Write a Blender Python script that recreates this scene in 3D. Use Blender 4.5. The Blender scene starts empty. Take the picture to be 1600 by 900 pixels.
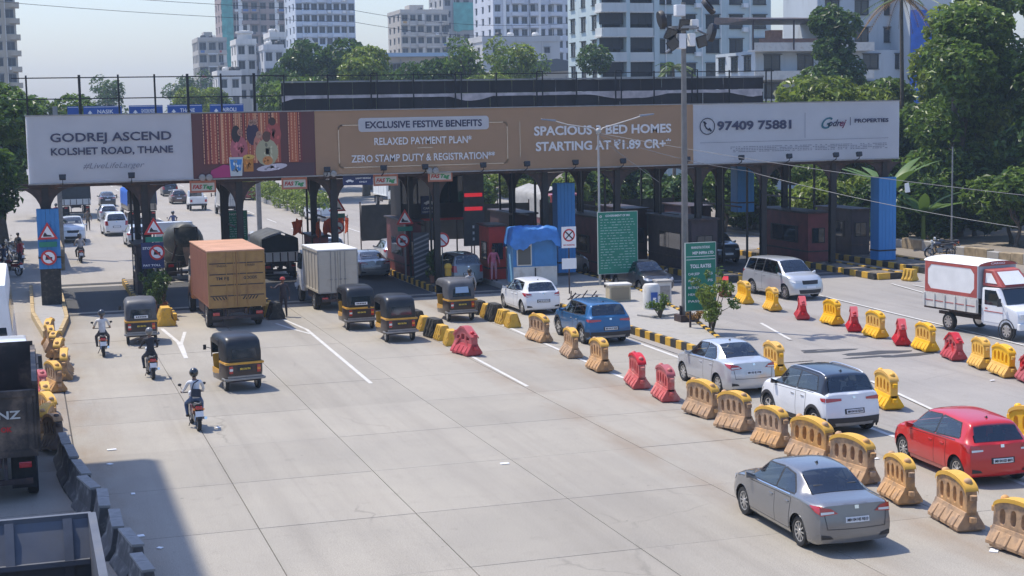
import bpy, bmesh, math, random
from mathutils import Vector, Matrix, noise as mnoise
random.seed(7)
S = bpy.context.scene
COL = S.collection
PI = math.pi
R = math.radians

# ------------------------------------------------------------------ camera
EYE = Vector((0, 0, 8.75))
cam = bpy.data.cameras.new('camera')
cam.sensor_width = 36.0
cam.lens = 36.0 * 2420 / 1600
cam.clip_start = 0.3
cam.clip_end = 6000
camo = bpy.data.objects.new('camera', cam)
COL.objects.link(camo)
camo.matrix_world = Matrix(((0.9533, 0.0515, -0.2975, EYE.x), (-0.3013, 0.1007, -0.9482, EYE.y),
                            (-0.0189, 0.9936, 0.1115, EYE.z), (0, 0, 0, 1)))
S.camera = camo

# ------------------------------------------------------------------ light
SHADOW = Vector((0.32, -0.39, -1.0))          # where a shadow falls, per metre of height
sd = -SHADOW.normalized()
EL = math.asin(sd.z)
AZ = math.atan2(sd.x, sd.y)
W = bpy.data.worlds.new('World')
S.world = W
W.use_nodes = True
wn = W.node_tree
wn.nodes.clear()
sky = wn.nodes.new('ShaderNodeTexSky')
sky.sky_type = 'NISHITA'
sky.sun_disc = False
sky.sun_elevation = EL
sky.sun_rotation = AZ
sky.air_density = 1.5
sky.dust_density = 1.35
sky.ozone_density = 7.0
bg = wn.nodes.new('ShaderNodeBackground')
bg.inputs['Strength'].default_value = 0.15
wo = wn.nodes.new('ShaderNodeOutputWorld')
tint = wn.nodes.new('ShaderNodeMix')
tint.data_type = 'RGBA'
tint.blend_type = 'MULTIPLY'
tint.inputs[0].default_value = 1.0
tint.inputs[7].default_value = (0.98, 0.96, 1.11, 1)
wn.links.new(sky.outputs[0], tint.inputs[6])
wn.links.new(tint.outputs[2], bg.inputs[0])
wn.links.new(bg.outputs[0], wo.inputs[0])
sl = bpy.data.lights.new('sun', 'SUN')
sl.energy = 3.95
sl.angle = R(0.55)
sl.color = (1.0, 0.93, 0.80)
so = bpy.data.objects.new('sun', sl)
COL.objects.link(so)
so.rotation_euler = SHADOW.to_track_quat('-Z', 'Y').to_euler()
S.view_settings.view_transform = 'Standard'
S.view_settings.look = 'None'
S.view_settings.exposure = 0.36
S.view_settings.gamma = 1.0
S.view_settings.use_curve_mapping = False
S.cycles.max_bounces = 6
S.cycles.diffuse_bounces = 3
S.cycles.glossy_bounces = 3
S.cycles.transparent_max_bounces = 6
S.cycles.volume_bounces = 0
S.cycles.use_denoising = True

# ------------------------------------------------------------------ helpers
def lin(r, g, b):
    f = lambda v: (v / 255 / 12.92) if v / 255 <= 0.04045 else ((v / 255 + 0.055) / 1.055) ** 2.4
    return (f(r), f(g), f(b))

MATS = {}
def mat(name, col, rough=0.6, metal=0.0, var=0.0, scale=3.0, bump=0.0, coat=0.0, spec=0.5, col2=None,
        scale2=None, thr=0.55, emit=None, translucent=0.0, island=0.0, streak=False, objvar=0.0):
    """base colour + optional value noise (var), a second patchy colour (col2), bump and coat"""
    if name in MATS:
        return MATS[name]
    m = bpy.data.materials.new(name)
    MATS[name] = m
    m.use_nodes = True
    t = m.node_tree
    n, l = t.nodes, t.links
    p = n['Principled BSDF']
    p.inputs['Roughness'].default_value = rough
    p.inputs['Metallic'].default_value = metal
    p.inputs['Specular IOR Level'].default_value = spec
    p.inputs['Coat Weight'].default_value = coat
    p.inputs['Coat Roughness'].default_value = 0.06
    c = n.new('ShaderNodeRGB')
    c.outputs[0].default_value = (*col, 1)
    out = c.outputs[0]
    co = None
    if var or col2 or bump:
        tc = n.new('ShaderNodeTexCoord')
        co = tc.outputs['Object']
        if streak:
            mp = n.new('ShaderNodeMapping')
            mp.inputs['Scale'].default_value = (1, 1, 0.15)
            l.new(co, mp.inputs[0])
            co = mp.outputs[0]
    if col2:
        nz = n.new('ShaderNodeTexNoise')
        nz.inputs['Scale'].default_value = scale2 or scale
        nz.inputs['Detail'].default_value = 6
        nz.inputs['Roughness'].default_value = 0.65
        l.new(co, nz.inputs['Vector'])
        rp = n.new('ShaderNodeValToRGB')
        rp.color_ramp.elements[0].position = thr - 0.08
        rp.color_ramp.elements[1].position = thr + 0.12
        l.new(nz.outputs[0], rp.inputs[0])
        mx = n.new('ShaderNodeMix')
        mx.data_type = 'RGBA'
        l.new(rp.outputs[0], mx.inputs[0])
        l.new(out, mx.inputs[6])
        mx.inputs[7].default_value = (*col2, 1)
        out = mx.outputs[2]
    if var or island:
        hv = n.new('ShaderNodeHueSaturation')
        l.new(out, hv.inputs['Color'])
        if island:
            g = n.new('ShaderNodeNewGeometry')
            mr = n.new('ShaderNodeMapRange')
            l.new(g.outputs['Random Per Island'], mr.inputs[0])
        else:
            nz = n.new('ShaderNodeTexNoise')
            nz.inputs['Scale'].default_value = scale
            nz.inputs['Detail'].default_value = 5
            l.new(co, nz.inputs['Vector'])
            mr = n.new('ShaderNodeMapRange')
            mr.inputs[1].default_value = 0.3
            mr.inputs[2].default_value = 0.7
            l.new(nz.outputs[0], mr.inputs[0])
        v = island or var
        mr.inputs[3].default_value = 1 - v
        mr.inputs[4].default_value = 1 + v
        l.new(mr.outputs[0], hv.inputs['Value'])
        out = hv.outputs[0]
    if objvar:
        hv = n.new('ShaderNodeHueSaturation')
        oi = n.new('ShaderNodeObjectInfo')
        mr = n.new('ShaderNodeMapRange')
        mr.inputs[3].default_value, mr.inputs[4].default_value = 1 - objvar, 1 + objvar * .6
        l.new(oi.outputs['Random'], mr.inputs[0])
        l.new(mr.outputs[0], hv.inputs['Value'])
        l.new(mr.outputs[0], hv.inputs['Saturation'])
        l.new(out, hv.inputs['Color'])
        out = hv.outputs[0]
    l.new(out, p.inputs['Base Color'])
    if bump:
        nb = n.new('ShaderNodeTexNoise')
        nb.inputs['Scale'].default_value = scale * 4
        nb.inputs['Detail'].default_value = 4
        l.new(co, nb.inputs['Vector'])
        bp = n.new('ShaderNodeBump')
        bp.inputs['Strength'].default_value = bump
        bp.inputs['Distance'].default_value = 0.02
        l.new(nb.outputs[0], bp.inputs['Height'])
        l.new(bp.outputs[0], p.inputs['Normal'])
    if emit:
        p.inputs['Emission Color'].default_value = (*emit[0], 1)
        p.inputs['Emission Strength'].default_value = emit[1]
    if translucent:
        tr = n.new('ShaderNodeBsdfTranslucent')
        l.new(out, tr.inputs[0])
        ms = n.new('ShaderNodeMixShader')
        ms.inputs[0].default_value = translucent
        l.new(p.outputs[0], ms.inputs[1])
        l.new(tr.outputs[0], ms.inputs[2])
        l.new(ms.outputs[0], n['Material Output'].inputs[0])
    return m

class MB:
    """collects shapes and links them as ONE mesh object"""
    def __init__(s):
        s.v, s.f, s.m = [], [], []
        s.cur = 0
    def add(s, vs, fs):
        o = len(s.v)
        s.v += [tuple(v) for v in vs]
        for f in fs:
            s.f.append(tuple(i + o for i in f))
            s.m.append(s.cur)
        return s
    def box(s, x0, x1, y0, y1, z0, z1):
        return s.add([(x0, y0, z0), (x1, y0, z0), (x1, y1, z0), (x0, y1, z0), (x0, y0, z1), (x1, y0, z1), (x1, y1, z1), (x0, y1, z1)],
                     [(0, 3, 2, 1), (4, 5, 6, 7), (0, 1, 5, 4), (1, 2, 6, 5), (2, 3, 7, 6), (3, 0, 4, 7)])
    def hexa(s, p):
        return s.add(p, [(0, 3, 2, 1), (4, 5, 6, 7), (0, 1, 5, 4), (1, 2, 6, 5), (2, 3, 7, 6), (3, 0, 4, 7)])
    def bar(s, a, b, w, h=None):
        """square bar between two points"""
        a, b = Vector(a), Vector(b)
        h = h or w
        d = (b - a).normalized()
        up = Vector((0, 0, 1)) if abs(d.z) < 0.95 else Vector((0, 1, 0))
        x = d.cross(up).normalized() * w / 2
        y = x.cross(d).normalized() * h / 2
        return s.hexa([a - x - y, a + x - y, a + x + y, a - x + y, b - x - y, b + x - y, b + x + y, b - x + y])
    def tube(s, pts, r, n=8, cap=True):
        pts = [Vector(p) for p in pts]
        rs = r if isinstance(r, (list, tuple)) else [r] * len(pts)
        vs, fs = [], []
        px = None
        for i, p in enumerate(pts):
            d = (pts[min(i + 1, len(pts) - 1)] - pts[max(i - 1, 0)]).normalized()
            up = Vector((0, 0, 1)) if abs(d.z) < 0.95 else Vector((1, 0, 0))
            x = d.cross(up).normalized()
            if px is not None and abs(d.dot(px)) < 0.9:
                x = (px - d * d.dot(px)).normalized()
            px = x
            y = x.cross(d).normalized()
            for k in range(n):
                a = 2 * PI * k / n
                vs.append(p + (x * math.cos(a) + y * math.sin(a)) * rs[i])
        for i in range(len(pts) - 1):
            for k in range(n):
                k2 = (k + 1) % n
                fs.append((i * n + k, i * n + k2, (i + 1) * n + k2, (i + 1) * n + k))
        if cap:
            fs.append(tuple(range(n))[::-1])
            fs.append(tuple((len(pts) - 1) * n + k for k in range(n)))
        return s.add(vs, fs)
    def lathe(s, prof, c=(0, 0, 0), axis='Z', n=16, cap=True):
        """prof: (radius, height) pairs"""
        c = Vector(c)
        vs, fs = [], []
        for r, h in prof:
            for k in range(n):
                a = 2 * PI * k / n
                p = Vector((r * math.cos(a), r * math.sin(a), h))
                if axis == 'X':
                    p = Vector((p.z, p.x, p.y))
                elif axis == 'Y':
                    p = Vector((p.y, p.z, p.x))
                vs.append(c + p)
        for i in range(len(prof) - 1):
            for k in range(n):
                k2 = (k + 1) % n
                fs.append((i * n + k, i * n + k2, (i + 1) * n + k2, (i + 1) * n + k))
        if cap and prof[0][0] > 1e-4:
            fs.append(tuple(range(n))[::-1])
        if cap and prof[-1][0] > 1e-4:
            fs.append(tuple((len(prof) - 1) * n + k for k in range(n)))
        return s.add(vs, fs)
    def ball(s, c, rx, ry=None, rz=None, n=10, m=6):
        ry, rz = ry or rx, rz or rx
        vs, fs = [], []
        for i in range(m + 1):
            t = PI * i / m - PI / 2
            for k in range(n):
                a = 2 * PI * k / n
                vs.append((c[0] + rx * math.cos(t) * math.cos(a), c[1] + ry * math.cos(t) * math.sin(a), c[2] + rz * math.sin(t)))
        for i in range(m):
            for k in range(n):
                k2 = (k + 1) % n
                fs.append((i * n + k, i * n + k2, (i + 1) * n + k2, (i + 1) * n + k))
        return s.add(vs, fs)
    def prism(s, poly, d0, d1, axis='Y'):
        """2-D outline pushed along an axis: X -> (y,z), Y -> (x,z), Z -> (x,y)"""
        n = len(poly)
        def P(p, d):
            return (d, p[0], p[1]) if axis == 'X' else (p[0], d, p[1]) if axis == 'Y' else (p[0], p[1], d)
        vs = [P(p, d0) for p in poly] + [P(p, d1) for p in poly]
        fs = [tuple(range(n)), tuple(range(2 * n - 1, n - 1, -1))] + [(i, i + n, (i + 1) % n + n, (i + 1) % n) for i in range(n)]
        return s.add(vs, fs)
    def quad(s, a, b, c, d):
        return s.add([a, b, c, d], [(0, 1, 2, 3)])
    def grid(s, rows):
        nr, nc = len(rows), len(rows[0])
        return s.add([p for r in rows for p in r],
                     [(i * nc + j, i * nc + j + 1, (i + 1) * nc + j + 1, (i + 1) * nc + j) for i in range(nr - 1) for j in range(nc - 1)])
    def mesh(s, name, mats, smooth=None, bevel=0.0, fix=True):
        me = bpy.data.meshes.new(name)
        me.from_pydata(s.v, [], s.f)
        mats = mats if isinstance(mats, (list, tuple)) else [mats]
        for m in mats:
            me.materials.append(m)
        if len(mats) > 1:
            me.polygons.foreach_set('material_index', s.m)
        if fix or bevel:
            bm = bmesh.new()
            bm.from_mesh(me)
            if fix:
                bmesh.ops.remove_doubles(bm, verts=bm.verts, dist=1e-5)
                bmesh.ops.recalc_face_normals(bm, faces=bm.faces)
            if bevel:
                es = [e for e in bm.edges if len(e.link_faces) == 2 and e.calc_face_angle(0) > 0.6]
                bmesh.ops.bevel(bm, geom=es, offset=bevel, segments=2, profile=0.6, affect='EDGES', clamp_overlap=True)
            bm.to_mesh(me)
            bm.free()
        if smooth is not None:
            me.shade_smooth()
            me.set_sharp_from_angle(angle=R(smooth))
        me.update()
        return me
    def build(s, name, mats, parent=None, smooth=None, bevel=0.0, loc=None, fix=True):
        return link(name, s.mesh(name, mats, smooth, bevel, fix), parent, loc)

def link(name, me, parent=None, loc=None, rz=0.0):
    o = bpy.data.objects.new(name, me)
    COL.objects.link(o)
    if parent is not None:
        o.parent = parent
        KIDS.setdefault(parent, []).append(o)
    if loc is not None:
        o.location = loc
    if rz:
        o.rotation_euler = (0, 0, rz)
    return o

KIDS = {}
def tag(o, label=None, cat=None, group=None, kind=None):
    for k, v in (('label', label), ('category', cat), ('group', group), ('kind', kind)):
        if v:
            o[k] = v
    return o
def thing(name, label, cat, loc=(0, 0, 0), rz=0.0, group=None):
    o = bpy.data.objects.new(name, None)
    COL.objects.link(o)
    o.empty_display_size = 0.1
    o.location = loc
    o.rotation_euler = (0, 0, rz)
    return tag(o, label, cat, group)
def copy_tree(o, parent=None):
    c = o.copy()
    COL.objects.link(c)
    if parent is not None:
        c.parent = parent
        KIDS.setdefault(parent, []).append(c)
    for ch in KIDS.get(o, []):
        copy_tree(ch, c)
    return c
def dup(o, loc, rz=0.0, label=None, group=None, scale=None):
    c = copy_tree(o)
    c.location = loc
    c.rotation_euler = (0, 0, rz)
    if scale:
        c.scale = scale
    return tag(c, label, None, group)
def structure(o):
    o['kind'] = 'structure'
    return o

FONT = None
def text(name, body, size, m, parent, loc, rot=(PI / 2, 0, 0), width=None, align='LEFT', shear=0.0, thick=0.0, space=1.0):
    """flat printed lettering, turned into a mesh; width fits the line to a length in metres"""
    cu = bpy.data.curves.new(name, 'FONT')
    cu.body = body
    cu.size = size
    cu.align_x = align
    cu.shear = shear
    cu.resolution_u = 3
    cu.offset = thick
    cu.space_character = space
    cu.extrude = 0.002
    tmp = bpy.data.objects.new(name, cu)
    COL.objects.link(tmp)
    dg = bpy.context.evaluated_depsgraph_get()
    me = bpy.data.meshes.new_from_object(tmp.evaluated_get(dg))
    bpy.data.objects.remove(tmp)
    me.name = name
    me.materials.clear()
    me.materials.append(m)
    xs = [v.co.x for v in me.vertices]
    if xs and width:
        k = width / (max(xs) - min(xs))
        off = min(xs) if align == 'LEFT' else 0
        for v in me.vertices:
            v.co.x = (v.co.x - off) * k
    o = link(name, me, parent, loc)
    o.rotation_euler = rot
    return o
# ------------------------------------------------------------------ materials
M = dict(
    black_metal=mat('black_metal', (0.018, 0.018, 0.021), 0.45, 0.3, var=0.25, scale=4),
    dark_steel=mat('dark_steel', (0.05, 0.034, 0.034), 0.55, 0.2, var=0.3, scale=3, col2=(0.10, 0.05, 0.03), thr=0.6),
    grey_metal=mat('grey_metal', (0.28, 0.28, 0.28), 0.45, 0.6, var=0.15, scale=5),
    silver=mat('silver', (0.62, 0.62, 0.62), 0.28, 0.9),
    chrome=mat('chrome', (0.75, 0.75, 0.76), 0.12, 1.0),
    rubber=mat('rubber', (0.022, 0.021, 0.02), 0.85, var=0.3, scale=9),
    plastic_black=mat('plastic_black', (0.025, 0.025, 0.027), 0.55),
    glass=mat('glass', (0.016, 0.026, 0.033), 0.05, spec=0.95),
    plate_white=mat('plate_white', (0.75, 0.75, 0.75), 0.4),
    plate_yellow=mat('plate_yellow', (0.72, 0.50, 0.05), 0.4),
    ink=mat('ink', (0.02, 0.02, 0.025), 0.6),
    lamp_red=mat('lamp_red', (0.42, 0.012, 0.014), 0.12, spec=0.8, coat=0.6),
    lamp_clear=mat('lamp_clear', (0.70, 0.70, 0.68), 0.1, spec=0.8, coat=0.6),
    lamp_orange=mat('lamp_orange', (0.75, 0.22, 0.02), 0.2, coat=0.4),
    white_paint=mat('white_paint', (0.78, 0.78, 0.76), 0.5, var=0.06, scale=2),
    dirty_white=mat('dirty_white', (0.62, 0.60, 0.55), 0.6, var=0.15, scale=2, col2=(0.38, 0.33, 0.27), thr=0.62),
    yellow_paint=mat('yellow_paint', (0.62, 0.36, 0.035), 0.65, var=0.2, scale=6, col2=(0.30, 0.19, 0.08), thr=0.6, bump=0.25),
    black_paint=mat('black_paint', (0.03, 0.028, 0.024), 0.7, var=0.3, scale=6, col2=(0.10, 0.085, 0.065), thr=0.62, bump=0.25),
    blue_sheet=mat('blue_sheet', (0.040, 0.215, 0.50), 0.5, var=0.12, scale=1.2, streak=True, col2=(0.14, 0.26, 0.42), thr=0.68),
    maroon=mat('maroon', (0.15, 0.032, 0.034), 0.55, var=0.25, scale=2),
    sign_green=mat('sign_green', (0.008, 0.19, 0.125), 0.45, var=0.1, scale=1.5),
    sign_blue=mat('sign_blue', (0.018, 0.085, 0.34), 0.45, var=0.1, scale=1.5),
    sign_navy=mat('sign_navy', (0.022, 0.036, 0.12), 0.5, var=0.1),
    sign_red=mat('sign_red', (0.55, 0.03, 0.03), 0.45),
    sign_white=mat('sign_white', (0.80, 0.80, 0.80), 0.45),
    concrete=mat('concrete', (0.34, 0.32, 0.29), 0.9, var=0.15, scale=2.5, bump=0.3, col2=(0.24, 0.22, 0.19), thr=0.6),
    soil=mat('soil', (0.14, 0.11, 0.08), 0.95, var=0.3, scale=3, bump=0.6, col2=(0.22, 0.19, 0.15)),
    bark=mat('bark', (0.11, 0.085, 0.06), 0.9, var=0.3, scale=5, bump=0.6),
    leaf_dark=mat('leaf_dark', (0.068, 0.120, 0.022), 0.40, spec=0.55, island=0.6, translucent=0.4),
    leaf_mid=mat('leaf_mid', (0.115, 0.180, 0.028), 0.40, spec=0.55, island=0.55, translucent=0.45),
    leaf_light=mat('leaf_light', (0.18, 0.235, 0.036), 0.40, spec=0.55, island=0.5, translucent=0.45),
    leaf_palm=mat('leaf_palm', (0.10, 0.17, 0.03), 0.45, island=0.35, translucent=0.3),
    leaf_dry=mat('leaf_dry', (0.27, 0.15, 0.035), 0.7, island=0.35, translucent=0.2),
    skin=mat('skin', (0.25, 0.13, 0.08), 0.55),
    hair=mat('hair', (0.012, 0.010, 0.009), 0.5),
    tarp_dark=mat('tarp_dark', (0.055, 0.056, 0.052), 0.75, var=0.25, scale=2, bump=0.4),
    tarp_blue=mat('tarp_blue', (0.02, 0.13, 0.55), 0.42, var=0.15, scale=2, translucent=0.15),
    canvas_black=mat('canvas_black', (0.016, 0.017, 0.019), 0.36, var=0.2, scale=3),
)

def car_glass():
    m = bpy.data.materials.new('car_glass')
    m.use_nodes = True
    n, l = m.node_tree.nodes, m.node_tree.links
    n.clear()
    tr = n.new('ShaderNodeBsdfTransparent')
    tr.inputs[0].default_value = (0.50, 0.57, 0.59, 1)
    gl = n.new('ShaderNodeBsdfGlossy')
    gl.inputs['Roughness'].default_value = 0.04
    fr = n.new('ShaderNodeFresnel')
    fr.inputs[0].default_value = 1.55
    ad = n.new('ShaderNodeMath')
    ad.inputs[1].default_value = 0.10
    mx = n.new('ShaderNodeMixShader')
    o = n.new('ShaderNodeOutputMaterial')
    l.new(fr.outputs[0], ad.inputs[0])
    l.new(ad.outputs[0], mx.inputs[0])
    l.new(tr.outputs[0], mx.inputs[1])
    l.new(gl.outputs[0], mx.inputs[2])
    l.new(mx.outputs[0], o.inputs[0])
    return m
M['car_glass'] = car_glass()
# ------------------------------------------------------------------ the ground
def road_mat(name, base, patch, stain, size=1.0, groove=0.26, dust=False):
    """worn concrete: broad patches, tyre streaks along the road, fine grain, dark stains"""
    m = bpy.data.materials.new(name)
    m.use_nodes = True
    t = m.node_tree
    n, l = t.nodes, t.links
    p = n['Principled BSDF']
    p.inputs['Roughness'].default_value = 0.82
    p.inputs['Specular IOR Level'].default_value = 0.35
    geo = n.new('ShaderNodeNewGeometry')
    def nz(scale, detail=6, sx=1.0, sy=1.0):
        mp = n.new('ShaderNodeMapping')
        mp.inputs['Scale'].default_value = (sx, sy, 1)
        l.new(geo.outputs['Position'], mp.inputs[0])
        q = n.new('ShaderNodeTexNoise')
        q.inputs['Scale'].default_value = scale
        q.inputs['Detail'].default_value = detail
        q.inputs['Roughness'].default_value = 0.62
        l.new(mp.outputs[0], q.inputs['Vector'])
        return q.outputs[0]
    def ramp(src, a, b, va=0.0, vb=1.0):
        r = n.new('ShaderNodeMapRange')
        r.inputs[1].default_value, r.inputs[2].default_value = a, b
        r.inputs[3].default_value, r.inputs[4].default_value = va, vb
        l.new(src, r.inputs[0])
        return r.outputs[0]
    def mix(fac, a, b):
        x = n.new('ShaderNodeMix')
        x.data_type = 'RGBA'
        l.new(fac, x.inputs[0])
        if isinstance(a, tuple):
            x.inputs[6].default_value = (*a, 1)
        else:
            l.new(a, x.inputs[6])
        if isinstance(b, tuple):
            x.inputs[7].default_value = (*b, 1)
        else:
            l.new(b, x.inputs[7])
        return x.outputs[2]
    c = mix(ramp(nz(0.22 * size), 0.35, 0.68), base, patch)
    c = mix(ramp(nz(0.5 * size, 5, 1.6, 0.10), 0.48, 0.78, 0, 0.6), c, stain)
    c = mix(ramp(nz(2.3 * size, 8), 0.56, 0.78, 0, 0.6), c, tuple(v * 0.72 for v in base))
    c = mix(ramp(nz(9.0, 3), 0.66, 0.76, 0, 0.5), c, tuple(v * 0.62 for v in base))
    c = mix(ramp(nz(1.1, 3, 1, 1.3), 0.68, 0.80, 0, 0.28), c, tuple(v * 1.2 for v in base))
    # narrow tyre tracks, oil drips, cracks
    c = mix(ramp(nz(0.9 * size, 4, 2.6, 0.035), 0.54, 0.80, 0, 0.30), c, tuple(v * 0.80 for v in stain))
    c = mix(ramp(nz(1.7 * size, 7, 1.0, 0.8), 0.64, 0.74, 0, 0.5), c, tuple(v * 0.66 for v in patch))
    c = mix(ramp(nz(4.2, 2), 0.735, 0.76, 0, 0.75), c, tuple(v * 0.38 for v in base))
    vo = n.new('ShaderNodeTexVoronoi')
    vo.feature = 'DISTANCE_TO_EDGE'
    vo.inputs['Scale'].default_value = 0.17
    wv = n.new('ShaderNodeVectorMath')
    wv.operation = 'MULTIPLY_ADD'
    wv.inputs[1].default_value = (1.1, 1.1, 0)
    wn_ = n.new('ShaderNodeTexNoise')
    wn_.inputs['Scale'].default_value = 0.8
    wn_.inputs['Detail'].default_value = 6
    l.new(geo.outputs['Position'], wn_.inputs['Vector'])
    l.new(wn_.outputs['Color'], wv.inputs[0])
    l.new(geo.outputs['Position'], wv.inputs[2])
    l.new(wv.outputs[0], vo.inputs['Vector'])
    ck = n.new('ShaderNodeMath')
    ck.operation = 'MULTIPLY'
    l.new(ramp(vo.outputs['Distance'], 0.0, 0.006, 1, 0), ck.inputs[0])
    l.new(ramp(nz(0.13, 2), 0.55, 0.6, 0, 0.5), ck.inputs[1])
    c = mix(ck.outputs[0], c, tuple(v * 0.5 for v in base))
    if dust:
        # brown grit lying along the barrier lines and the left edge
        sx = n.new('ShaderNodeSeparateXYZ')
        l.new(geo.outputs['Position'], sx.inputs[0])
        tot = None
        for x0, wd in ((1.2, 1.3), (17.7, 0.9), (15.0, 0.8)):
            d = n.new('ShaderNodeMath')
            d.operation = 'SUBTRACT'
            d.inputs[1].default_value = x0
            l.new(sx.outputs[0], d.inputs[0])
            a = n.new('ShaderNodeMath')
            a.operation = 'ABSOLUTE'
            l.new(d.outputs[0], a.inputs[0])
            q = ramp(a.outputs[0], 0, wd, 1, 0)
            if tot is None:
                tot = q
            else:
                mxx = n.new('ShaderNodeMath')
                mxx.operation = 'MAXIMUM'
                l.new(tot, mxx.inputs[0])
                l.new(q, mxx.inputs[1])
                tot = mxx.outputs[0]
        dm = n.new('ShaderNodeMath')
        dm.operation = 'MULTIPLY'
        l.new(tot, dm.inputs[0])
        l.new(ramp(nz(0.8, 6, 1, 0.35), 0.38, 0.66, 0, 0.9), dm.inputs[1])
        c = mix(dm.outputs[0], c, (0.25, 0.195, 0.14))
    hv = n.new('ShaderNodeHueSaturation')
    oi = n.new('ShaderNodeObjectInfo')
    l.new(ramp(oi.outputs['Random'], 0, 1, 0.95, 1.05), hv.inputs['Value'])
    l.new(c, hv.inputs['Color'])
    g = n.new('ShaderNodeMix')
    g.data_type = 'RGBA'
    g.blend_type = 'MULTIPLY'
    g.inputs[0].default_value = 1
    l.new(hv.outputs[0], g.inputs[6])
    fine = nz(38, 3)
    cmb = n.new('ShaderNodeCombineColor')
    fr = ramp(fine, 0.3, 0.7, 1 - groove, 1 + groove)
    for i in range(3):
        l.new(fr, cmb.inputs[i])
    l.new(cmb.outputs[0], g.inputs[7])
    l.new(g.outputs[2], p.inputs['Base Color'])
    b = n.new('ShaderNodeBump')
    b.inputs['Strength'].default_value = 0.35
    b.inputs['Distance'].default_value = 0.012
    l.new(nz(24, 4), b.inputs['Height'])
    l.new(b.outputs[0], p.inputs['Normal'])
    MATS[name] = m
    return m

m_slab = road_mat('road_concrete', (0.345, 0.312, 0.258), (0.296, 0.270, 0.228), (0.232, 0.206, 0.170), dust=True)
m_slab2 = road_mat('side_lane_concrete', (0.32, 0.285, 0.24), (0.27, 0.24, 0.20), (0.22, 0.18, 0.135), dust=True)
m_right = road_mat('worn_asphalt', (0.320, 0.294, 0.264), (0.272, 0.252, 0.23), (0.20, 0.18, 0.16), 1.2)
m_far = road_mat('far_concrete', (0.335, 0.305, 0.265), (0.295, 0.268, 0.235), (0.24, 0.21, 0.175), 0.6)
m_lane = road_mat('lane_dark', (0.075, 0.074, 0.074), (0.058, 0.058, 0.06), (0.11, 0.10, 0.09), 1.2)
m_dirt = road_mat('roadside_dirt', (0.23, 0.195, 0.155), (0.18, 0.15, 0.115), (0.28, 0.25, 0.21), 1.5, 0.2)
m_joint = mat('joint_filler', (0.085, 0.078, 0.07), 0.95)
m_line = mat('line_paint', (0.56, 0.54, 0.50), 0.7, var=0.1, scale=2, col2=(0.40, 0.37, 0.33), scale2=5, thr=0.6, bump=0.2)

def sheet(name, x0, x1, y0, y1, z, m, parent=None):
    return MB().quad((x0, y0, z), (x1, y0, z), (x1, y1, z), (x0, y1, z)).build(name, m, parent, fix=False)

structure(sheet('ground', -1450, 1450, -650, 1550, -0.09, m_dirt))
road = structure(sheet('road', -8.0, 22.2, -20, 76.6, -0.03, m_joint))
# concrete slabs with open joints: one object each
XS = [0.95, 4.46, 7.93, 11.5, 15.08, 18.62, 22.17]
YS = [19.5 + 4.4 * k for k in range(14)]
jit = random.Random(3)
slab_me = {}
def slab_mesh(w, d, m):
    k = (round(w, 2), round(d, 2), m.name)
    if k not in slab_me:
        slab_me[k] = MB().box(0.006, w - 0.012, 0.006, d - 0.009, -0.08, 0.0).mesh('concrete_slab', m, bevel=0.006)
    return slab_me[k]
YS = YS[:-1] + [76.6]
for i in range(6):
    for j in range(len(YS) - 1):
        o = link('concrete_slab', slab_mesh(XS[i + 1] - XS[i], YS[j + 1] - YS[j], m_slab), road, (XS[i], YS[j], jit.uniform(-0.004, 0.002)))
XL = [-7.5, -3.4, 0.35]
for i in range(2):
    for j in range(len(YS) - 1):
        link('concrete_slab', slab_mesh(XL[i + 1] - XL[i] if i == 0 else 4.33, YS[j + 1] - YS[j], m_slab2), road, (XL[i], YS[j] - 1.3, jit.uniform(-0.004, 0.001)))
structure(sheet('road_shoulder', -8, 23, -30, 18.0, -0.012, m_slab))
structure(sheet('side_road', -7.5, 1.0, 75.4, 420, -0.02, m_far))
structure(sheet('far_road', 1.0, 25.4, 76.6, 900, -0.016, m_far))
structure(sheet('oncoming_road', 22.17, 48.6, -30, 900, -0.024, m_right))
structure(MB().add([(22.3, 47.9, -0.002), (26, 47.9, -0.002), (33, 70, -0.002), (33, 76, -0.002), (22.4, 76, -0.002)], [(0, 1, 2, 3, 4)]).build('central_apron', m_right, fix=False))
# dark pads in the toll lanes and humps across them
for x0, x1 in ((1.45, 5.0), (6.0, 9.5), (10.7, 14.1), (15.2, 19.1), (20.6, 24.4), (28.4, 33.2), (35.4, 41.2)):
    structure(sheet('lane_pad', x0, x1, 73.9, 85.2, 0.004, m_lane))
    mb = MB()
    for yy in (72.9, 86.6):
        rows = [[(x, yy + 0.3 * t, 0.006 + 0.06 * math.cos(t * PI / 2) ** 2) for x in (x0, x1)] for t in (-1, -0.5, 0, 0.5, 1)]
        mb.grid(rows)
    structure(mb.build('speed_hump', m_lane, smooth=60))

# painted lines
def line(pts, w=0.13, z=0.006, name='lane_line'):
    w *= 0.78
    mb = MB()
    L, Rr = [], []
    for i, p in enumerate(pts):
        a = Vector(pts[max(i - 1, 0)])
        b = Vector(pts[min(i + 1, len(pts) - 1)])
        d = (b - a).normalized()
        nrm = Vector((-d.y, d.x)) * w / 2
        L.append((p[0] + nrm.x, p[1] + nrm.y, z))
        Rr.append((p[0] - nrm.x, p[1] - nrm.y, z))
    mb.grid([L, Rr])
    return structure(mb.build(name, m_line, fix=False))
line([(5.28, 66.5), (5.55, 62.0), (5.42, 57.7)], 0.2)
line([(6.1, 65.0), (5.62, 61.6), (5.47, 58.6)], 0.17, 0.009)
line([(10.5, 68.0), (10.95, 63.5), (10.62, 49.6)], 0.17)
line([(10.05, 66.0), (10.5, 63.6), (10.85, 62.2)], 0.17, 0.009)
line([(15.3, 56.5), (15.2, 47.0)], 0.16)
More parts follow.
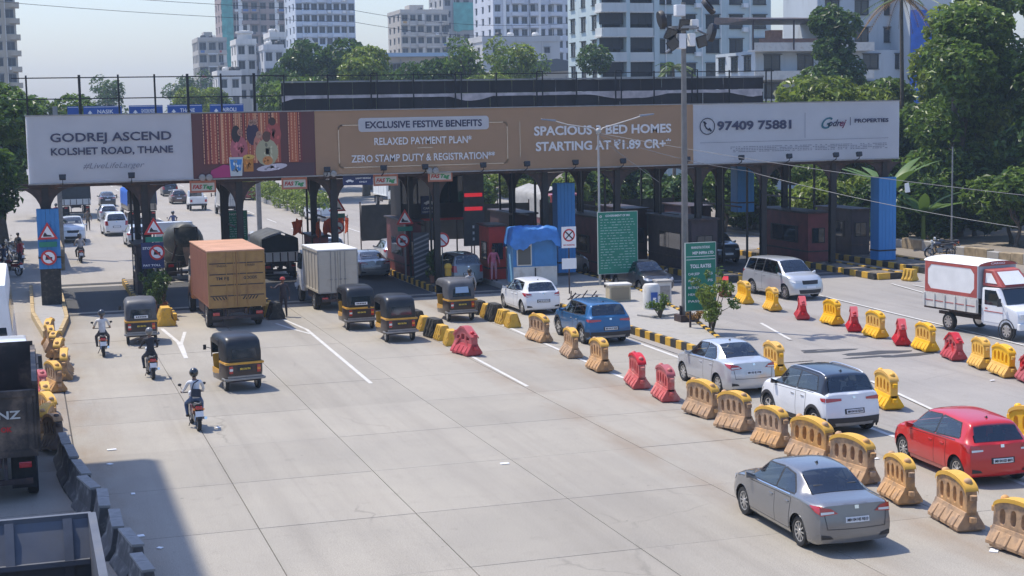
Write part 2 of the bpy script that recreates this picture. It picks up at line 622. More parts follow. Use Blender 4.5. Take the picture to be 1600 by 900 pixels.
line([(18.95, 66.5), (18.75, 57), (18.62, 47.2)], 0.17)
line([(18.62, 45.0), (18.6, 43.6)], 0.17)
line([(22.1, 66.0), (22.05, 56.0), (21.95, 45.5)], 0.2)
line([(21.85, 37.6), (21.75, 29.0)], 0.2)
line([(28.7, 57.3), (27.6, 52.6)], 0.17)
line([(25.7, 43.5), (24.75, 38.2)], 0.17)
line([(24.95, 36.9), (23.9, 31.5), (22.9, 24)], 0.2)
line([(35.6, 67.0), (34.9, 52.5), (34.2, 42)], 0.17)
line([(41.0, 67.5), (39.2, 57), (38, 50)], 0.17)
line([(41.6, 66.5), (41.1, 56)], 0.17, 0.009)
for k in range(14):
    line([(20.3, 118 + k * 13), (20.3, 123.5 + k * 13)], 0.2)
    line([(11.5, 112 + k * 13), (11.5, 117.5 + k * 13)], 0.2)
line([(24.4, 110), (24.4, 330)], 0.2)
# tar repair on the oncoming road
mb = MB()
for i, (x, y, a, b) in enumerate(((26.2, 50.1, 1.6, 0.16), (27.6, 49.7, 1.3, 0.32), (28.9, 48.6, 1.4, 0.42), (29.7, 47.7, 1.1, 0.3), (28.2, 47.9, 1.0, 0.18))):
    pts = [(x + a * math.cos(2 * PI * q / 14) * jit.uniform(0.75, 1.1), y + b * math.sin(2 * PI * q / 14) * jit.uniform(0.6, 1.2), -0.016) for q in range(14)]
    mb.add(pts, [tuple(range(14))])
structure(mb.build('tar_patch', mat('tar', (0.045, 0.045, 0.048), 0.7), fix=False))

# ------------------------------------------------------------------ toll islands with painted kerb blocks
kerb_me = {}
M['kerb_faded'] = mat('kerb_faded', (.46, .33, .16), .8, var=.2, scale=4, col2=(.30, .24, .17), thr=.58, bump=.3)
def kerb_block(col, L):
    k = (col, round(L, 2))
    if k not in kerb_me:
        kerb_me[k] = MB().box(-L / 2 + 0.004, L / 2 - 0.004, 0.0, 0.17, -0.02, 0.30).mesh('kerb_block', M[col], bevel=0.022)
    return kerb_me[k]
def island(poly, label, skip=(), length=0.52, pale=False, height=0.24, cols=('yellow_paint', 'black_paint')):
    """poly: closed outline counter-clockwise; every kerb block is a part"""
    o = MB().prism(poly, -0.02, height, 'Z').build('traffic_island', M['concrete'] if pale else M['soil'])
    tag(o, label, 'traffic island', kind='thing')
    ncol = 0
    for i, a in enumerate(poly):
        if i in skip:
            continue
        b = poly[(i + 1) % len(poly)]
        A, B = Vector(a), Vector(b)
        n = max(1, round((B - A).length / length))
        L = (B - A).length / n
        d = (B - A).normalized()
        ang = math.atan2(d.y, d.x)
        for q in range(n):
            c = A + d * L * (q + 0.5)
            k = link('kerb_block', kerb_block(cols[ncol % 2], L), o,
                     (c.x + d.y * 0.17, c.y - d.x * 0.17, jit.uniform(-0.012, 0.012)), ang)
            k.rotation_euler[0] = jit.uniform(-0.02, 0.02)
            ncol += 1
    return o
def rect(x0, x1, y0, y1):
    return [(x0, y0), (x1, y0), (x1, y1), (x0, y1)]
isl_left = island([(0.62, 65.6), (1.05, 65.6), (1.45, 70.5), (1.45, 85), (0.2, 85), (0.2, 73)], 'long narrow toll island under the blue clad post at the left end of the gantry', (3,), pale=True, cols=('kerb_faded', 'kerb_faded'))
isl_2 = island(rect(5.0, 6.0, 69.0, 86), 'dark planted toll island with potted plants left of the brown container truck', (2,))
isl_3 = island(rect(9.65, 10.6, 69.6, 86), 'toll island behind the traffic officer, right of the brown container truck', (2,), pale=True)
isl_4 = island(rect(14.3, 15.1, 74.5, 86), 'toll island between the beige box truck and the grey saloon in the shade', (2,), pale=True)
isl_5 = island([(19.35, 74.6), (20.3, 74.6), (20.3, 86), (19.35, 86)], 'toll island with striped kerb right of the shaded grey saloon', (2,), 0.55)
isl_6 = island([(23.05, 49.2), (23.6, 48.9), (26.4, 60), (28.1, 69.8), (28.1, 86), (22.75, 86), (22.75, 70.5), (22.75, 60)],
               'long central island with yellow and black kerb carrying the lamp mast and shrub', (4, 5), 0.46, pale=True)
isl_7 = island(rect(33.4, 35.3, 71.9, 86), 'toll island behind the silver people carrier', (2,), 0.6)
isl_8 = island(rect(41.4, 42.8, 69.6, 86), 'toll island with the maroon booth at the right of the gantry', (2,), 0.6)
isl_9 = island(rect(45.2, 47.4, 70.9, 86), 'toll island under the blue clad post at the right end of the gantry', (2,), 0.6)
# pavement and low stone wall on the far right
pav = structure(MB().box(48.6, 57, 40, 200, -0.05, 0.16).build('pavement', m_dirt))
# ------------------------------------------------------------------ the toll gantry
COLX = [0.95, 5.5, 10.0, 14.65, 19.9, 25.7, 29.7, 34.35, 38.2, 42.4, 45.6]
g = thing('toll_gantry', 'long dark steel toll canopy spanning all the lanes behind the advertising board', 'toll gantry', (0, 75.6, 0))
def bracket(w, h):
    pts = []
    n = 7
    pts.append((-0.17, -h))
    for i in range(n + 1):
        a = PI / 2 * i / n
        pts.append((-0.17 - (w - 0.17) * (1 - math.cos(a)), -h + h * math.sin(a)))
    q = [(-x, z) for x, z in pts]
    return pts + q[::-1]
br_me = MB().prism(bracket(1.3, 1.3), -0.06, 0.06, 'Y').mesh('bracket', M['dark_steel'])
for row, y in ((0, 0.4), (1, 6.0)):
    for x in COLX:
        mb = MB()
        mb.box(-0.15, 0.15, -0.15, -0.12, 0, 6.0).box(-0.15, 0.15, 0.12, 0.15, 0, 6.0).box(-0.014, 0.014, -0.118, 0.118, 0, 5.99)
        mb.box(-0.26, 0.26, -0.26, 0.26, 0.0, 0.27)
        c = mb.build('column', M['black_metal'], g, loc=(x, y, 0))
        link('bracket', br_me, c, (0, 0, 5.72))
    MB().box(0.3, 46.0, y - 0.16, y + 0.16, 5.74, 6.12).build('beam', M['dark_steel'], g)
for k in range(16):
    x = 1.0 + k * 2.98
    MB().box(x, x + 0.14, 0.2, 9.6, 6.13, 6.33).build('rafter', M['dark_steel'], g)
mb = MB()
for k in range(154):
    x = 0.2 + k * 0.3
    mb.add([(x, 0.3, 6.34), (x + 0.15, 0.3, 6.40), (x + 0.3, 0.3, 6.34), (x, 9.8, 6.34), (x + 0.15, 9.8, 6.40), (x + 0.3, 9.8, 6.34)], [(0, 1, 4, 3), (1, 2, 5, 4)])
roof = mb.build('roof_sheet', M['grey_metal'], g)
for i, x in enumerate(COLX[1:10]):
    for dx, y in ((.42, 3.2), (-.38, 4.6), (.1, 8.6)):
        MB().box(-.05, .05, -.05, .05, .2, 5.9).build('post', M['black_metal'], g, loc=(x + dx, y, 0))
    MB().box(-.04, .04, 3.25, 8.5, 3.0 + .3 * (i % 3), 3.08 + .3 * (i % 3)).build('tie_bar', M['dark_steel'], g, loc=(x + .1, 0, 0))
# blue sheet cladding on some posts
def clad(x, y, w, d, z0, z1, label, base=True):
    o = thing('clad_post', label, 'clad post', (x, y, 0), group='posts clad in blue sheet')
    b = MB()
    n = 5
    for i in range(n):
        a = -w / 2 + w * i / n
        b.box(a + 0.006, a + w / n - 0.006, -d / 2, -d / 2 + 0.03, z0, z1)
    b.box(-w / 2, -w / 2 + 0.03, -d / 2 + 0.032, d / 2, z0, z1).box(w / 2 - 0.03, w / 2, -d / 2 + 0.032, d / 2, z0, z1).box(-w / 2 + 0.032, w / 2 - 0.032, d / 2 - 0.03, d / 2 - 0.002, z0, z1)
    b.build('blue_sheet', M['blue_sheet'], o)
    MB().box(-w / 2 - 0.02, w / 2 + 0.02, -d / 2 - 0.02, d / 2 + 0.02, z0 + 0.5, z0 + 0.58).build('strap', M['black_metal'], o)
    if base:
        MB().box(-w / 2 + 0.04, w / 2 - 0.04, -d / 2 + 0.04, d / 2 - 0.04, 0.2, z0).build('plinth', M['black_paint'], o)
    return o
clad(1.02, 75.9, 1.0, 0.8, 1.95, 4.75, 'blue clad post on a dark plinth at the left end of the gantry')
clad(27.1, 77.0, 0.98, 0.8, 0.4, 5.1, 'blue clad post between the tarpaulin kiosk and the maroon booth', base=False)
clad(39.6, 81.4, 1.05, 0.9, 2.9, 5.75, 'short hanging blue sheet under the board right of the lamp mast', base=False)
clad(45.6, 76.0, 1.08, 0.9, 0.3, 4.9, 'tall blue clad post at the right end of the gantry', base=False)

# back hoarding: two rows of dark panels with a torn white strip, in a steel frame
h = thing('back_hoarding', 'dark back of a second hoarding with torn white strip above the gantry', 'hoarding', (0, 84.5, 0))
mpan = mat('panel_dark', (0.022, 0.018, 0.020), 0.6, var=0.3, scale=1.2, streak=True)
n = 22
for r, (z0, z1) in enumerate(((7.6, 9.80), (9.98, 10.66))):
    for k in range(n):
        x0 = 13.6 + (42.5 - 13.6) * k / n
        x1 = 13.6 + (42.5 - 13.6) * (k + 1) / n
        y = jit.uniform(-0.02, 0.02)
        MB().box(x0 + 0.012, x1 - 0.012, y, y + 0.05, z0, z1).build('dark_panel', mpan, h)
mb = MB()
top, bot = [], []
for k in range(90):
    x = 13.6 + (42.4 - 13.6) * k / 89
    s = mnoise.noise((x * 0.9, 3.1, 0))
    sag = max(0, mnoise.noise((x * 0.35, 7.7, 0))) * 0.5
    top.append((x, -0.06 - 0.05 * s, 9.97 + 0.02 * s))
    bot.append((x, -0.09 - 0.06 * s, 9.80 - 0.06 * abs(s) - sag))
mb.grid([top, bot])
mb.build('torn_strip', mat('torn_vinyl', (0.50, 0.42, 0.39), 0.6, var=0.3, scale=2), h, smooth=60)
MB().box(13.6, 42.5, -0.10, -0.02, 10.67, 10.75).build('top_rail', M['grey_metal'], h)
for k in range(13):
    x = 13.7 + k * 2.4
    MB().bar((x, -0.35, 6.3), (x, -0.35, 11.1), 0.07).build('steel_post', M['black_metal'], h)
    if k % 2 == 0 and k:
        MB().bar((x + 0.35, -0.35, 6.3), (x + 0.35, -0.35, 11.15), 0.06).bar((x, -0.35, 11.13), (x + 0.35, -0.35, 11.13), 0.06).build('steel_post', M['black_metal'], h)
MB().bar((13.2, -0.36, 11.02), (43.0, -0.36, 11.02), 0.05).build('hand_rail', M['black_metal'], h)
MB().bar((13.2, -0.36, 8.9), (43.0, -0.36, 8.9), 0.05).build('hand_rail', M['black_metal'], h)
# bare frame on the left
fr = thing('bare_frame', 'bare rusty hoarding frame with open posts and rails at the left', 'steel frame', (0, 81.4, 0))
for i, x in enumerate((0.4, 2.95, 4.85, 6.65, 8.3, 10.0, 11.7)):
    w = 0.13 if i in (1, 4, 6) else 0.09
    MB().bar((x, 0, 6.4), (x, 0, 11.12), w).build('steel_post', M['black_metal'], fr)
for z in (10.98, 9.93):
    MB().bar((-0.3, -0.07, z), (13.2, -0.07, z), 0.055).build('rail', M['black_metal'], fr)

# ------------------------------------------------------------------ the advertising board
def vinyl(name, col, tr=0.25):
    return mat(name, col, 0.55, var=0.03, scale=0.8, translucent=tr + 0.12, bump=0.05)
mv_white = vinyl('vinyl_white', (0.86, 0.87, 0.89), 0.5)
mv_brown = vinyl('vinyl_brown', (0.60, 0.40, 0.245), 0.36)
mv_photo = mat('vinyl_photo', (0.10, 0.035, 0.035), 0.55)
ink_navy = mat('ink_navy', (0.035, 0.04, 0.085), 0.6)
ink_white = mat('ink_white', (0.80, 0.79, 0.78), 0.55, translucent=0.2)
ink_gold = mat('ink_gold', (0.58, 0.45, 0.30), 0.55)
ink_grey = mat('ink_grey', (0.26, 0.26, 0.31), 0.55)
bb = thing('billboard', 'long advertising board of white, photo and brown panels across the toll gantry', 'billboard', (0, 75.0, 0))
ZB, ZT = 5.97, 9.07
MB().box(0.25, 45.95, 0.11, 0.2, ZB - 0.02, ZT).build('frame', M['dark_steel'], bb)
MB().box(0.22, 45.98, -0.03, 0.1, ZB - 0.06, ZB).box(0.22, 45.98, -0.03, 0.1, ZT, ZT + 0.05).build('edge_trim', M['grey_metal'], bb)
E_ = [0.25, 7.76, 13.65, 33.66, 45.95]
def panel(x0, x1, m):
    mb = MB()
    nx = 40
    rows = []
    for j in range(9):
        z = ZB + (ZT - ZB) * j / 8
        rows.append([(x0 + (x1 - x0) * i / nx, 0.022 * mnoise.noise(((x0 + (x1 - x0) * i / nx) * 0.8, z * 0.9, 1.0)) + 0.012, z) for i in range(nx + 1)])
    mb.grid(rows)
    k = len(mb.v)
    mb.box(x0, x1, 0.04, 0.09, ZB, ZT)
    return mb.build('vinyl_panel', m, bb, smooth=40)
pw = panel(E_[0], E_[1] - 0.01, mv_white)
pp = panel(E_[1], E_[2] - 0.01, mv_photo)
pb = panel(E_[2], E_[3] - 0.01, mv_brown)
pq = panel(E_[3], E_[4], mv_white)
YT = -0.022
def bt(body, x, z, hgt, width, m, parent, shear=0.0, thick=0.0):
    return text('lettering', body, hgt / 0.72, m, parent, (x, YT, z), width=width, shear=shear, thick=thick)
bt('GODREJ ASCEND', 1.30, 7.87, 0.40, 5.50, ink_navy, pw, thick=0.010)
bt('KOLSHET ROAD, THANE', 1.30, 7.26, 0.33, 5.55, ink_navy, pw, thick=0.010)
bt('#LiveLifeLarger', 2.70, 6.60, 0.27, 2.80, ink_grey, pw, shear=0.35)
def strip(mb, pts, w):
    for a, b in zip(pts, pts[1:]):
        d = (Vector(b) - Vector(a)).normalized() * w / 2
        nx, nz = -d.y, d.x
        mb.quad((a[0] - d.x + nx, YT, a[1] - d.y + nz), (b[0] + d.x + nx, YT, b[1] + d.y + nz), (b[0] + d.x - nx, YT, b[1] + d.y - nz), (a[0] - d.x - nx, YT, a[1] - d.y - nz))
def rrect(x0, x1, z0, z1, r, n=5):
    P = []
    for cx, cz, a0 in ((x1 - r, z1 - r, 0), (x0 + r, z1 - r, 90), (x0 + r, z0 + r, 180), (x1 - r, z0 + r, 270)):
        for i in range(n + 1):
            a = R(a0 + 90 * i / n)
            P.append((cx + r * math.cos(a), cz + r * math.sin(a)))
    return P
MB().prism(rrect(15.8, 22.46, 8.02, 8.70, 0.16), YT - 0.004, YT + 0.01, 'Y').build('headline_plate', mv_white, pb)
o = bt('EXCLUSIVE FESTIVE BENEFITS', 16.15, 8.20, 0.33, 5.95, ink_navy, pb, thick=0.012)
o.location.y = YT - 0.012
bt('RELAXED PAYMENT PLAN*', 16.57, 7.37, 0.36, 4.98, ink_white, pb, thick=0.009)
bt('ZERO STAMP DUTY & REGISTRATION**', 15.40, 6.55, 0.35, 7.35, ink_white, pb, thick=0.009)
mb = MB()
strip(mb, [(18.77, 7.18), (19.5, 7.18)], 0.05)
mb.build('dash', ink_gold, pb, fix=False)
mb = MB()
fp = rrect(14.8, 23.43, 6.30, 8.36, 0.18)
fp = [p for p in fp] + [fp[0]]
for a, b in zip(fp, fp[1:]):
    if a[1] > 8.3 and b[1] > 8.3 and abs(a[0] - b[0]) > 1:
        strip(mb, [(14.98, 8.36), (15.8, 8.36)], 0.05)
        strip(mb, [(22.46, 8.36), (23.25, 8.36)], 0.05)
    else:
        strip(mb, [a, b], 0.05)
strip(mb, [(24.1, 6.6), (24.1, 8.36)], 0.04)
mb.build('border_line', ink_gold, pb, fix=False)
bt('SPACIOUS 3 BED HOMES', 24.85, 7.66, 0.45, 7.55, ink_white, pb, thick=0.020)
bt('STARTING AT \u20b91.89 CR+*', 24.93, 6.87, 0.45, 7.45, ink_white, pb, thick=0.020)
# right white panel
mb = MB()
for i in range(28):
    a, b = 2 * PI * i / 28, 2 * PI * (i + 1) / 28
    strip(mb, [(34.46 + 0.42 * math.cos(a), 7.92 + 0.42 * math.sin(a)), (34.46 + 0.42 * math.cos(b), 7.92 + 0.42 * math.sin(b))], 0.045)
hs = [(34.30, 8.12), (34.32, 7.96), (34.40, 7.82), (34.52, 7.74), (34.64, 7.72)]
strip(mb, hs, 0.07)
strip(mb, [(34.27, 8.14), (34.36, 8.07)], 0.1)
strip(mb, [(34.58, 7.78), (34.66, 7.69)], 0.1)
mb.build('telephone_symbol', ink_navy, pq, fix=False)
bt('97409 75881', 35.02, 7.72, 0.45, 4.35, ink_navy, pq, thick=0.020)
mb = MB()
strip(mb, [(40.18, 7.2), (40.18, 8.52)], 0.025)
strip(mb, [(34.05, 7.06), (45.25, 7.08)], 0.02)
mb.build('divider_line', ink_grey, pq, fix=False)
mb = MB()
for k in range(4):
    for q in range(62):
        if jit.random() < 0.86:
            x = 35.8 + q * 0.152
            strip(mb, [(x, 6.80 - k * 0.085), (x + jit.uniform(0.06, 0.13), 6.80 - k * 0.085)], 0.03)
mb.build('small_print', ink_grey, pq, fix=False)
for s_, x, m_ in (('G', 41.02, mat('ink_teal', (0.02, 0.12, 0.16), 0.6)), ('odr', 41.52, ink_navy), ('ej', 42.22, mat('ink_maroon', (0.16, 0.015, 0.06), 0.6))):
    bt(s_, x, 7.78 if s_ != 'G' else 7.66, 0.36 if s_ != 'G' else 0.62, None, m_, pq, shear=0.45, thick=0.01)
mb = MB()
strip(mb, [(42.92, 7.83), (42.92, 8.22)], 0.04)
mb.build('divider_line', ink_navy, pq, fix=False)
bt('PROPERTIES', 43.18, 7.95, 0.2, 2.09, ink_navy, pq, thick=0.010)
# printed picture: draped curtain, a family seated with drums
def flat(poly, col, d=0, name='print', p=pp):
    mb = MB()
    mb.add([(x, YT - 0.0015 * d, z) for x, z in poly], [tuple(range(len(poly)))])
    return mb.build(name, mat('print_%d_%d_%d' % tuple(int(v * 999) for v in col), col, 0.55), p, fix=False)
def ell(cx, cz, rx, rz, n=14, rot=0):
    return [(cx + rx * math.cos(2 * PI * i / n) * math.cos(rot) - rz * math.sin(2 * PI * i / n) * math.sin(rot),
             cz + rx * math.cos(2 * PI * i / n) * math.sin(rot) + rz * math.sin(2 * PI * i / n) * math.cos(rot)) for i in range(n)]
pr = random.Random(5)
mbs = {}
for i in range(62):
    x = 7.8 + i * 0.0945
    if 11.9 < x < 12.25 or x > 12.95 or x < 8.2:
        continue
    c = pr.choice([(0.30, 0.06, 0.04), (0.40, 0.11, 0.05), (0.15, 0.025, 0.03), (0.55, 0.28, 0.16), (0.10, 0.02, 0.022), (0.33, 0.08, 0.05)])
    mbs.setdefault(c, MB())
    b_ = mbs[c]
    k = len(b_.v)
    b_.quad((x, YT, 6.65), (x + 0.09, YT, 6.65), (x + 0.085, YT, 9.04), (x + 0.005, YT, 9.04))
for c, b_ in mbs.items():
    b_.build('curtain_print', mat('print_%d_%d_%d' % tuple(int(v * 999) for v in c), c, 0.55), pp, fix=False)
mb = MB()
for i in range(26):
    x = 8.25 + i * .185 + pr.uniform(-.03, .03)
    if 11.9 < x < 12.3:
        continue
    z = 9.03
    while z > 6.75:
        mb.quad((x, YT - .001, z - .10), (x + .035, YT - .001, z - .10), (x + .035, YT - .001, z), (x, YT - .001, z))
        z -= pr.uniform(.11, .16)
mb.build('garland_print', mat('print_garland', (.62, .34, .20), .55), pp, fix=False)['kind'] = 'stuff'
flat([(8.5, 6.0), (9.5, 6.0), (9.5, 6.55), (9.2, 6.62), (8.6, 6.35)], (0.36, 0.03, 0.14), 1)
flat([(9.5, 6.0), (13.5, 6.0), (13.6, 6.6), (9.5, 6.62)], (0.07, 0.035, 0.045), 1)
figs = [  # cushions, drums, clothes, heads, hair of a generic seated family
    (ell(9.95, 7.35, 0.42, 0.62), (0.36, 0.10, 0.12), 2), (ell(9.83, 8.05, 0.22, 0.42), (0.02, 0.014, 0.016), 3), (ell(10.02, 8.13, 0.13, 0.17), (0.32, 0.17, 0.12), 4),
    (ell(10.62, 8.05, 0.3, 0.55), (0.03, 0.02, 0.05), 2), (ell(10.55, 8.58, 0.12, 0.15), (0.34, 0.19, 0.13), 4), (ell(10.75, 8.62, 0.12, 0.15), (0.34, 0.19, 0.13), 4),
    (ell(10.95, 7.55, 0.3, 0.5), (0.40, 0.16, 0.11), 3), (ell(10.92, 8.0, 0.14, 0.18), (0.36, 0.2, 0.14), 4),
    (ell(11.6, 8.0, 0.4, 0.6), (0.32, 0.07, 0.06), 2), (ell(11.58, 8.62, 0.17, 0.2), (0.05, 0.025, 0.02), 4),
    (ell(11.28, 7.15, 0.55, 0.65), (0.33, 0.32, 0.2), 5), (ell(11.28, 7.9, 0.2, 0.26), (0.10, 0.05, 0.04), 6), (ell(11.3, 6.75, 0.25, 0.22), (0.48, 0.2, 0.06), 7),
    (ell(11.5, 6.42, 0.75, 0.16, rot=0.12), (0.5, 0.46, 0.5), 6),
    ([(9.5, 6.05), (10.05, 6.05), (10.12, 6.95), (9.45, 6.95)], (0.45, 0.5, 0.5), 6), ([(9.55, 6.3), (10.0, 6.3), (10.07, 6.85), (9.5, 6.85)], (0.03, 0.2, 0.5), 7),
    ([(10.15, 6.25), (10.6, 6.25), (10.62, 6.95), (10.12, 6.95)], (0.42, 0.17, 0.03), 6), (ell(10.4, 6.95, 0.28, 0.12), (0.55, 0.36, 0.08), 7)]
for poly, c, d in figs:
    flat(poly, c, d + 1, 'figure_print')
for poly, c, d in figs:      # printed folds and patterning on the clothes
    if c[0] < .2:
        continue
    xs_, zs_ = [p[0] for p in poly], [p[1] for p in poly]
    cx_, cz_, rx_, rz_ = (min(xs_) + max(xs_)) / 2, (min(zs_) + max(zs_)) / 2, (max(xs_) - min(xs_)) / 2, (max(zs_) - min(zs_)) / 2
    for tone in (.45, 1.5):
        mb = MB()
        for q in range(7):
            a, rr = pr.uniform(0, 6.28), pr.uniform(0, .68)
            e = ell(cx_ + rx_ * rr * math.cos(a), cz_ + rz_ * rr * math.sin(a), rx_ * pr.uniform(.06, .16), rz_ * pr.uniform(.1, .3), 7, pr.uniform(-.6, .6))
            mb.add([(x, YT - .0018 * (d + 1.6), z) for x, z in e], [tuple(range(7))])
        mb.build('pattern_print', mat('tone_%d_%d_%d' % tuple(int(v * tone * 99) for v in c), tuple(min(.8, v * tone) for v in c), .55), pp, fix=False)['kind'] = 'stuff'
# floodlights on short arms along the lower edge
def floodlight(x, flip=1):
    o = MB().bar((0, 0.05, -0.12), (0, -0.5, 0.05), 0.035).bar((0, -0.5, 0.03), (0, -0.5, 0.25), 0.03).build('floodlight', M['black_metal'], bb, loc=(x, 0, ZB))
    MB().hexa([(-0.14, -0.60, 0.2), (0.14, -0.60, 0.2), (0.14, -0.44, 0.14), (-0.14, -0.44, 0.14), (-0.16, -0.52, 0.42), (0.16, -0.52, 0.42), (0.16, -0.38, 0.36), (-0.16, -0.38, 0.36)]).build('lamp_head', M['plastic_black'], o, bevel=0.012)
for x in (1.75, 4.85, 14.1, 16.9, 19.0, 22.0, 24.3, 26.9, 29.5, 33.1, 36.2, 39.0, 41.8, 43.2):
    floodlight(x)
# pairs of round lamps under the board
for x in (8.15, 14.15, 19.3):
    for q in (0, 0.32):
        MB().lathe([(0.0, 0.0), (0.15, 0.02), (0.17, 0.10), (0.0, 0.13)], (0, 0, 0), 'Y', 12).build('round_lamp', M['grey_metal'], bb, loc=(x + q, -0.2, ZB + 0.06), smooth=40)
# ------------------------------------------------------------------ cars
def pchip(xs, ys):
    n = len(xs)
    h = [xs[i + 1] - xs[i] for i in range(n - 1)]
    d = [(ys[i + 1] - ys[i]) / h[i] for i in range(n - 1)]
    m = [d[0]] + [0 if d[i - 1] * d[i] <= 0 else 2 * d[i - 1] * d[i] / (d[i - 1] + d[i]) for i in range(1, n - 1)] + [d[-1]]
    def f(x):
        x = min(max(x, xs[0]), xs[-1])
        i = 0
        while i < n - 2 and x > xs[i + 1]:
            i += 1
        t = (x - xs[i]) / h[i]
        return ((2 * t ** 3 - 3 * t ** 2 + 1) * ys[i] + (t ** 3 - 2 * t ** 2 + t) * h[i] * m[i] + (-2 * t ** 3 + 3 * t ** 2) * ys[i + 1] + (t ** 3 - t ** 2) * h[i] * m[i + 1])
    return f
def sstep(t):
    t = min(max(t, 0), 1)
    return t * t * (3 - 2 * t)

# y from rear 0 to front 1: width, belt height, top height, top half-width (of W/2), sill height in m
STN = dict(
    sedan=[(0, .88, .60, .675, .78, .25), (.03, .94, .62, .70, .79, .2), (.10, .985, .64, .715, .77, .18), (.165, 1, .65, .735, .74, .17), (.25, 1, .65, .875, .69, .17),
           (.325, 1, .645, .965, .66, .17), (.42, 1, .64, .995, .665, .17), (.5, 1, .635, 1, .67, .17), (.585, 1, .63, .97, .68, .17), (.66, 1, .62, .84, .73, .17),
           (.735, 1, .61, .69, .80, .17), (.81, .985, .585, .65, .79, .17), (.91, .96, .54, .60, .76, .19), (.97, .90, .48, .53, .74, .22), (1, .80, .42, .46, .68, .25)],
    hatch=[(0, .90, .61, .65, .78, .28), (.02, .95, .63, .70, .77, .22), (.06, .985, .645, .82, .73, .18), (.105, 1, .65, .93, .685, .17), (.15, 1, .65, .965, .67, .17), (.28, 1, .645, .99, .675, .17),
           (.45, 1, .635, 1, .68, .17), (.565, 1, .625, .975, .69, .17), (.65, 1, .615, .85, .74, .17), (.73, 1, .605, .69, .80, .17), (.81, .985, .585, .65, .79, .17), (.91, .96, .545, .605, .76, .19),
           (.97, .90, .49, .54, .74, .22), (1, .80, .43, .47, .68, .25)],
    suv=[(0, .91, .62, .67, .80, .33), (.02, .96, .635, .72, .79, .27), (.055, .99, .65, .85, .755, .23), (.095, 1, .655, .945, .72, .21), (.14, 1, .655, .97, .71, .21), (.28, 1, .65, .99, .715, .21),
         (.45, 1, .645, 1, .72, .21), (.575, 1, .64, .98, .725, .21), (.645, 1, .635, .87, .76, .21), (.715, 1, .63, .72, .82, .21), (.80, .99, .615, .685, .82, .21), (.91, .97, .585, .65, .80, .23),
         (.975, .92, .53, .59, .77, .27), (1, .84, .46, .51, .70, .30)],
    mpv=[(0, .91, .60, .65, .79, .28), (.02, .96, .62, .72, .78, .22), (.045, .99, .63, .84, .75, .2), (.075, 1, .635, .945, .72, .19), (.12, 1, .635, .97, .71, .19), (.28, 1, .63, .99, .71, .19),
         (.48, 1, .62, 1, .715, .19), (.62, 1, .61, .965, .725, .19), (.70, 1, .60, .83, .77, .19), (.775, 1, .59, .67, .82, .19), (.85, .985, .57, .63, .81, .19), (.93, .96, .53, .59, .78, .21),
         (.975, .91, .48, .53, .75, .24), (1, .83, .42, .46, .68, .27)])

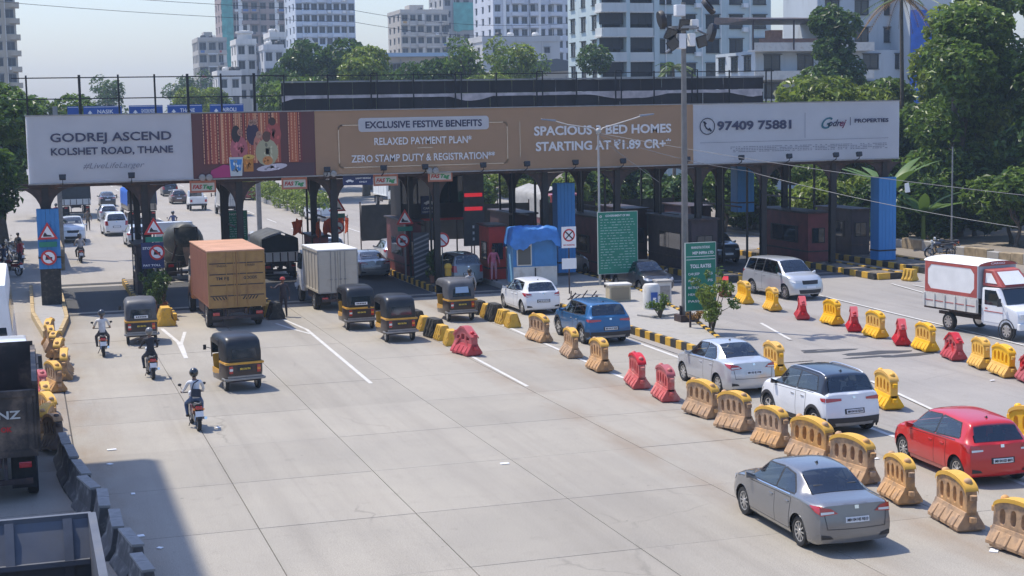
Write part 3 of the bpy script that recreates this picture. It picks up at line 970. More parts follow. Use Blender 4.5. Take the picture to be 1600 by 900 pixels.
M['cabin_trim'] = mat('cabin_trim', (.055, .052, .05), .8)
class Car:
    def __init__(s, kind, L, Wd, H, wb, foh, r, res=48):
        s.L, s.W, s.H, s.wb, s.r, s.kind = L, Wd, H, wb, r, kind
        st = STN[kind]
        xs = [q[0] * L - L / 2 for q in st]
        s.fw, s.fb, s.ft, s.fwt, s.fs = [pchip(xs, [q[i] for q in st]) for i in range(1, 6)]
        s.yf = L / 2 - foh
        s.yr = s.yf - wb
        s.res = res
        s.cr, s.cf = 0.13, 0.26
    def ctrl(s, y):
        w, zb, zt, wt, zs = s.fw(y) * s.W / 2, s.fb(y) * s.H, s.ft(y) * s.H, s.fwt(y) * s.W / 2, s.fs(y)
        g = zt - zb
        k = min(0.085, 0.35 * g)
        return [(0, zs), (.90 * w, zs), (.965 * w, zs + .09), (w, zs + .40 * (zb - zs)), (.992 * w, zs + .72 * (zb - zs)), (.965 * w, zb - .01), (.93 * w, zb + min(.045, .3 * g)),
                ((.93 * w + wt) / 2 + .012, zb + min(.045, .3 * g) + (zt - k - zb - min(.045, .3 * g)) * .5), (wt + .01, zt - k), (wt * .88, zt - k * .38), (wt * .5, zt - k * .06), (0, zt)]
    def sec(s, y, sub=3):
        c = s.ctrl(y)
        out = [c[0]]
        n = len(c)
        for i in range(1, n - 1):
            p0, p1, p2 = c[max(i - 1, 1)], c[i], c[i + 1]
            p3 = c[i + 2] if i + 2 < n else (-c[n - 2][0], c[n - 2][1])
            for q in range(sub):
                t = q / sub
                f = lambda k: 0.5 * (2 * p1[k] + (p2[k] - p0[k]) * t + (2 * p0[k] - 5 * p1[k] + 4 * p2[k] - p3[k]) * t * t + (3 * p1[k] - p0[k] - 3 * p2[k] + p3[k]) * t ** 3)
                out.append((f(0), f(1)))
        out.append(c[-1])
        return out
    def warp(s, x, y, z):
        hw = s.W / 2
        t = sstep((-s.L / 2 + 0.6 - y) / 0.6)
        y2 = y + t * (s.cr * (x / hw) ** 2 * (1 if abs(x) < hw else 1) + 0.30 * max(0, 0.38 - z) + (0.18 * max(0, z - 0.62)))
        t = sstep((y - s.L / 2 + 0.75) / 0.75)
        y2 -= t * (s.cf * (x / hw) ** 2 + 0.30 * max(0, 0.36 - z) + 0.25 * max(0, z - 0.55))
        return (x, y2, z)
    def side_x(s, y, z):
        c = s.sec(y)[1:]
        for a, b in zip(c, c[1:]):
            if a[1] <= z <= b[1] and b[1] > a[1]:
                return a[0] + (b[0] - a[0]) * (z - a[1]) / (b[1] - a[1])
        return c[-1][0]
    def top_z(s, x, y):
        c = s.sec(y)[len(s.sec(y)) // 2:]
        x = abs(x)
        for a, b in zip(c, c[1:]):
            if b[0] <= x <= a[0]:
                return a[1] + (b[1] - a[1]) * (a[0] - x) / max(1e-6, a[0] - b[0])
        return c[0][1]
    def bil(s, q, u, v):
        a, b, c, d = q
        return [a[k] * (1 - u) * (1 - v) + b[k] * u * (1 - v) + c[k] * u * v + d[k] * (1 - u) * v for k in (0, 1)]
    def side(s, mb, q, sg, d=0.006, n=5, m=4):
        rows = []
        for j in range(m + 1):
            row = []
            for i in range(n + 1):
                y, z = s.bil(q, i / n, j / m)
                p = s.warp(s.side_x(y, z), y, z)
                row.append((sg * (p[0] + d), p[1], p[2] + d * 0.3))
            rows.append(row)
        mb.grid(rows)
        return mb
    def top(s, mb, q, d=0.008, n=8, m=6, fwd=1):
        rows = []
        for j in range(m + 1):
            row = []
            for i in range(n + 1):
                x, y = s.bil(q, i / n, j / m)
                z = s.top_z(x, y)
                p = s.warp(x, y, z)
                row.append((p[0], p[1] + fwd * d * 0.5, p[2] + d))
            rows.append(row)
        mb.grid(rows)
        return mb
    def end(s, mb, q, sg, d=0.008, n=6, m=3):
        rows = []
        for j in range(m + 1):
            row = []
            for i in range(n + 1):
                x, z = s.bil(q, i / n, j / m)
                p = s.warp(x, sg * s.L / 2, z)
                row.append((p[0], p[1] + sg * d, p[2]))
            rows.append(row)
        mb.grid(rows)
        return mb
    sq, tq = [], []
    def hole(s, y0, y1, a, b, k):
        def inside(q, u, v, m):
            for i in range(4):
                p0, p1 = q[i], q[(i + 1) % 4]
                e = (p1[0] - p0[0], p1[1] - p0[1])
                n = math.hypot(*e)
                if ((u - p0[0]) * e[1] - (v - p0[1]) * e[0]) / n > -m:
                    return False
            return True
        y = (y0 + y1) / 2
        z = (a[k][1] + a[k + 1][1] + b[k][1] + b[k + 1][1]) / 4
        x = (a[k][0] + a[k + 1][0] + b[k][0] + b[k + 1][0]) / 4
        if k < 25 and any(inside(q, y, z, .0) for q in s.sq):
            return True
        f = s.tq
        return k >= 18 and any(inside(q if q[2][1] > q[0][1] else [q[3], q[2], q[1], q[0]], x, y, .0) for q in f)
    def shell(s, paint, roofm, parent):
        body, roof = MB(), MB()
        ys = [-s.L / 2 + s.L * i / s.res for i in range(s.res + 1)]
        secs = [s.sec(y) for y in ys]
        nv = len(secs[0])
        ra = s.r + 0.055
        def pt(i, k, sg):
            x, z = secs[i][k]
            y = ys[i]
            p = Vector(s.warp(x, y, z))
            inside = False
            if k >= 1 and z < s.fb(y) * s.H and k < nv * 0.45:
                for yc in (s.yf, s.yr):
                    dy, dz = p.y - yc, p.z - s.r
                    dd = math.hypot(dy, dz)
                    if dd < ra:
                        inside = True
                        if dd > 1e-4:
                            p.y, p.z = yc + dy / dd * ra, s.r + dz / dd * ra
            return (sg * p.x, p.y, p.z), inside
        kr = 1 + 3 * 7
        for sg in (1, -1):
            P = [[pt(i, k, sg) for k in range(nv)] for i in range(s.res + 1)]
            for i in range(s.res):
                for k in range(nv - 1):
                    c = [P[i][k], P[i + 1][k], P[i + 1][k + 1], P[i][k + 1]]
                    if k >= 12 and s.hole(ys[i], ys[i + 1], secs[i], secs[i + 1], k):
                        continue
                    if k == 0 and any(q[1] for q in c):
                        continue
                    if all(q[1] for q in c):
                        continue
                    ym = (ys[i] + ys[i + 1]) / 2 / s.L + 0.5
                    t = body
                    if roofm and k >= 1 + 3 * 5 and secs[i][-1][1] > 0.70 * s.H and ym < 0.73:
                        t = roof
                    t.add([q[0] for q in c], [(0, 1, 2, 3)] if sg > 0 else [(0, 3, 2, 1)])
        for i, sg in ((0, -1), (s.res, 1)):
            rows = []
            for k in range(1, nv):
                x, z = secs[i][k]
                rows.append([s.warp(x * (q / 5), ys[i], z) for q in range(-5, 6)])
            body.grid(rows)
        b = body.build('body', paint, parent, smooth=42)
        if roofm:
            roof.build('roof', roofm, parent, smooth=42)
        return b

WHEELS = {}
def wheel_me(r, w, style):
    k = (r, w, style)
    if k not in WHEELS:
        t = MB().lathe([(r * .64, -w / 2 + .02), (r * .72, -w / 2), (r * .93, -w / 2 + .005), (r, -w / 2 + .04), (r, w / 2 - .04), (r * .93, w / 2 - .005), (r * .72, w / 2), (r * .64, w / 2 - .02)], axis='X', n=28, cap=False)
        tm = t.mesh('tyre', M['rubber'], smooth=40)
        mb = MB()
        mb.cur = 0
        mb.lathe([(r * .66, w / 2 - .015), (r * .60, w / 2 - .02), (r * .585, w / 2 - .07)], axis='X', n=24, cap=False)
        mb.lathe([(r * .66, -w / 2 + .015), (0, -w / 2 + .02)], axis='X', n=16, cap=False)
        ns = {'alloy': 10, 'five': 5, 'steel': 8}.get(style, 8)
        for i in range(ns):
            a = 2 * PI * i / ns
            wd = r * (.045 if ns == 10 else .10)
            ca, sa = math.cos(a), math.sin(a)
            p = []
            for xx in (w / 2 - .05, w / 2 - .018):
                for rr, ww in ((r * .10, wd * 1.2), (r * .60, wd)):
                    for sgn in (-1, 1):
                        p.append((xx, rr * ca - sgn * ww * sa, rr * sa + sgn * ww * ca))
            mb.hexa([p[0], p[1], p[3], p[2], p[4], p[5], p[7], p[6]])
        mb.lathe([(0, w / 2 - .008), (r * .16, w / 2 - .012), (r * .17, w / 2 - .06)], axis='X', n=12, cap=False)
        mb.cur = 1
        mb.lathe([(r * .61, w / 2 - .06), (0, w / 2 - .075)], axis='X', n=20, cap=False)
        rm = mb.mesh('rim', [M['silver'] if style != 'dark' else M['grey_metal'], M['plastic_black']], smooth=35)
        WHEELS[k] = (tm, rm)
    return WHEELS[k]
def wheel(parent, x, y, r, w, style='alloy', side=1, steer=0.0):
    o = bpy.data.objects.new('wheel', None)
    COL.objects.link(o)
    o.parent = parent
    KIDS.setdefault(parent, []).append(o)
    o.location = (x, y, r)
    o.rotation_euler = (0, 0, (0 if side > 0 else PI) + steer)
    tm, rm = wheel_me(r, w, style)
    link('tyre', tm, o)
    link('rim', rm, o)
    return o
def paint(name, col, metal=0.0, rough=0.28):
    return mat('paint_' + name, col, rough, metal, var=0.04, scale=1.5, coat=0.7)

def make_car(name, label, cat, kind, L, Wd, H, wb, foh, r, pm, loc, rz=0.0, group='cars driving through the toll plaza', roofm=None, res=48,
             rails=False, cladding=False, style='alloy', lamps='sedan', plate=None, antenna=True, steer=0.0, tyrew=0.20):
    t = thing(name, label, cat, loc, rz, group)
    c = Car(kind, L, Wd, H, wb, foh, r, res)
    hw, yR, yF = Wd / 2, -L / 2, L / 2
    Y = lambda f: f * L - L / 2
    if kind == 'sedan':
        bs, ws, rg0, rg1 = [Y(.285), Y(.43), Y(.445), Y(.60), Y(.70)], (Y(.725), Y(.60)), Y(.17), Y(.318)
    elif kind == 'mpv':
        bs, ws, rg0, rg1 = [Y(.10), Y(.41), Y(.425), Y(.62), Y(.75)], (Y(.765), Y(.635)), Y(.012), Y(.072)
    else:
        bs, ws, rg0, rg1 = [Y(.175), Y(.40), Y(.415), Y(.585), Y(.70)], (Y(.715), Y(.58)), Y(.015), Y(.098)
    zb = lambda y: c.fb(y) * H + 0.055
    zt = lambda y: c.ft(y) * H - 0.095
    gl = M['car_glass']
    if kind == 'sedan':
        sq = [[(Y(.255), zb(bs[0]) + .02), (bs[1], zb(bs[1])), (bs[1], zt(bs[1])), (Y(.335), zt(Y(.335)) - .02)]]
    elif kind == 'mpv':
        sq = [[(Y(.10), zb(bs[0]) + .03), (Y(.255), zb(Y(.255))), (Y(.255), zt(Y(.255))), (Y(.12), zt(Y(.12)))], [(Y(.27), zb(Y(.27))), (bs[1], zb(bs[1])), (bs[1], zt(bs[1])), (Y(.27), zt(Y(.27)))]]
    else:
        sq = [[(Y(.15), zb(bs[0]) + .05), (bs[1], zb(bs[1])), (bs[1], zt(bs[1])), (Y(.20), zt(Y(.20)) - .015)]]
    sq.append([(bs[2], zb(bs[2])), (bs[4], zb(bs[4])), (bs[3] - .02, zt(bs[3] - .02) + .015), (bs[2], zt(bs[2]))])
    wb_ = hw * c.fwt(ws[0]) * .93
    wt_ = hw * c.fwt(ws[1]) * .90
    rb_ = hw * c.fwt(rg0) * (.92 if kind == 'sedan' else .93)
    rt_ = hw * c.fwt(rg1) * .90
    tq = [[(-wb_, ws[0]), (wb_, ws[0]), (wt_, ws[1]), (-wt_, ws[1])], [(-rb_, rg0), (rb_, rg0), (rt_, rg1), (-rt_, rg1)]]
    c.sq, c.tq = sq, tq
    body = c.shell(pm, roofm, t)
    # what shows through the glass: trim, seats with headrests, dashboard
    mi = M['cabin_trim']
    yc0, yc1 = Y(.12 if kind != 'sedan' else .24), ws[0] - .15
    hb = c.fb(0) * H
    MB().box(-hw * .86, hw * .86, yc0, yc1, .32, hb - .22).build('cabin_floor', mi, t)
    MB().box(-hw * .80, hw * .80, ws[0] - .35, ws[0] - .05, hb - .23, hb - .02).build('dashboard', mi, t, bevel=.03)
    MB().box(-hw * .78, hw * .78, yc0, yc0 + .32, hb - .21, hb - .06).build('parcel_shelf', mi, t)
    for ys in ((Y(.50), Y(.30)) if kind != 'mpv' else (Y(.56), Y(.36), Y(.17))):
        for sx in (1, -1):
            st_ = MB().hexa([(sx * hw * .42 - .24, ys - .20, hb - .5), (sx * hw * .42 + .24, ys - .20, hb - .5), (sx * hw * .42 + .24, ys - .05, hb - .5), (sx * hw * .42 - .24, ys - .05, hb - .5),
                             (sx * hw * .42 - .20, ys - .36, hb + .10), (sx * hw * .42 + .20, ys - .36, hb + .10), (sx * hw * .42 + .20, ys - .26, hb + .10), (sx * hw * .42 - .20, ys - .26, hb + .10)])
            st_.box(sx * hw * .42 - .11, sx * hw * .42 + .11, ys - .40, ys - .31, hb + .12, hb + .27).build('seat', mi, t, bevel=.025)
    for sg in (1, -1):
        tm_ = MB()
        for q in sq:
            for i in range(4):
                a, b = Vector(q[i]), Vector(q[(i + 1) % 4])
                nn = (b - a).normalized()
                nn = Vector((nn.y, -nn.x)) * .028
                c.side(tm_, [tuple(a + nn), tuple(b + nn), tuple(b - nn * .25), tuple(a - nn * .25)], sg, .0035, 6, 1)
        c.side(tm_, [(bs[1] - .01, zb(bs[1])), (bs[2] + .01, zb(bs[2])), (bs[2] + .01, zt(bs[2])), (bs[1] - .01, zt(bs[1]))], sg, .0045, 1, 4)
        tm_.build('window_trim', M['plastic_black'], t, smooth=60)
        c.side(MB(), [(bs[0] + .02, zb(bs[0]) - .035), (bs[4] - .02, zb(bs[4]) - .03), (bs[4] - .02, zb(bs[4]) - .018), (bs[0] + .02, zb(bs[0]) - .02)], sg, .007, 10, 1).build('belt_strip', M['chrome'] if kind == 'sedan' else M['plastic_black'], t, smooth=60)
        mb = MB()
        zr = zb(bs[0])
        if kind == 'sedan':
            c.side(mb, [(Y(.255), zr + .02), (bs[1], zb(bs[1])), (bs[1], zt(bs[1])), (Y(.335), zt(Y(.335)) - .02)], sg)
        elif kind == 'mpv':
            c.side(mb, [(Y(.10), zr + .03), (Y(.255), zb(Y(.255))), (Y(.255), zt(Y(.255))), (Y(.12), zt(Y(.12)))], sg)
            mb2 = MB()
            c.side(mb2, [(Y(.27), zb(Y(.27))), (bs[1], zb(bs[1])), (bs[1], zt(bs[1])), (Y(.27), zt(Y(.27)))], sg)
            mb2.build('side_window', gl, t, smooth=60)
        else:
            c.side(mb, [(Y(.15), zr + .05), (bs[1], zb(bs[1])), (bs[1], zt(bs[1])), (Y(.20), zt(Y(.20)) - .015)], sg)
        mb.build('side_window', gl, t, smooth=60)
        mb = MB()
        yy = bs[4]
        top_f = bs[3] if kind != 'mpv' else bs[3]
        c.side(mb, [(bs[2], zb(bs[2])), (yy, zb(yy) + .0), (top_f - .02, zt(top_f - .02) + .015), (bs[2], zt(bs[2]))], sg)
        mb.build('side_window', gl, t, smooth=60)
        # doors with a dark gap round them
        for a, b in ((Y(.275) if kind != 'mpv' else Y(.27), bs[1] + .02), (bs[1] + .035, bs[4] + .05)):
            z0 = c.fs((a + b) / 2) + .12
            a2 = max(a, c.yr + r + .1) if a < c.yr + r + .1 else a
            q = [(a2, z0), (b, z0), (b, c.fb(b) * H - .035), (a, c.fb(a) * H - .035)]
            g = .011
            qg = [(q[0][0] - g, q[0][1] - g), (q[1][0] + g, q[1][1] - g), (q[2][0] + g, q[2][1] + g), (q[3][0] - g, q[3][1] + g)]
            d = c.side(MB(), q, sg, d=.005, n=6, m=6).build('door', pm, t, smooth=60)
            c.side(MB(), qg, sg, d=.002, n=6, m=6).build('door_seal', M['plastic_black'], d, smooth=60)
            hx = c.side_x(a + .15, c.fb(a) * H - .13)
            MB().box(sg * (hx + .012) - .014, sg * (hx + .012) + .014, a + .08, a + .24, c.fb(a) * H - .145, c.fb(a) * H - .115).build('handle', pm if kind != 'suv' else M['chrome'], d, bevel=.008)
        # mirror
        ym = bs[4] - .02
        xm = c.side_x(ym, zb(ym))
        MB().hexa([(sg * (xm - .02), ym - .05, zb(ym) - .05), (sg * (xm + .19), ym - .06, zb(ym) - .03), (sg * (xm + .18), ym + .06, zb(ym) - .03), (sg * (xm - .02), ym + .05, zb(ym) - .05),
                   (sg * (xm - .02), ym - .05, zb(ym) + .02), (sg * (xm + .19), ym - .06, zb(ym) + .11), (sg * (xm + .17), ym + .05, zb(ym) + .10), (sg * (xm - .02), ym + .05, zb(ym) + .02)]).build('mirror', roofm or pm, t, bevel=.02, smooth=50)
        # lower black sill
        if cladding:
            c.side(MB(), [(c.yr + r + .06, c.fs(0) + .02), (c.yf - r - .06, c.fs(0) + .02), (c.yf - r - .06, c.fs(0) + .17), (c.yr + r + .06, c.fs(0) + .17)], sg, d=.012, n=6, m=2).build('sill_trim', M['plastic_black'], t, smooth=60)
        for yc, st_ in ((c.yf, steer), (c.yr, 0)):
            wheel(t, sg * (hw - tyrew / 2 - .035), yc, r, tyrew, style, sg, st_)
            # dark wheel well behind the tyre
            mb = MB()
            ra = r + .06
            rows = []
            for q in range(13):
                a = PI * q / 12
                rows.append([(sg * xx, yc + ra * math.cos(a), r + ra * math.sin(a)) for xx in (hw * .35, hw * .93)])
            mb.grid(rows)
            mb.add([(sg * hw * .35, yc + ra * math.cos(PI * q / 12), r + ra * math.sin(PI * q / 12)) for q in range(13)] + [(sg * hw * .35, yc, .12)], [(q, q + 1, 13) for q in range(12)])
            mb.build('wheel_well', M['plastic_black'], t, smooth=40)
            if cladding:
                rows = []
                for q in range(17):
                    a = PI * (-.12 + 1.24 * q / 16)
                    row = []
                    for rr in (ra - .012, ra + .075):
                        y_, z_ = yc + rr * math.cos(a), r + rr * math.sin(a)
                        row.append((sg * (c.side_x(min(max(y_, yR + .05), yF - .05), max(z_, c.fs(y_) + .01)) + .012), y_, z_))
                    rows.append(row)
                MB().grid(rows).build('arch_trim', M['plastic_black'], t, smooth=60)
        if rails:
            pts = []
            for q in range(9):
                y = Y(.14) + (Y(.58) - Y(.14)) * q / 8
                pts.append((sg * (c.fwt(y) * hw * .93), y, c.top_z(c.fwt(y) * hw * .93, y) + (.035 if 0 < q < 8 else 0)))
            MB().tube(pts, .02, 6).build('roof_rail', M['silver'], t, smooth=60)
    # glass front and back
    c.top(MB(), [(-wb_, ws[0]), (wb_, ws[0]), (wt_, ws[1]), (-wt_, ws[1])], fwd=1).build('windscreen', gl, t, smooth=60)
    c.top(MB(), [(-rb_, rg0), (rb_, rg0), (rt_, rg1), (-rt_, rg1)], fwd=-1).build('rear_window', gl, t, smooth=60)
    # rear end
    zl = .60 * H if kind == 'sedan' else .585 * H
    for sg in (1, -1):
        mb = MB()
        if lamps in ('sedan', 'hatch'):
            h_ = .13 if lamps == 'sedan' else .15
            c.end(mb, [(sg * hw * (.46 if lamps == 'sedan' else .60), zl - .05), (sg * hw * .875, zl - .09), (sg * hw * .875, zl + h_ * .62), (sg * hw * .62, zl + .05)], -1, .012)
            c.side(mb, [(yR + .012, zl - .07), (yR + .13, zl - .03), (yR + .42, zl + h_ * .55), (yR + .012, zl + h_ * .62)], sg, .010)
        elif lamps == 'slim':
            c.end(mb, [(sg * hw * .42, zl - .01), (sg * hw * .90, zl - .05), (sg * hw * .90, zl + .06), (sg * hw * .42, zl + .05)], -1, .012)
            c.side(mb, [(yR + .012, zl - .05), (yR + .16, zl - .02), (yR + .22, zl + .05), (yR + .012, zl + .06)], sg, .010)
        else:
            c.end(mb, [(sg * hw * .70, zl - .22), (sg * hw * .90, zl - .22), (sg * hw * .90, zl + .12), (sg * hw * .74, zl + .12)], -1, .012)
            c.side(mb, [(yR + .012, zl - .22), (yR + .12, zl - .2), (yR + .2, zl + .10), (yR + .012, zl + .12)], sg, .010)
        tl = mb.build('tail_lamp', M['lamp_red'], t, smooth=60)
        if lamps in ('sedan', 'hatch'):
            c.end(MB(), [(sg * hw * .56, zl - .042), (sg * hw * .86, zl - .066), (sg * hw * .86, zl - .015), (sg * hw * .56, zl - .005)], -1, .02).build('reversing_lens', M['lamp_clear'], tl, smooth=60)
        c.end(MB(), [(sg * hw * .58, .34), (sg * hw * .86, .33), (sg * hw * .86, .43), (sg * hw * .64, .40)], -1, .012).build('bumper_vent', M['plastic_black'], t, smooth=60)
        # headlamps
        zh = .47 * H
        mb = MB()
        c.end(mb, [(sg * hw * .46, zh - .02), (sg * hw * .79, zh - .05), (sg * hw * .79, zh + .055), (sg * hw * .46, zh + .035)], 1, .012)
        c.side(mb, [(yF - .012, zh - .05), (yF - .25, zh + .0), (yF - .40, zh + .10), (yF - .012, zh + .05)], sg, .010)
        mb.build('headlight', M['lamp_clear'], t, smooth=60)
    zp = .475 * H if kind == 'sedan' else .40 * H
    if lamps == 'sedan':
        # recessed dark gap round the boot lid
        mb = MB()
        for a, b in (((-.72, .36), (.72, .36)), ((-.80, .66), (-.72, .36)), ((.72, .36), (.80, .66))):
            q0, q1 = Vector((a[0] * hw, a[1] * H)), Vector((b[0] * hw, b[1] * H))
            d = (q1 - q0).normalized() * .007
            nn = Vector((-d.y, d.x))
            c.end(mb, [tuple(q0 - nn), tuple(q1 - nn), tuple(q1 + nn), tuple(q0 + nn)], -1, .004, n=6, m=1)
        mb.build('boot_gap', M['plastic_black'], t)
    c.end(MB(), [(-.30, zp - .06), (.30, zp - .06), (.30, zp + .08), (-.30, zp + .08)], -1, .008).build('plate_recess', M['plastic_black'] if lamps != 'sedan' else pm, t)
    pl = c.end(MB(), [(-.255, zp - .045), (.255, zp - .045), (.255, zp + .062), (-.255, zp + .062)], -1, .016).build('number_plate', M['plate_white'], t)
    if plate:
        p0 = c.warp(0, yR, zp)
        text('plate_text', plate, .085, M['ink'], pl, (-.225, p0[1] - .022, zp - .02), width=.45, thick=.002)
    c.end(MB(), [(-.045, zl + .03), (.045, zl + .03), (.045, zl + .10), (-.045, zl + .10)], -1, .012, 2, 2).build('badge', M['chrome'], t)
    if cladding:
        mb = MB()
        c.end(mb, [(-hw * .885, .29), (hw * .885, .29), (hw * .885, .52), (-hw * .885, .52)], -1, .012, 10, 3)
        for sg in (1, -1):
            c.side(mb, [(yR + .012, .30), (c.yr - r - .07, .30), (c.yr - r - .07, .5), (yR + .012, .52)], sg, .011)
        mb.build('bumper_trim', M['plastic_black'], t, smooth=60)
        c.end(MB(), [(-hw * .62, .30), (hw * .62, .30), (hw * .66, .38), (-hw * .66, .38)], -1, .02, 8, 2).build('skid_plate', M['grey_metal'], t, smooth=60)
    # front end
    c.end(MB(), [(-hw * .44, .40 * H), (hw * .44, .40 * H), (hw * .48, .50 * H), (-hw * .48, .50 * H)], 1, .010).build('grille', M['plastic_black'], t, smooth=60)
    c.end(MB(), [(-hw * .6, .30), (hw * .6, .30), (hw * .66, .30 + .1 * H), (-hw * .66, .30 + .1 * H)], 1, .012).build('lower_grille', M['plastic_black'], t, smooth=60)
    c.end(MB(), [(-.25, .30 * H), (.25, .30 * H), (.25, .30 * H + .11), (-.25, .30 * H + .11)], 1, .02).build('number_plate', M['plate_white'], t)
    if antenna:
        ya = Y(.40) if kind == 'sedan' else Y(.2)
        z = c.top_z(0, ya)
        MB().hexa([(-.02, ya - .08, z - .01), (.02, ya - .08, z - .01), (.02, ya + .08, z - .01), (-.02, ya + .08, z - .01), (-.008, ya - .07, z + .05), (.008, ya - .07, z + .05), (.008, ya - .02, z + .02), (-.008, ya - .02, z + .02)]).build('antenna', M['plastic_black'], t)
    t['L'] = L
    return t, c

p_grey = mat('paint_steel_grey', (0.20, 0.20, 0.205), 0.26, 0.5, var=0.04, scale=1.5, coat=1.0)
p_red = paint('red', (0.52, 0.012, 0.010), 0.0)
p_white = paint('white', (0.76, 0.77, 0.78), 0.0)
p_silver = paint('silver', (0.56, 0.57, 0.58), 0.45)
p_blue = paint('blue', (0.008, 0.10, 0.25), 0.2)
p_dark = paint('charcoal', (0.055, 0.057, 0.062), 0.35)
p_black = paint('black', (0.012, 0.013, 0.016), 0.1)
p_mid = paint('mid_grey', (0.25, 0.26, 0.27), 0.4)

make_car('saloon_car', 'grey saloon car nearest the camera, driving alone on the open concrete', 'car', 'sedan', 4.49, 1.73, 1.485, 2.65, .93, .315, p_grey, (15.36, 28.6, 0), R(-1.5), res=64, plate='MH 04 HS 9313')
make_car('hatchback_car', 'bright red hatchback at the right edge beside the yellow barriers', 'car', 'hatch', 3.99, 1.745, 1.51, 2.52, .83, .315, p_red, (21.3, 32.0, 0), R(-3), res=56, lamps='hatch', plate='MH 04 KD 8071')
make_car('suv_car', 'white compact SUV with black roof and black lower cladding', 'car', 'suv', 3.995, 1.79, 1.685, 2.50, .80, .345, p_white, (20.85, 38.2, 0), R(2), res=56, roofm=p_black, rails=True, cladding=True, lamps='slim', style='five', plate='MH 04 LE 5216')
make_car('saloon_car', 'silver saloon car with red corner lamps ahead of the white compact SUV', 'car', 'sedan', 4.28, 1.70, 1.53, 2.50, .86, .305, p_silver, (21.05, 44.7, 0), R(1.5), res=52, style='steel', plate='MH 02 BJ 1740')
make_car('suv_car', 'deep blue coupe styled SUV beside the striped island kerb', 'car', 'suv', 4.31, 1.81, 1.60, 2.56, .85, .35, p_blue, (20.85, 56.3, 0), R(1), res=52, cladding=True, lamps='slim', style='five', plate='MH 04 LP 3028')
make_car('hatchback_car', 'white hatchback between the small yellow blocks and the tarpaulin kiosk', 'car', 'hatch', 3.99, 1.735, 1.505, 2.57, .82, .315, p_white, (21.4, 65.7, 0), R(1), res=48, lamps='hatch', plate='MH 43 AX 512')
make_car('people_carrier', 'dark grey people carrier stopped at the toll booth by the tarpaulin kiosk', 'car', 'mpv', 4.30, 1.70, 1.69, 2.74, .80, .32, p_mid, (21.45, 77.9, 0), R(1), res=44, lamps='tall', plate='MH 04 FR 71')
make_car('saloon_car', 'grey luxury saloon in the shade right of the beige box truck', 'car', 'sedan', 4.65, 1.82, 1.43, 2.81, .82, .325, p_mid, (18.0, 84.4, 0), R(1), res=44)
make_car('suv_car', 'white SUV in the shade just ahead of the grey luxury saloon', 'car', 'suv', 4.2, 1.78, 1.70, 2.6, .8, .34, p_white, (17.3, 92.5, 0), 0, res=36, lamps='tall')
make_car('hatchback_car', 'grey hatchback ahead of the dark people carrier under the toll canopy', 'car', 'hatch', 3.9, 1.72, 1.55, 2.45, .8, .31, p_silver, (20.8, 90.2, 0), 0, res=36, lamps='hatch')
make_car('saloon_car', 'charcoal saloon driving towards the camera beside the green notice board', 'car', 'sedan', 4.40, 1.70, 1.50, 2.60, .92, .31, p_dark, (28.9, 70.6, 0), R(184), res=48)
make_car('hatchback_car', 'pale hatchback facing the camera in the shade behind the charcoal saloon', 'car', 'hatch', 3.9, 1.7, 1.55, 2.45, .8, .31, p_silver, (29.6, 79.6, 0), R(181), res=40)
make_car('people_carrier', 'large silver people carrier leaving the toll lane towards the camera', 'car', 'mpv', 4.74, 1.83, 1.80, 2.75, .92, .345, p_silver, (34.05, 65.7, 0), R(186), res=52)
make_car('suv_car', 'dark SUV waiting in the shaded lane beside the maroon booth', 'car', 'suv', 4.2, 1.78, 1.72, 2.6, .8, .34, p_dark, (38.3, 82.5, 0), R(180), res=36)
# far traffic beyond the gantry
make_car('suv_car', 'white SUV seen from behind on the pale road beyond the left toll lane', 'car', 'suv', 4.3, 1.8, 1.80, 2.6, .8, .35, p_white, (6.6, 124.6, 0), R(3), res=32, lamps='tall')
make_car('hatchback_car', 'grey hatchback behind the gantry post, right of the far white SUV', 'car', 'hatch', 3.8, 1.65, 1.5, 2.4, .8, .30, p_silver, (7.5, 113.0, 0), R(2), res=32, lamps='hatch')
make_car('suv_car', 'white SUV facing the camera beyond the left blue clad post', 'car', 'suv', 4.5, 1.82, 1.85, 2.7, .8, .36, p_white, (3.3, 119.5, 0), R(180), res=32)
make_car('hatchback_car', 'small red hatchback on the far road beside the green hedge', 'car', 'hatch', 3.8, 1.68, 1.55, 2.4, .8, .31, paint('maroon', (0.28, 0.025, 0.022)), (23.6, 171.0, 0), R(0), res=28, lamps='hatch')
make_car('suv_car', 'dark SUV on the far road ahead of the small white pickup', 'car', 'suv', 4.3, 1.8, 1.75, 2.6, .8, .35, p_dark, (16.3, 186, 0), 0, res=28, lamps='tall')
make_car('hatchback_car', 'brownish hatchback far off, left of the small white pickup', 'car', 'hatch', 3.8, 1.65, 1.5, 2.4, .8, .30, paint('brown', (0.12, 0.07, 0.055), 0.2), (15.6, 168, 0), 0, res=28, lamps='hatch')
make_car('saloon_car', 'white saloon far off beyond the toll lane with orange flags', 'car', 'sedan', 4.4, 1.7, 1.5, 2.6, .9, .31, p_white, (24.2, 133.0, 0), R(4), res=32)
make_car('suv_car', 'tiny grey SUV farthest up the left carriageway', 'car', 'suv', 4.3, 1.8, 1.75, 2.6, .8, .35, p_mid, (17.2, 215, 0), 0, res=24, lamps='tall')
make_car('hatchback_car', 'silver hatchback passing the blue tarpaulined lorry on the far road', 'car', 'hatch', 3.8, 1.65, 1.5, 2.4, .8, .30, p_silver, (7.0, 142.0, 0), R(2), res=28, lamps='hatch')
make_car('saloon_car', 'dark saloon far off on the left carriageway, ahead of the blue tarpaulined lorry', 'car', 'sedan', 4.4, 1.7, 1.5, 2.6, .9, .31, p_dark, (8.3, 168.0, 0), 0, res=28)
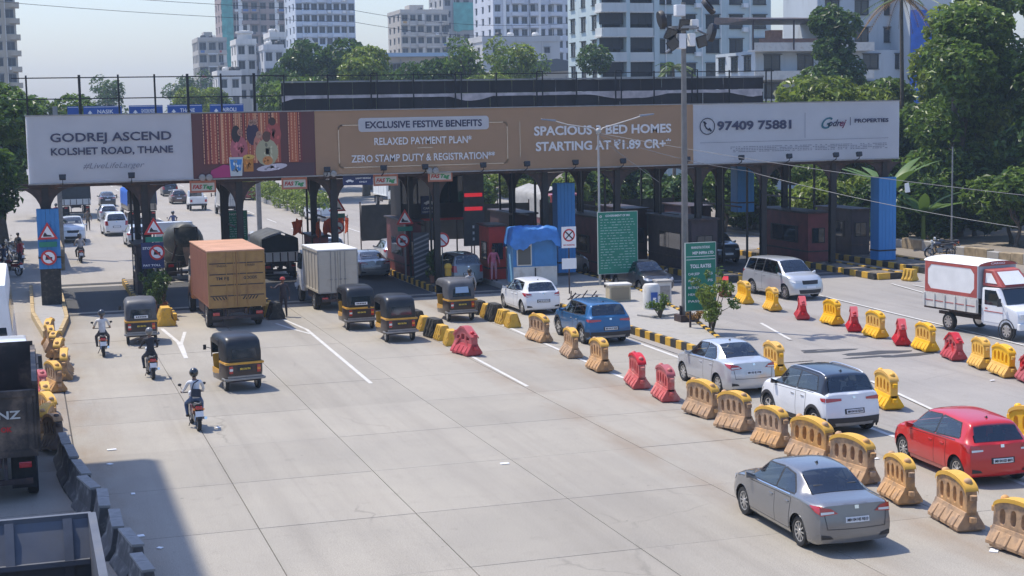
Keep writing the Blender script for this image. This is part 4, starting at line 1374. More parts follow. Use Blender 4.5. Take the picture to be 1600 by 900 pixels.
make_car('suv_car', 'white SUV far off beside the small brownish hatchback', 'car', 'suv', 4.2, 1.75, 1.75, 2.6, .8, .34, p_white, (12.6, 176.0, 0), 0, res=28, lamps='tall')
make_car('hatchback_car', 'red hatchback in the middle of the far left carriageway', 'car', 'hatch', 3.8, 1.65, 1.5, 2.4, .8, .30, p_red, (13.4, 196.0, 0), 0, res=28, lamps='hatch')
make_car('people_carrier', 'grey people carrier under the blue lane panel on the far oncoming road', 'car', 'mpv', 4.4, 1.75, 1.75, 2.7, .8, .33, p_mid, (30.5, 128.0, 0), R(180), res=28)
# ------------------------------------------------------------------ lorries
m_box_brown = mat('container_brown', (0.36, 0.205, 0.062), 0.6, var=0.15, scale=1.5, col2=(0.22, 0.115, 0.045), thr=0.55, bump=0.15)
m_box_rust = mat('container_rust', (0.30, 0.115, 0.062), 0.6, var=0.15, scale=1.5, col2=(0.22, 0.09, 0.05), thr=0.6, bump=0.15)
m_box_top = mat('container_top', (0.50, 0.27, 0.17), 0.7, var=0.15, scale=1.2)
m_box_beige = mat('box_beige', (0.46, 0.42, 0.35), 0.55, var=0.1, scale=1.5, col2=(0.36, 0.32, 0.26), thr=0.6)
def truck_wheels(t, xs, ys, r=0.48, w=0.26, style='steel'):
    for y in ys:
        for sg in (1, -1):
            wheel(t, sg * xs, y, r, w, style, sg)
def lorry_base(t, hw, y0, y1, yc0, yc1, z0, cabm, cabh, r=0.48, rear=None):
    """frame, cab (front, +y), wheels, rear lamps, bumper"""
    mb = MB()
    mb.box(-.42, -.3, y0 + .05, yc1 - .4, z0 - .3, z0 - .06).box(.3, .42, y0 + .05, yc1 - .4, z0 - .3, z0 - .06)
    for k in range(5):
        y = y0 + .3 + (yc0 - y0 - .6) * k / 4
        mb.box(-.3, .3, y, y + .1, z0 - .26, z0 - .1)
    mb.build('chassis', M['dark_steel'], t)
    c = MB().hexa([(-hw + .06, yc0, z0 - .25), (hw - .06, yc0, z0 - .25), (hw - .06, yc1, z0 - .35), (-hw + .06, yc1, z0 - .35),
                   (-hw + .14, yc0, cabh), (hw - .14, yc0, cabh), (hw - .16, yc1 - .38, cabh - .04), (-hw + .16, yc1 - .38, cabh - .04)]).build('cab', cabm, t, bevel=.07, smooth=40)
    zc = z0 + (cabh - z0) * .45
    fr = (zc - z0 + .35) / (cabh - z0 + .31)
    yw = yc1 - .38 * fr
    MB().quad((-hw + .2, yw + .02, zc), (hw - .2, yw + .02, zc), (hw - .26, yc1 - .34, cabh - .16), (-hw + .26, yc1 - .34, cabh - .16)).build('windscreen', M['glass'], c)
    for sg in (1, -1):
        xa = hw - .06 - .08 * (zc - z0 + .25) / (cabh - z0 + .25)
        MB().quad((sg * (xa + .012), yc0 + .35, zc), (sg * (xa + .012), yw - .12, zc), (sg * (hw - .128), yc1 - .45, cabh - .16), (sg * (hw - .128), yc0 + .35, cabh - .16)).build('side_window', M['glass'], c)
        MB().box(sg * .78 - .14, sg * .78 + .14, yc1 - .05, yc1 + .02, z0 - .22, z0 - .02).build('headlight', M['lamp_clear'], t, bevel=.02)
        MB().box(sg * (hw - .3) - .14, sg * (hw - .3) + .14, y0 - .04, y0 + .02, z0 - .32, z0 - .18).build('tail_lamp', M['lamp_red'], t, bevel=.02)
        MB().bar((sg * (hw - .05), yc1 - .2, zc), (sg * (hw + .18), yc1 - .05, zc + .05), .03).box(sg * (hw + .18) - .05, sg * (hw + .18) + .05, yc1 - .1, yc1 - .04, zc - .1, zc + .25).build('mirror', M['plastic_black'], t)
    MB().box(-hw + .15, hw - .15, y0 - .05, y0 + .04, .45, .58).bar((-.5, y0, .55), (-.5, y0 + .2, z0 - .1), .08).bar((.5, y0, .55), (.5, y0 + .2, z0 - .1), .08).build('rear_bumper', M['dark_steel'], t)
    for sg in (1, -1):
        MB().box(sg * (hw - .35) - .27, sg * (hw - .35) + .27, y0 + .25, y0 + .27, .3, z0 - .1).build('mud_flap', M['rubber'], t)
        MB().box(sg * (hw - .1) - .02, sg * (hw - .1) + .02, (y0 + yc0) / 2 - .9, (y0 + yc0) / 2 + .9, .5, .9).build('side_guard', M['dark_steel'], t)
    truck_wheels(t, hw - .16, [y0 + 1.3] if not rear else rear, r)
    truck_wheels(t, hw - .16, [yc1 - .9], r)

def container(name, label, loc, rz, hw, L, z0, z1, cabm, rib, side_m, end_m, top_m, stripes):
    t = thing(name, label, 'lorry', loc, rz, 'lorries queuing at the toll lanes')
    lorry_base(t, hw, 0, L, L + .15, L + 2.0, z0, cabm, min(z1 - .3, 2.6), r=min(.48, z0 * .48))
    b = MB()
    b.box(-hw + .04, hw - .04, .04, L, z0, z1 - .02)
    b.build('cargo_box', side_m, t)
    MB().box(-hw, hw, -.01, L + .01, z1 - .02, z1 + .03).build('roof_sheet', top_m, t)
    for sg in (1, -1):
        mb = MB()
        n = int(L / .28)
        if rib:
            for k in range(n):
                y = .1 + k * .28
                mb.hexa([(sg * (hw - .045), y, z0 + .12), (sg * (hw - .005), y + .05, z0 + .12), (sg * (hw - .005), y + .15, z0 + .12), (sg * (hw - .045), y + .2, z0 + .12),
                         (sg * (hw - .045), y, z1 - .12), (sg * (hw - .005), y + .05, z1 - .12), (sg * (hw - .005), y + .15, z1 - .12), (sg * (hw - .045), y + .2, z1 - .12)])
            mb.build('side_rib', side_m, t)
        else:
            mb.box(sg * (hw - .02) - .015, sg * (hw - .02) + .015, .05, L - .05, z0 + .02, z0 + .12).box(sg * (hw - .02) - .015, sg * (hw - .02) + .015, .05, L - .05, z1 - .12, z1 - .03)
            for k in range(6):
                y = .1 + (L - .3) * k / 5
                mb.box(sg * (hw - .025) - .012, sg * (hw - .025) + .012, y, y + .06, z0 + .125, z1 - .125)
            mb.build('side_rib', side_m, t)
    # two rear doors with ribs, locking bars and hinges
    for sg in (1, -1):
        x0, x1 = (.012, hw - .05) if sg > 0 else (-hw + .05, -.012)
        d = MB().box(x0, x1, 0, .04, z0 + .05, z1 - .06).build('rear_door', end_m, t, bevel=.01)
        nr = 5 if rib else 3
        for k in range(1, nr):
            z = z0 + .05 + (z1 - z0 - .11) * k / nr
            MB().box(x0 + .03, x1 - .03, -.014, .002, z - .022, z + .022).build('door_rib', M['dark_steel'] if rib else end_m, d, bevel=.004)
        for xx in ((x0 + .10, x0 + (x1 - x0) * .36) if sg > 0 else (x1 - .10, x1 - (x1 - x0) * .36)):
            MB().tube([(xx, -.03, z0 + .07), (xx, -.03, z1 - .08)], .016, 6).box(xx - .05, xx + .05, -.045, .0, z0 + .6, z0 + .66).build('locking_bar', M['grey_metal'] if not rib else end_m, d)
        if stripes:
            mb = MB()
            for k in range(5):
                xx = x0 + .2 + k * .13
                s_ = .1 * (-1 if sg < 0 else 1)
                mb.quad((xx, -.006, z0 + .33), (xx + .06, -.006, z0 + .33), (xx + .06 + s_, -.006, z0 + .47), (xx + s_, -.006, z0 + .47))
            mb.build('hazard_stripe', M['black_paint'], d, fix=False)
            text('door_lettering', 'TM NJ' if sg < 0 else 'GOODS', .17, M['ink'], d, (x0 + .28, -.008, z0 + 1.18), width=.55, thick=.004)
            text('door_lettering', 'INDIA' if sg < 0 else 'CARRIER', .13, M['ink'], d, (x0 + .35, -.008, z1 - .66), width=.42)
    MB().box(-hw, hw, -.005, .045, z1 - .06, z1 - .021).box(-hw, hw, -.005, .045, z0, z0 + .05).box(-hw, -hw + .05, -.005, .045, z0 + .052, z1 - .062).box(hw - .05, hw, -.005, .045, z0 + .052, z1 - .062).build('door_frame', end_m if rib else M['grey_metal'], t)
    return t
container('container_truck', 'brown ribbed container truck with two rear doors and hazard chevrons', (8.32, 65.0, 0), R(1.0), 1.20, 6.0, .92, 3.30, paint('cab_orange', (0.36, 0.13, 0.04)), True, m_box_rust, m_box_brown, m_box_top, True)
container('box_truck', 'small beige box truck between the traffic officer and the auto rickshaws', (13.4, 69.0, 0), R(1.5), .93, 3.6, .84, 2.80, p_white, False, m_box_beige, m_box_beige, M['white_paint'], False)

def tarp_truck(name, label, loc, rz, hw, L, z0, zs, zp, tm, bedm, cabm, group):
    """open bed under a ridged tarpaulin"""
    t = thing(name, label, 'lorry', loc, rz, group)
    lorry_base(t, hw, 0, L, L + .15, L + 1.9, z0, cabm, zs + .1, r=min(.48, z0 * .5))
    MB().box(-hw, hw, 0, L, z0 - .05, z0 + .03).build('bed_floor', M['dark_steel'], t)
    for nm, a in (('tailboard', (-hw, hw, -.03, .03)), ('front_board', (-hw, hw, L - .05, L)), ('side_board', (-hw, -hw + .05, .032, L - .052)), ('side_board', (hw - .05, hw, .032, L - .052))):
        o = MB().box(*a, z0 + .03, z0 + .55).build(nm, bedm, t)
        if nm == 'tailboard':
            for k in range(5):
                x = -hw + .12 + (2 * hw - .3) * k / 4
                MB().box(x, x + .06, -.055, -.031, z0 + .04, z0 + .53).build('stake', M['dark_steel'], o)
    rows = []
    n = 9
    for j in range(13):
        y = -.05 + (L + .05) * j / 12
        row = []
        for i in range(2 * n + 1):
            s = (i - n) / n
            if abs(s) > .55:
                q = (abs(s) - .55) / .45
                x, z = math.copysign(hw + .02 + .03 * q, s), zs - (zs - z0 - .45) * q
            else:
                x = s / .55 * (hw + .02)
                z = zs + (zp - zs) * (1 - abs(s / .55)) ** .8
            z += .035 * mnoise.noise((x * 2, y * 1.7, 3.3)) - .05 * abs(math.sin(PI * j / 4))
            row.append((x + .02 * mnoise.noise((y * 2, z * 2, 1.1)), y, z))
        rows.append(row)
    MB().grid(rows).build('tarpaulin', tm, t, smooth=70)
    MB().add([(-hw, .05, z0 + .5), (hw, .05, z0 + .5), (hw, .05, zs - .04), (0, .05, zp - .12), (-hw, .05, zs - .04)], [(0, 1, 2, 3, 4)]).build('rear_flap', mat('flap_dark', (0.03, 0.036, 0.042), .7, var=.2), t)
    return t
tarp_truck('tarp_truck', 'lorry with a dark tarpaulin ridge in the shade ahead of the beige box truck', (13.2, 84.3, 0), R(1), .98, 4.0, .95, 2.25, 2.6, M['tarp_dark'], M['white_paint'], p_white, 'lorries queuing at the toll lanes')
tarp_truck('tarp_truck', 'lorry under a bright blue tarpaulin on the far road behind the second gantry post', (9.6, 135.5, 0), R(2), 1.2, 6.0, 1.2, 2.9, 3.4, M['tarp_blue'], mat('bed_sand', (0.30, 0.25, 0.19), .7, var=.2), p_white, 'lorries on the far road')
tarp_truck('tarp_truck', 'tall dark loaded lorry on the far left beyond the blue clad post', (4.6, 148.0, 0), R(1), 1.25, 6.5, 1.2, 3.3, 3.8, M['tarp_dark'], M['dirty_white'], p_dark, 'lorries on the far road')
tarp_truck('tarp_truck', 'lorry with a pale grey ridged cover beyond the tarpaulin kiosk', (35.0, 107, 0), R(178), 1.25, 7.5, 1.3, 3.3, 3.75, mat('tarp_grey', (0.30, 0.29, 0.27), .8, var=.2, scale=2, bump=.4), M['maroon'], paint('cab_red', (0.35, 0.04, 0.03)), 'lorries on the far road')
container('box_truck', 'small grey box van on the far road behind the third gantry post', (18.0, 142, 0), R(0), 1.0, 3.6, .9, 3.0, p_white, False, M['dirty_white'], M['dirty_white'], M['white_paint'], False)
container('box_truck', 'white box truck beyond the hedge left of the dark control cabin', (34.5, 152, 0), R(180), 1.2, 6.0, 1.1, 3.6, p_white, False, M['white_paint'], M['white_paint'], M['white_paint'], False)

# concrete mixer
t = thing('mixer_truck', 'concrete mixer truck with dark drum in the shade left of the brown container', 'mixer truck', (8.35, 85.6, 0), R(1), 'lorries queuing at the toll lanes')
lorry_base(t, 1.2, 0, 5.8, 6.0, 7.8, 1.15, p_white, 2.9, rear=[1.2, 2.5])
ax = Vector((0, .94, -.30)).normalized()
prof = [(.50, -.1), (.62, 0), (.95, .9), (1.16, 1.7), (1.18, 2.8), (1.05, 3.7), (.6, 4.5), (0, 4.6)]
vs, fs = [], []
nn_ = 24
q_ = Vector((0, 0, 1)).rotation_difference(ax)
mb = MB()
o_ = Vector((0, .35, 2.55))
tmp = MB().lathe(prof, n=nn_)
mb.add([o_ + q_ @ Vector(v) for v in tmp.v], tmp.f)
drum = mb.build('drum', mat('drum_paint', (0.055, 0.06, 0.058), .55, var=.25, scale=1.5, col2=(.16, .15, .13), thr=.6), t, smooth=45)
mb = MB()
for k in range(40):
    a = k / 39 * 2.6 * PI
    h_ = .2 + 3.4 * k / 39
    r_ = pchip([-.1, 0, .9, 1.7, 2.8, 3.7, 4.5], [.5, .62, .95, 1.16, 1.18, 1.05, .6])(h_) + .015
    mb.v.append(tuple(o_ + q_ @ Vector((r_ * math.cos(a), r_ * math.sin(a), h_))))
    mb.v.append(tuple(o_ + q_ @ Vector((r_ * math.cos(a + .12), r_ * math.sin(a + .12), h_ + .05))))
for k in range(39):
    mb.f.append((2 * k, 2 * k + 1, 2 * k + 3, 2 * k + 2)); mb.m.append(0)
mb.build('drum_band', M['dirty_white'], drum, fix=False)
MB().hexa([(-.16, -.75, .95), (.16, -.75, .95), (.16, -.65, .92), (-.16, -.65, .92), (-.26, -.1, 1.9), (.26, -.1, 1.9), (.26, .0, 1.85), (-.26, .0, 1.85)]).build('chute', M['dark_steel'], t)
MB().bar((-.8, .5, 1.1), (-.5, .5, 2.0), .12).bar((.8, .5, 1.1), (.5, .5, 2.0), .12).bar((-.6, .4, 2.9), (.6, .4, 2.9), .08).bar((-.6, .4, 2.0), (-.6, .4, 2.95), .07).bar((.6, .4, 2.0), (.6, .4, 2.95), .07).build('drum_stand', M['dark_steel'], t)

# dark tipper at the left edge
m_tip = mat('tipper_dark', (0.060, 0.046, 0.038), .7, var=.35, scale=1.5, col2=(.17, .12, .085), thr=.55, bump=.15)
def tipper(label, loc, rz, hw, L, z0, z1, bm_, cabm, slope=False, txt=None):
    t = thing('tipper_truck', label, 'tipper lorry', loc, rz, 'tipper lorries in the left service lane')
    lorry_base(t, hw, 0, L, L + .4, L + 2.4, z0, cabm, z1 + .15, r=.5, rear=[1.0, 2.35])
    MB().box(-hw + .05, hw - .05, .06, L - .06, z0, z0 + .08).build('bed_floor', bm_, t)
    for sg in (1, -1):
        w = MB().box(sg * hw - .05 * (sg > 0), sg * hw + .05 * (sg < 0), .05, L, z0, z1).build('side_wall', bm_, t)
        MB().box(sg * hw - .07, sg * hw + .05, 0, L, z1, z1 + .09).build('rim', bm_, w)
        for k in range(6):
            y = .15 + (L - .3) * k / 5
            MB().box(sg * (hw + .035) - .034, sg * (hw + .035) + .034, y - .05, y + .05, z0, z1 - .002).build('rib', bm_, w)
    w = MB().box(-hw, hw, -.03, .04, z0 - .05, z1 - (.6 if slope else .1)).build('tailgate', bm_, t)
    for za, zb_ in (() if slope else ((z1 - .25, z1 - .11), (z0 - .05, z0 + .1))):
        MB().box(-hw, hw, -.07, -.031, za, zb_).build('rim', bm_, w)
    for k in range(0 if slope else 3):
        x = -hw + .08 + (2 * hw - .28) * k / 2
        MB().box(x, x + .12, -.065, -.031, z0 + .101, z1 - .251).build('rib', bm_, w)
    if txt:
        text('tailgate_lettering', txt, .26, M['dirty_white'], w, (hw - .85, -.045, z0 + .85), width=.5, thick=.006)
        text('tailgate_lettering', 'OK', .16, M['sign_red'], w, (hw - .8, -.045, z0 + .55), width=.25, thick=.006)
    # end wall with a sloping upper sheet
    if slope:
        f_ = MB().box(-hw + .05, hw - .05, 0, .06, z0, z1 - .55).add([(-hw + .05, .35, z1 - .55), (hw - .05, .35, z1 - .55), (hw - .05, 0, z1), (-hw + .05, 0, z1),
              (-hw + .05, .06, z1 - .56), (hw - .05, .06, z1 - .56)], [(0, 1, 2, 3), (4, 5, 1, 0)]).build('end_wall', bm_, t)
        MB().box(-hw, hw, -.1, 0, z1 - .03, z1 + .08).build('rim', bm_, f_)
        for x in (-.88, .0, .74):
            MB().hexa([(x, .42, z1 - .57), (x + .14, .42, z1 - .57), (x + .14, .34, z1 - .55), (x, .34, z1 - .55), (x, .06, z1 + .04), (x + .14, .06, z1 + .04), (x + .14, 0, z1), (x, 0, z1)]).build('rib', bm_, f_)
            MB().box(x, x + .14, .061, .13, z0 + .09, z1 - .575).build('rib', bm_, f_)
        MB().box(-hw + .06, hw - .06, .351, .42, z1 - .63, z1 - .55).build('rib', bm_, f_)
        MB().box(-hw, hw, L - .06, L, z0, z1).build('front_wall', bm_, t)
    else:
        MB().box(-hw, hw, L - .06, L, z0, z1 + .2).build('front_wall', bm_, t)
    return t
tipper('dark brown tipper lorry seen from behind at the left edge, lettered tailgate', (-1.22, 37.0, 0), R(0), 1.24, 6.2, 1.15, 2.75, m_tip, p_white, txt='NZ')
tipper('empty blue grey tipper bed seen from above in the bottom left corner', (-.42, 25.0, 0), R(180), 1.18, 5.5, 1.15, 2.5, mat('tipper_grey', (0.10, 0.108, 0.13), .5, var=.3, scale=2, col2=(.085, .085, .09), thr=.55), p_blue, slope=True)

# white bus at the left edge
t = thing('bus', 'white bus seen from behind at the left edge of the photo', 'bus', (-1.75, 53.6, 0))
MB().hexa([(-1.25, 0, .45), (1.25, 0, .45), (1.25, 9, .45), (-1.25, 9, .45), (-1.02, .2, 3.45), (1.02, .2, 3.45), (1.02, 8.8, 3.45), (-1.02, 8.8, 3.45)]).build('body', M['white_paint'], t, bevel=.13, smooth=40)
MB().quad((-1.0, .085, 1.75), (1.0, .085, 1.75), (.88, .165, 2.85), (-.88, .165, 2.85)).build('rear_window', M['glass'], t)
for k in range(6):
    y = .8 + k * 1.35
    MB().quad((1.165, y, 1.75), (1.165, y + 1.2, 1.75), (1.085, y + 1.2, 2.7), (1.085, y, 2.7)).build('side_window', M['glass'], t)
MB().box(-1.2, 1.2, -.1, .06, .5, .75).build('rear_bumper', M['grey_metal'], t, bevel=.03)
for sg in (1, -1):
    MB().box(sg * 1.05 - .12, sg * 1.05 + .12, -.03, .05, .9, 1.3).build('tail_lamp', M['lamp_red'], t, bevel=.02)
    for y in (2.0, 7.0):
        wheel(t, sg * 1.1, y, .46, .26, 'steel', sg)

# white and red goods pickup facing the camera
t = thing('box_pickup', 'white goods pickup with red bordered box and roof deflector at the right edge', 'goods pickup', (35.45, 50.4, 0), R(187))
m_red_b = mat('border_red', (0.40, 0.085, 0.07), .5, var=.15)
hw = .92
for sg in (1, -1):
    w = MB().box(sg * hw - .02, sg * hw + .02, -3.4, -.35, 1.42, 2.68).build('box_side', M['white_paint'], t)
    MB().box(sg * (hw + .026) - .004, sg * (hw + .026) + .004, -3.38, -.37, 2.54, 2.66).box(sg * (hw + .026) - .004, sg * (hw + .026) + .004, -3.38, -.37, 1.44, 1.58).box(sg * (hw + .026) - .004, sg * (hw + .026) + .004, -3.38, -3.22, 1.582, 2.538).box(sg * (hw + .026) - .004, sg * (hw + .026) + .004, -.53, -.37, 1.582, 2.538).build('red_border', m_red_b, w)
    mb = MB()
    for (y, z, dy, dz) in ((-3.22, 2.54, 1, -1), (-.53, 2.54, -1, -1), (-3.22, 1.58, 1, 1), (-.53, 1.58, -1, 1)):
        xx = sg * (hw + .031)
        mb.add([(xx, y, z), (xx, y + .2 * dy, z), (xx, y, z + .2 * dz)], [(0, 1, 2)])
    mb.build('corner_gusset', m_red_b, w, fix=False)
    s_ = MB().box(sg * (hw + .03) - .025, sg * (hw + .03) + .025, -3.45, -.3, .86, 1.41).build('dropside', M['dirty_white'], t)
    for k in range(6):
        y = -3.4 + k * .6
        MB().box(sg * (hw + .075) - .018, sg * (hw + .075) + .018, y, y + .07, .87, 1.40).build('stake', M['dirty_white'], s_)
    MB().box(sg * (hw + .06) - .006, sg * (hw + .06) + .006, -3.4, -.35, 1.1, 1.13).build('rail', m_red_b, s_)
MB().box(-hw, hw, -3.45, -.3, .78, .858).build('bed_floor', M['dark_steel'], t)
MB().box(-hw + .02, hw - .02, -.36, -.33, 1.42, 2.68).build('box_front', mat('box_grey', (.42, .43, .45), .5), t)
MB().box(-hw + .02, hw - .02, -3.42, -3.38, .87, 2.68).build('box_rear', M['white_paint'], t)
rows = [[(hw * 1.04 * math.sin(a), y, 2.66 + .17 * math.cos(a * .98) ** 1) for a in [(-PI / 2) + PI * i / 14 for i in range(15)]] for y in (-3.45, -.28)]
rf = MB().grid(rows).build('box_roof', M['white_paint'], t, smooth=60)
MB().prism([(hw * 1.0 * math.sin(-PI / 2 + PI * i / 14), 2.655 + .165 * math.cos(-PI / 2 + PI * i / 14)) for i in range(15)], -.34, -.30, 'Y').build('roof_end', m_red_b, t)
text('roof_lettering', 'CARGO', .1, M['sign_white'], t, (.35, -.294, 2.70), rot=(PI / 2, 0, PI), width=.7, thick=.003)
dfl = MB().hexa([(-.78, -.25, 1.93), (.78, -.25, 1.93), (.72, .75, 1.93), (-.72, .75, 1.93), (-.74, -.25, 2.56), (.74, -.25, 2.56), (.62, .18, 2.52), (-.62, .18, 2.52)]).build('roof_deflector', m_red_b, t, bevel=.03)
MB().quad((-.56, .735, 2.02), (.56, .735, 2.02), (.52, .235, 2.47), (-.52, .235, 2.47)).build('deflector_panel', M['white_paint'], dfl)
for sg in (1, -1):
    MB().quad((sg * .775, -.1, 2.05), (sg * .745, .5, 2.05), (sg * .71, .14, 2.42), (sg * .75, -.1, 2.42)).build('deflector_side', M['white_paint'], dfl)
cb = MB()
prof = [(-.25, .55), (-.25, 1.15), (-.2, 1.88), (.62, 1.90), (1.02, 1.28), (1.62, 1.14), (1.74, .98), (1.76, .5), (1.5, .45), (-.1, .45)]
cb.prism(prof, -.84, .84, 'X')
cab = cb.build('cab', p_white, t, bevel=.055, smooth=40)
MB().quad((-.74, 1.02 + .01, 1.31), (.74, 1.02 + .01, 1.31), (.66, .665, 1.86), (-.66, .665, 1.86)).build('windscreen', M['glass'], cab)
for sg in (1, -1):
    MB().quad((sg * .85, -.05, 1.24), (sg * .85, .92, 1.24), (sg * .85, .56, 1.80), (sg * .85, -.05, 1.80)).build('side_window', M['glass'], cab)
    d = MB().box(sg * .848 - .006, sg * .848 + .006, -.08, .95, .6, 1.2).build('door', p_white, t)
    MB().box(sg * .86 - .006, sg * .86 + .006, -.05, .95, .98, 1.01).box(sg * .86 - .006, sg * .86 + .006, 0, .12, 1.08, 1.12).build('door_stripe', m_red_b, d)
    MB().box(sg * .62 - .14, sg * .62 + .14, 1.70, 1.775, .84, 1.02).build('headlight', M['lamp_clear'], t, bevel=.02)
    MB().lathe([(0, 0), (.07, 0), (.07, .03), (0, .03)], (sg * .62, 1.76, .62), 'Y', 10).build('fog_lamp', M['lamp_clear'], t)
    MB().bar((sg * .83, .85, 1.35), (sg * 1.02, .95, 1.40), .025).box(sg * 1.04 - .07, sg * 1.04 + .07, .93, .98, 1.25, 1.55).build('mirror', M['plastic_black'], t)
    wheel(t, sg * .76, 1.15, .345, .2, 'steel', sg)
    wheel(t, sg * .76, -2.1, .345, .2, 'steel', sg)
    MB().lathe([(.40, 0), (.43, 0), (.43, .02), (.40, .02), (.40, 0)], (sg * .845 - (.02 if sg < 0 else 0), 1.15, .36), 'X', 20, False).build('arch_trim', M['plastic_black'], t)
MB().box(-.45, .45, 1.72, 1.785, .78, 1.0).build('grille', M['plastic_black'], t, bevel=.01)
MB().box(-.84, .84, 1.68, 1.84, .42, .68).build('front_bumper', M['white_paint'], t, bevel=.04)
MB().box(-.25, .25, 1.842, 1.855, .5, .61).build('number_plate', M['plate_yellow'], t)
MB().box(-.3, -.2, -3.3, 1.2, .5, .62).box(.2, .3, -3.3, 1.2, .5, .62).build('chassis', M['dark_steel'], t)

# pickup far away with pale load bed
t = thing('pickup_truck', 'small white pickup on the far road seen under the first toll display', 'pickup', (16.15, 152.5, 0), 0)
MB().box(-.85, .85, 0, 2.3, .7, .8).box(-.85, .85, 0, .05, .8, 1.3).box(-.85, -.8, .052, 2.3, .8, 1.3).box(.8, .85, .052, 2.3, .8, 1.3).build('load_bed', M['white_paint'], t)
MB().hexa([(-.82, 2.4, .5), (.82, 2.4, .5), (.82, 4.0, .5), (-.82, 4.0, .5), (-.74, 2.42, 1.85), (.74, 2.42, 1.85), (.7, 3.3, 1.85), (-.7, 3.3, 1.85)]).build('cab', p_white, t, bevel=.06, smooth=40)
MB().quad((-.6, 2.39, 1.3), (.6, 2.39, 1.3), (.55, 2.4, 1.75), (-.55, 2.4, 1.75)).build('rear_window', M['glass'], t)
MB().box(-.8, .8, -.04, .0, .5, .68).build('rear_bumper', M['plastic_black'], t)
for sg in (1, -1):
    MB().box(sg * .7 - .1, sg * .7 + .1, -.02, .01, .85, 1.1).build('tail_lamp', M['lamp_red'], t)
    wheel(t, sg * .72, .9, .32, .2, 'steel', sg)
    wheel(t, sg * .72, 3.3, .32, .2, 'steel', sg)

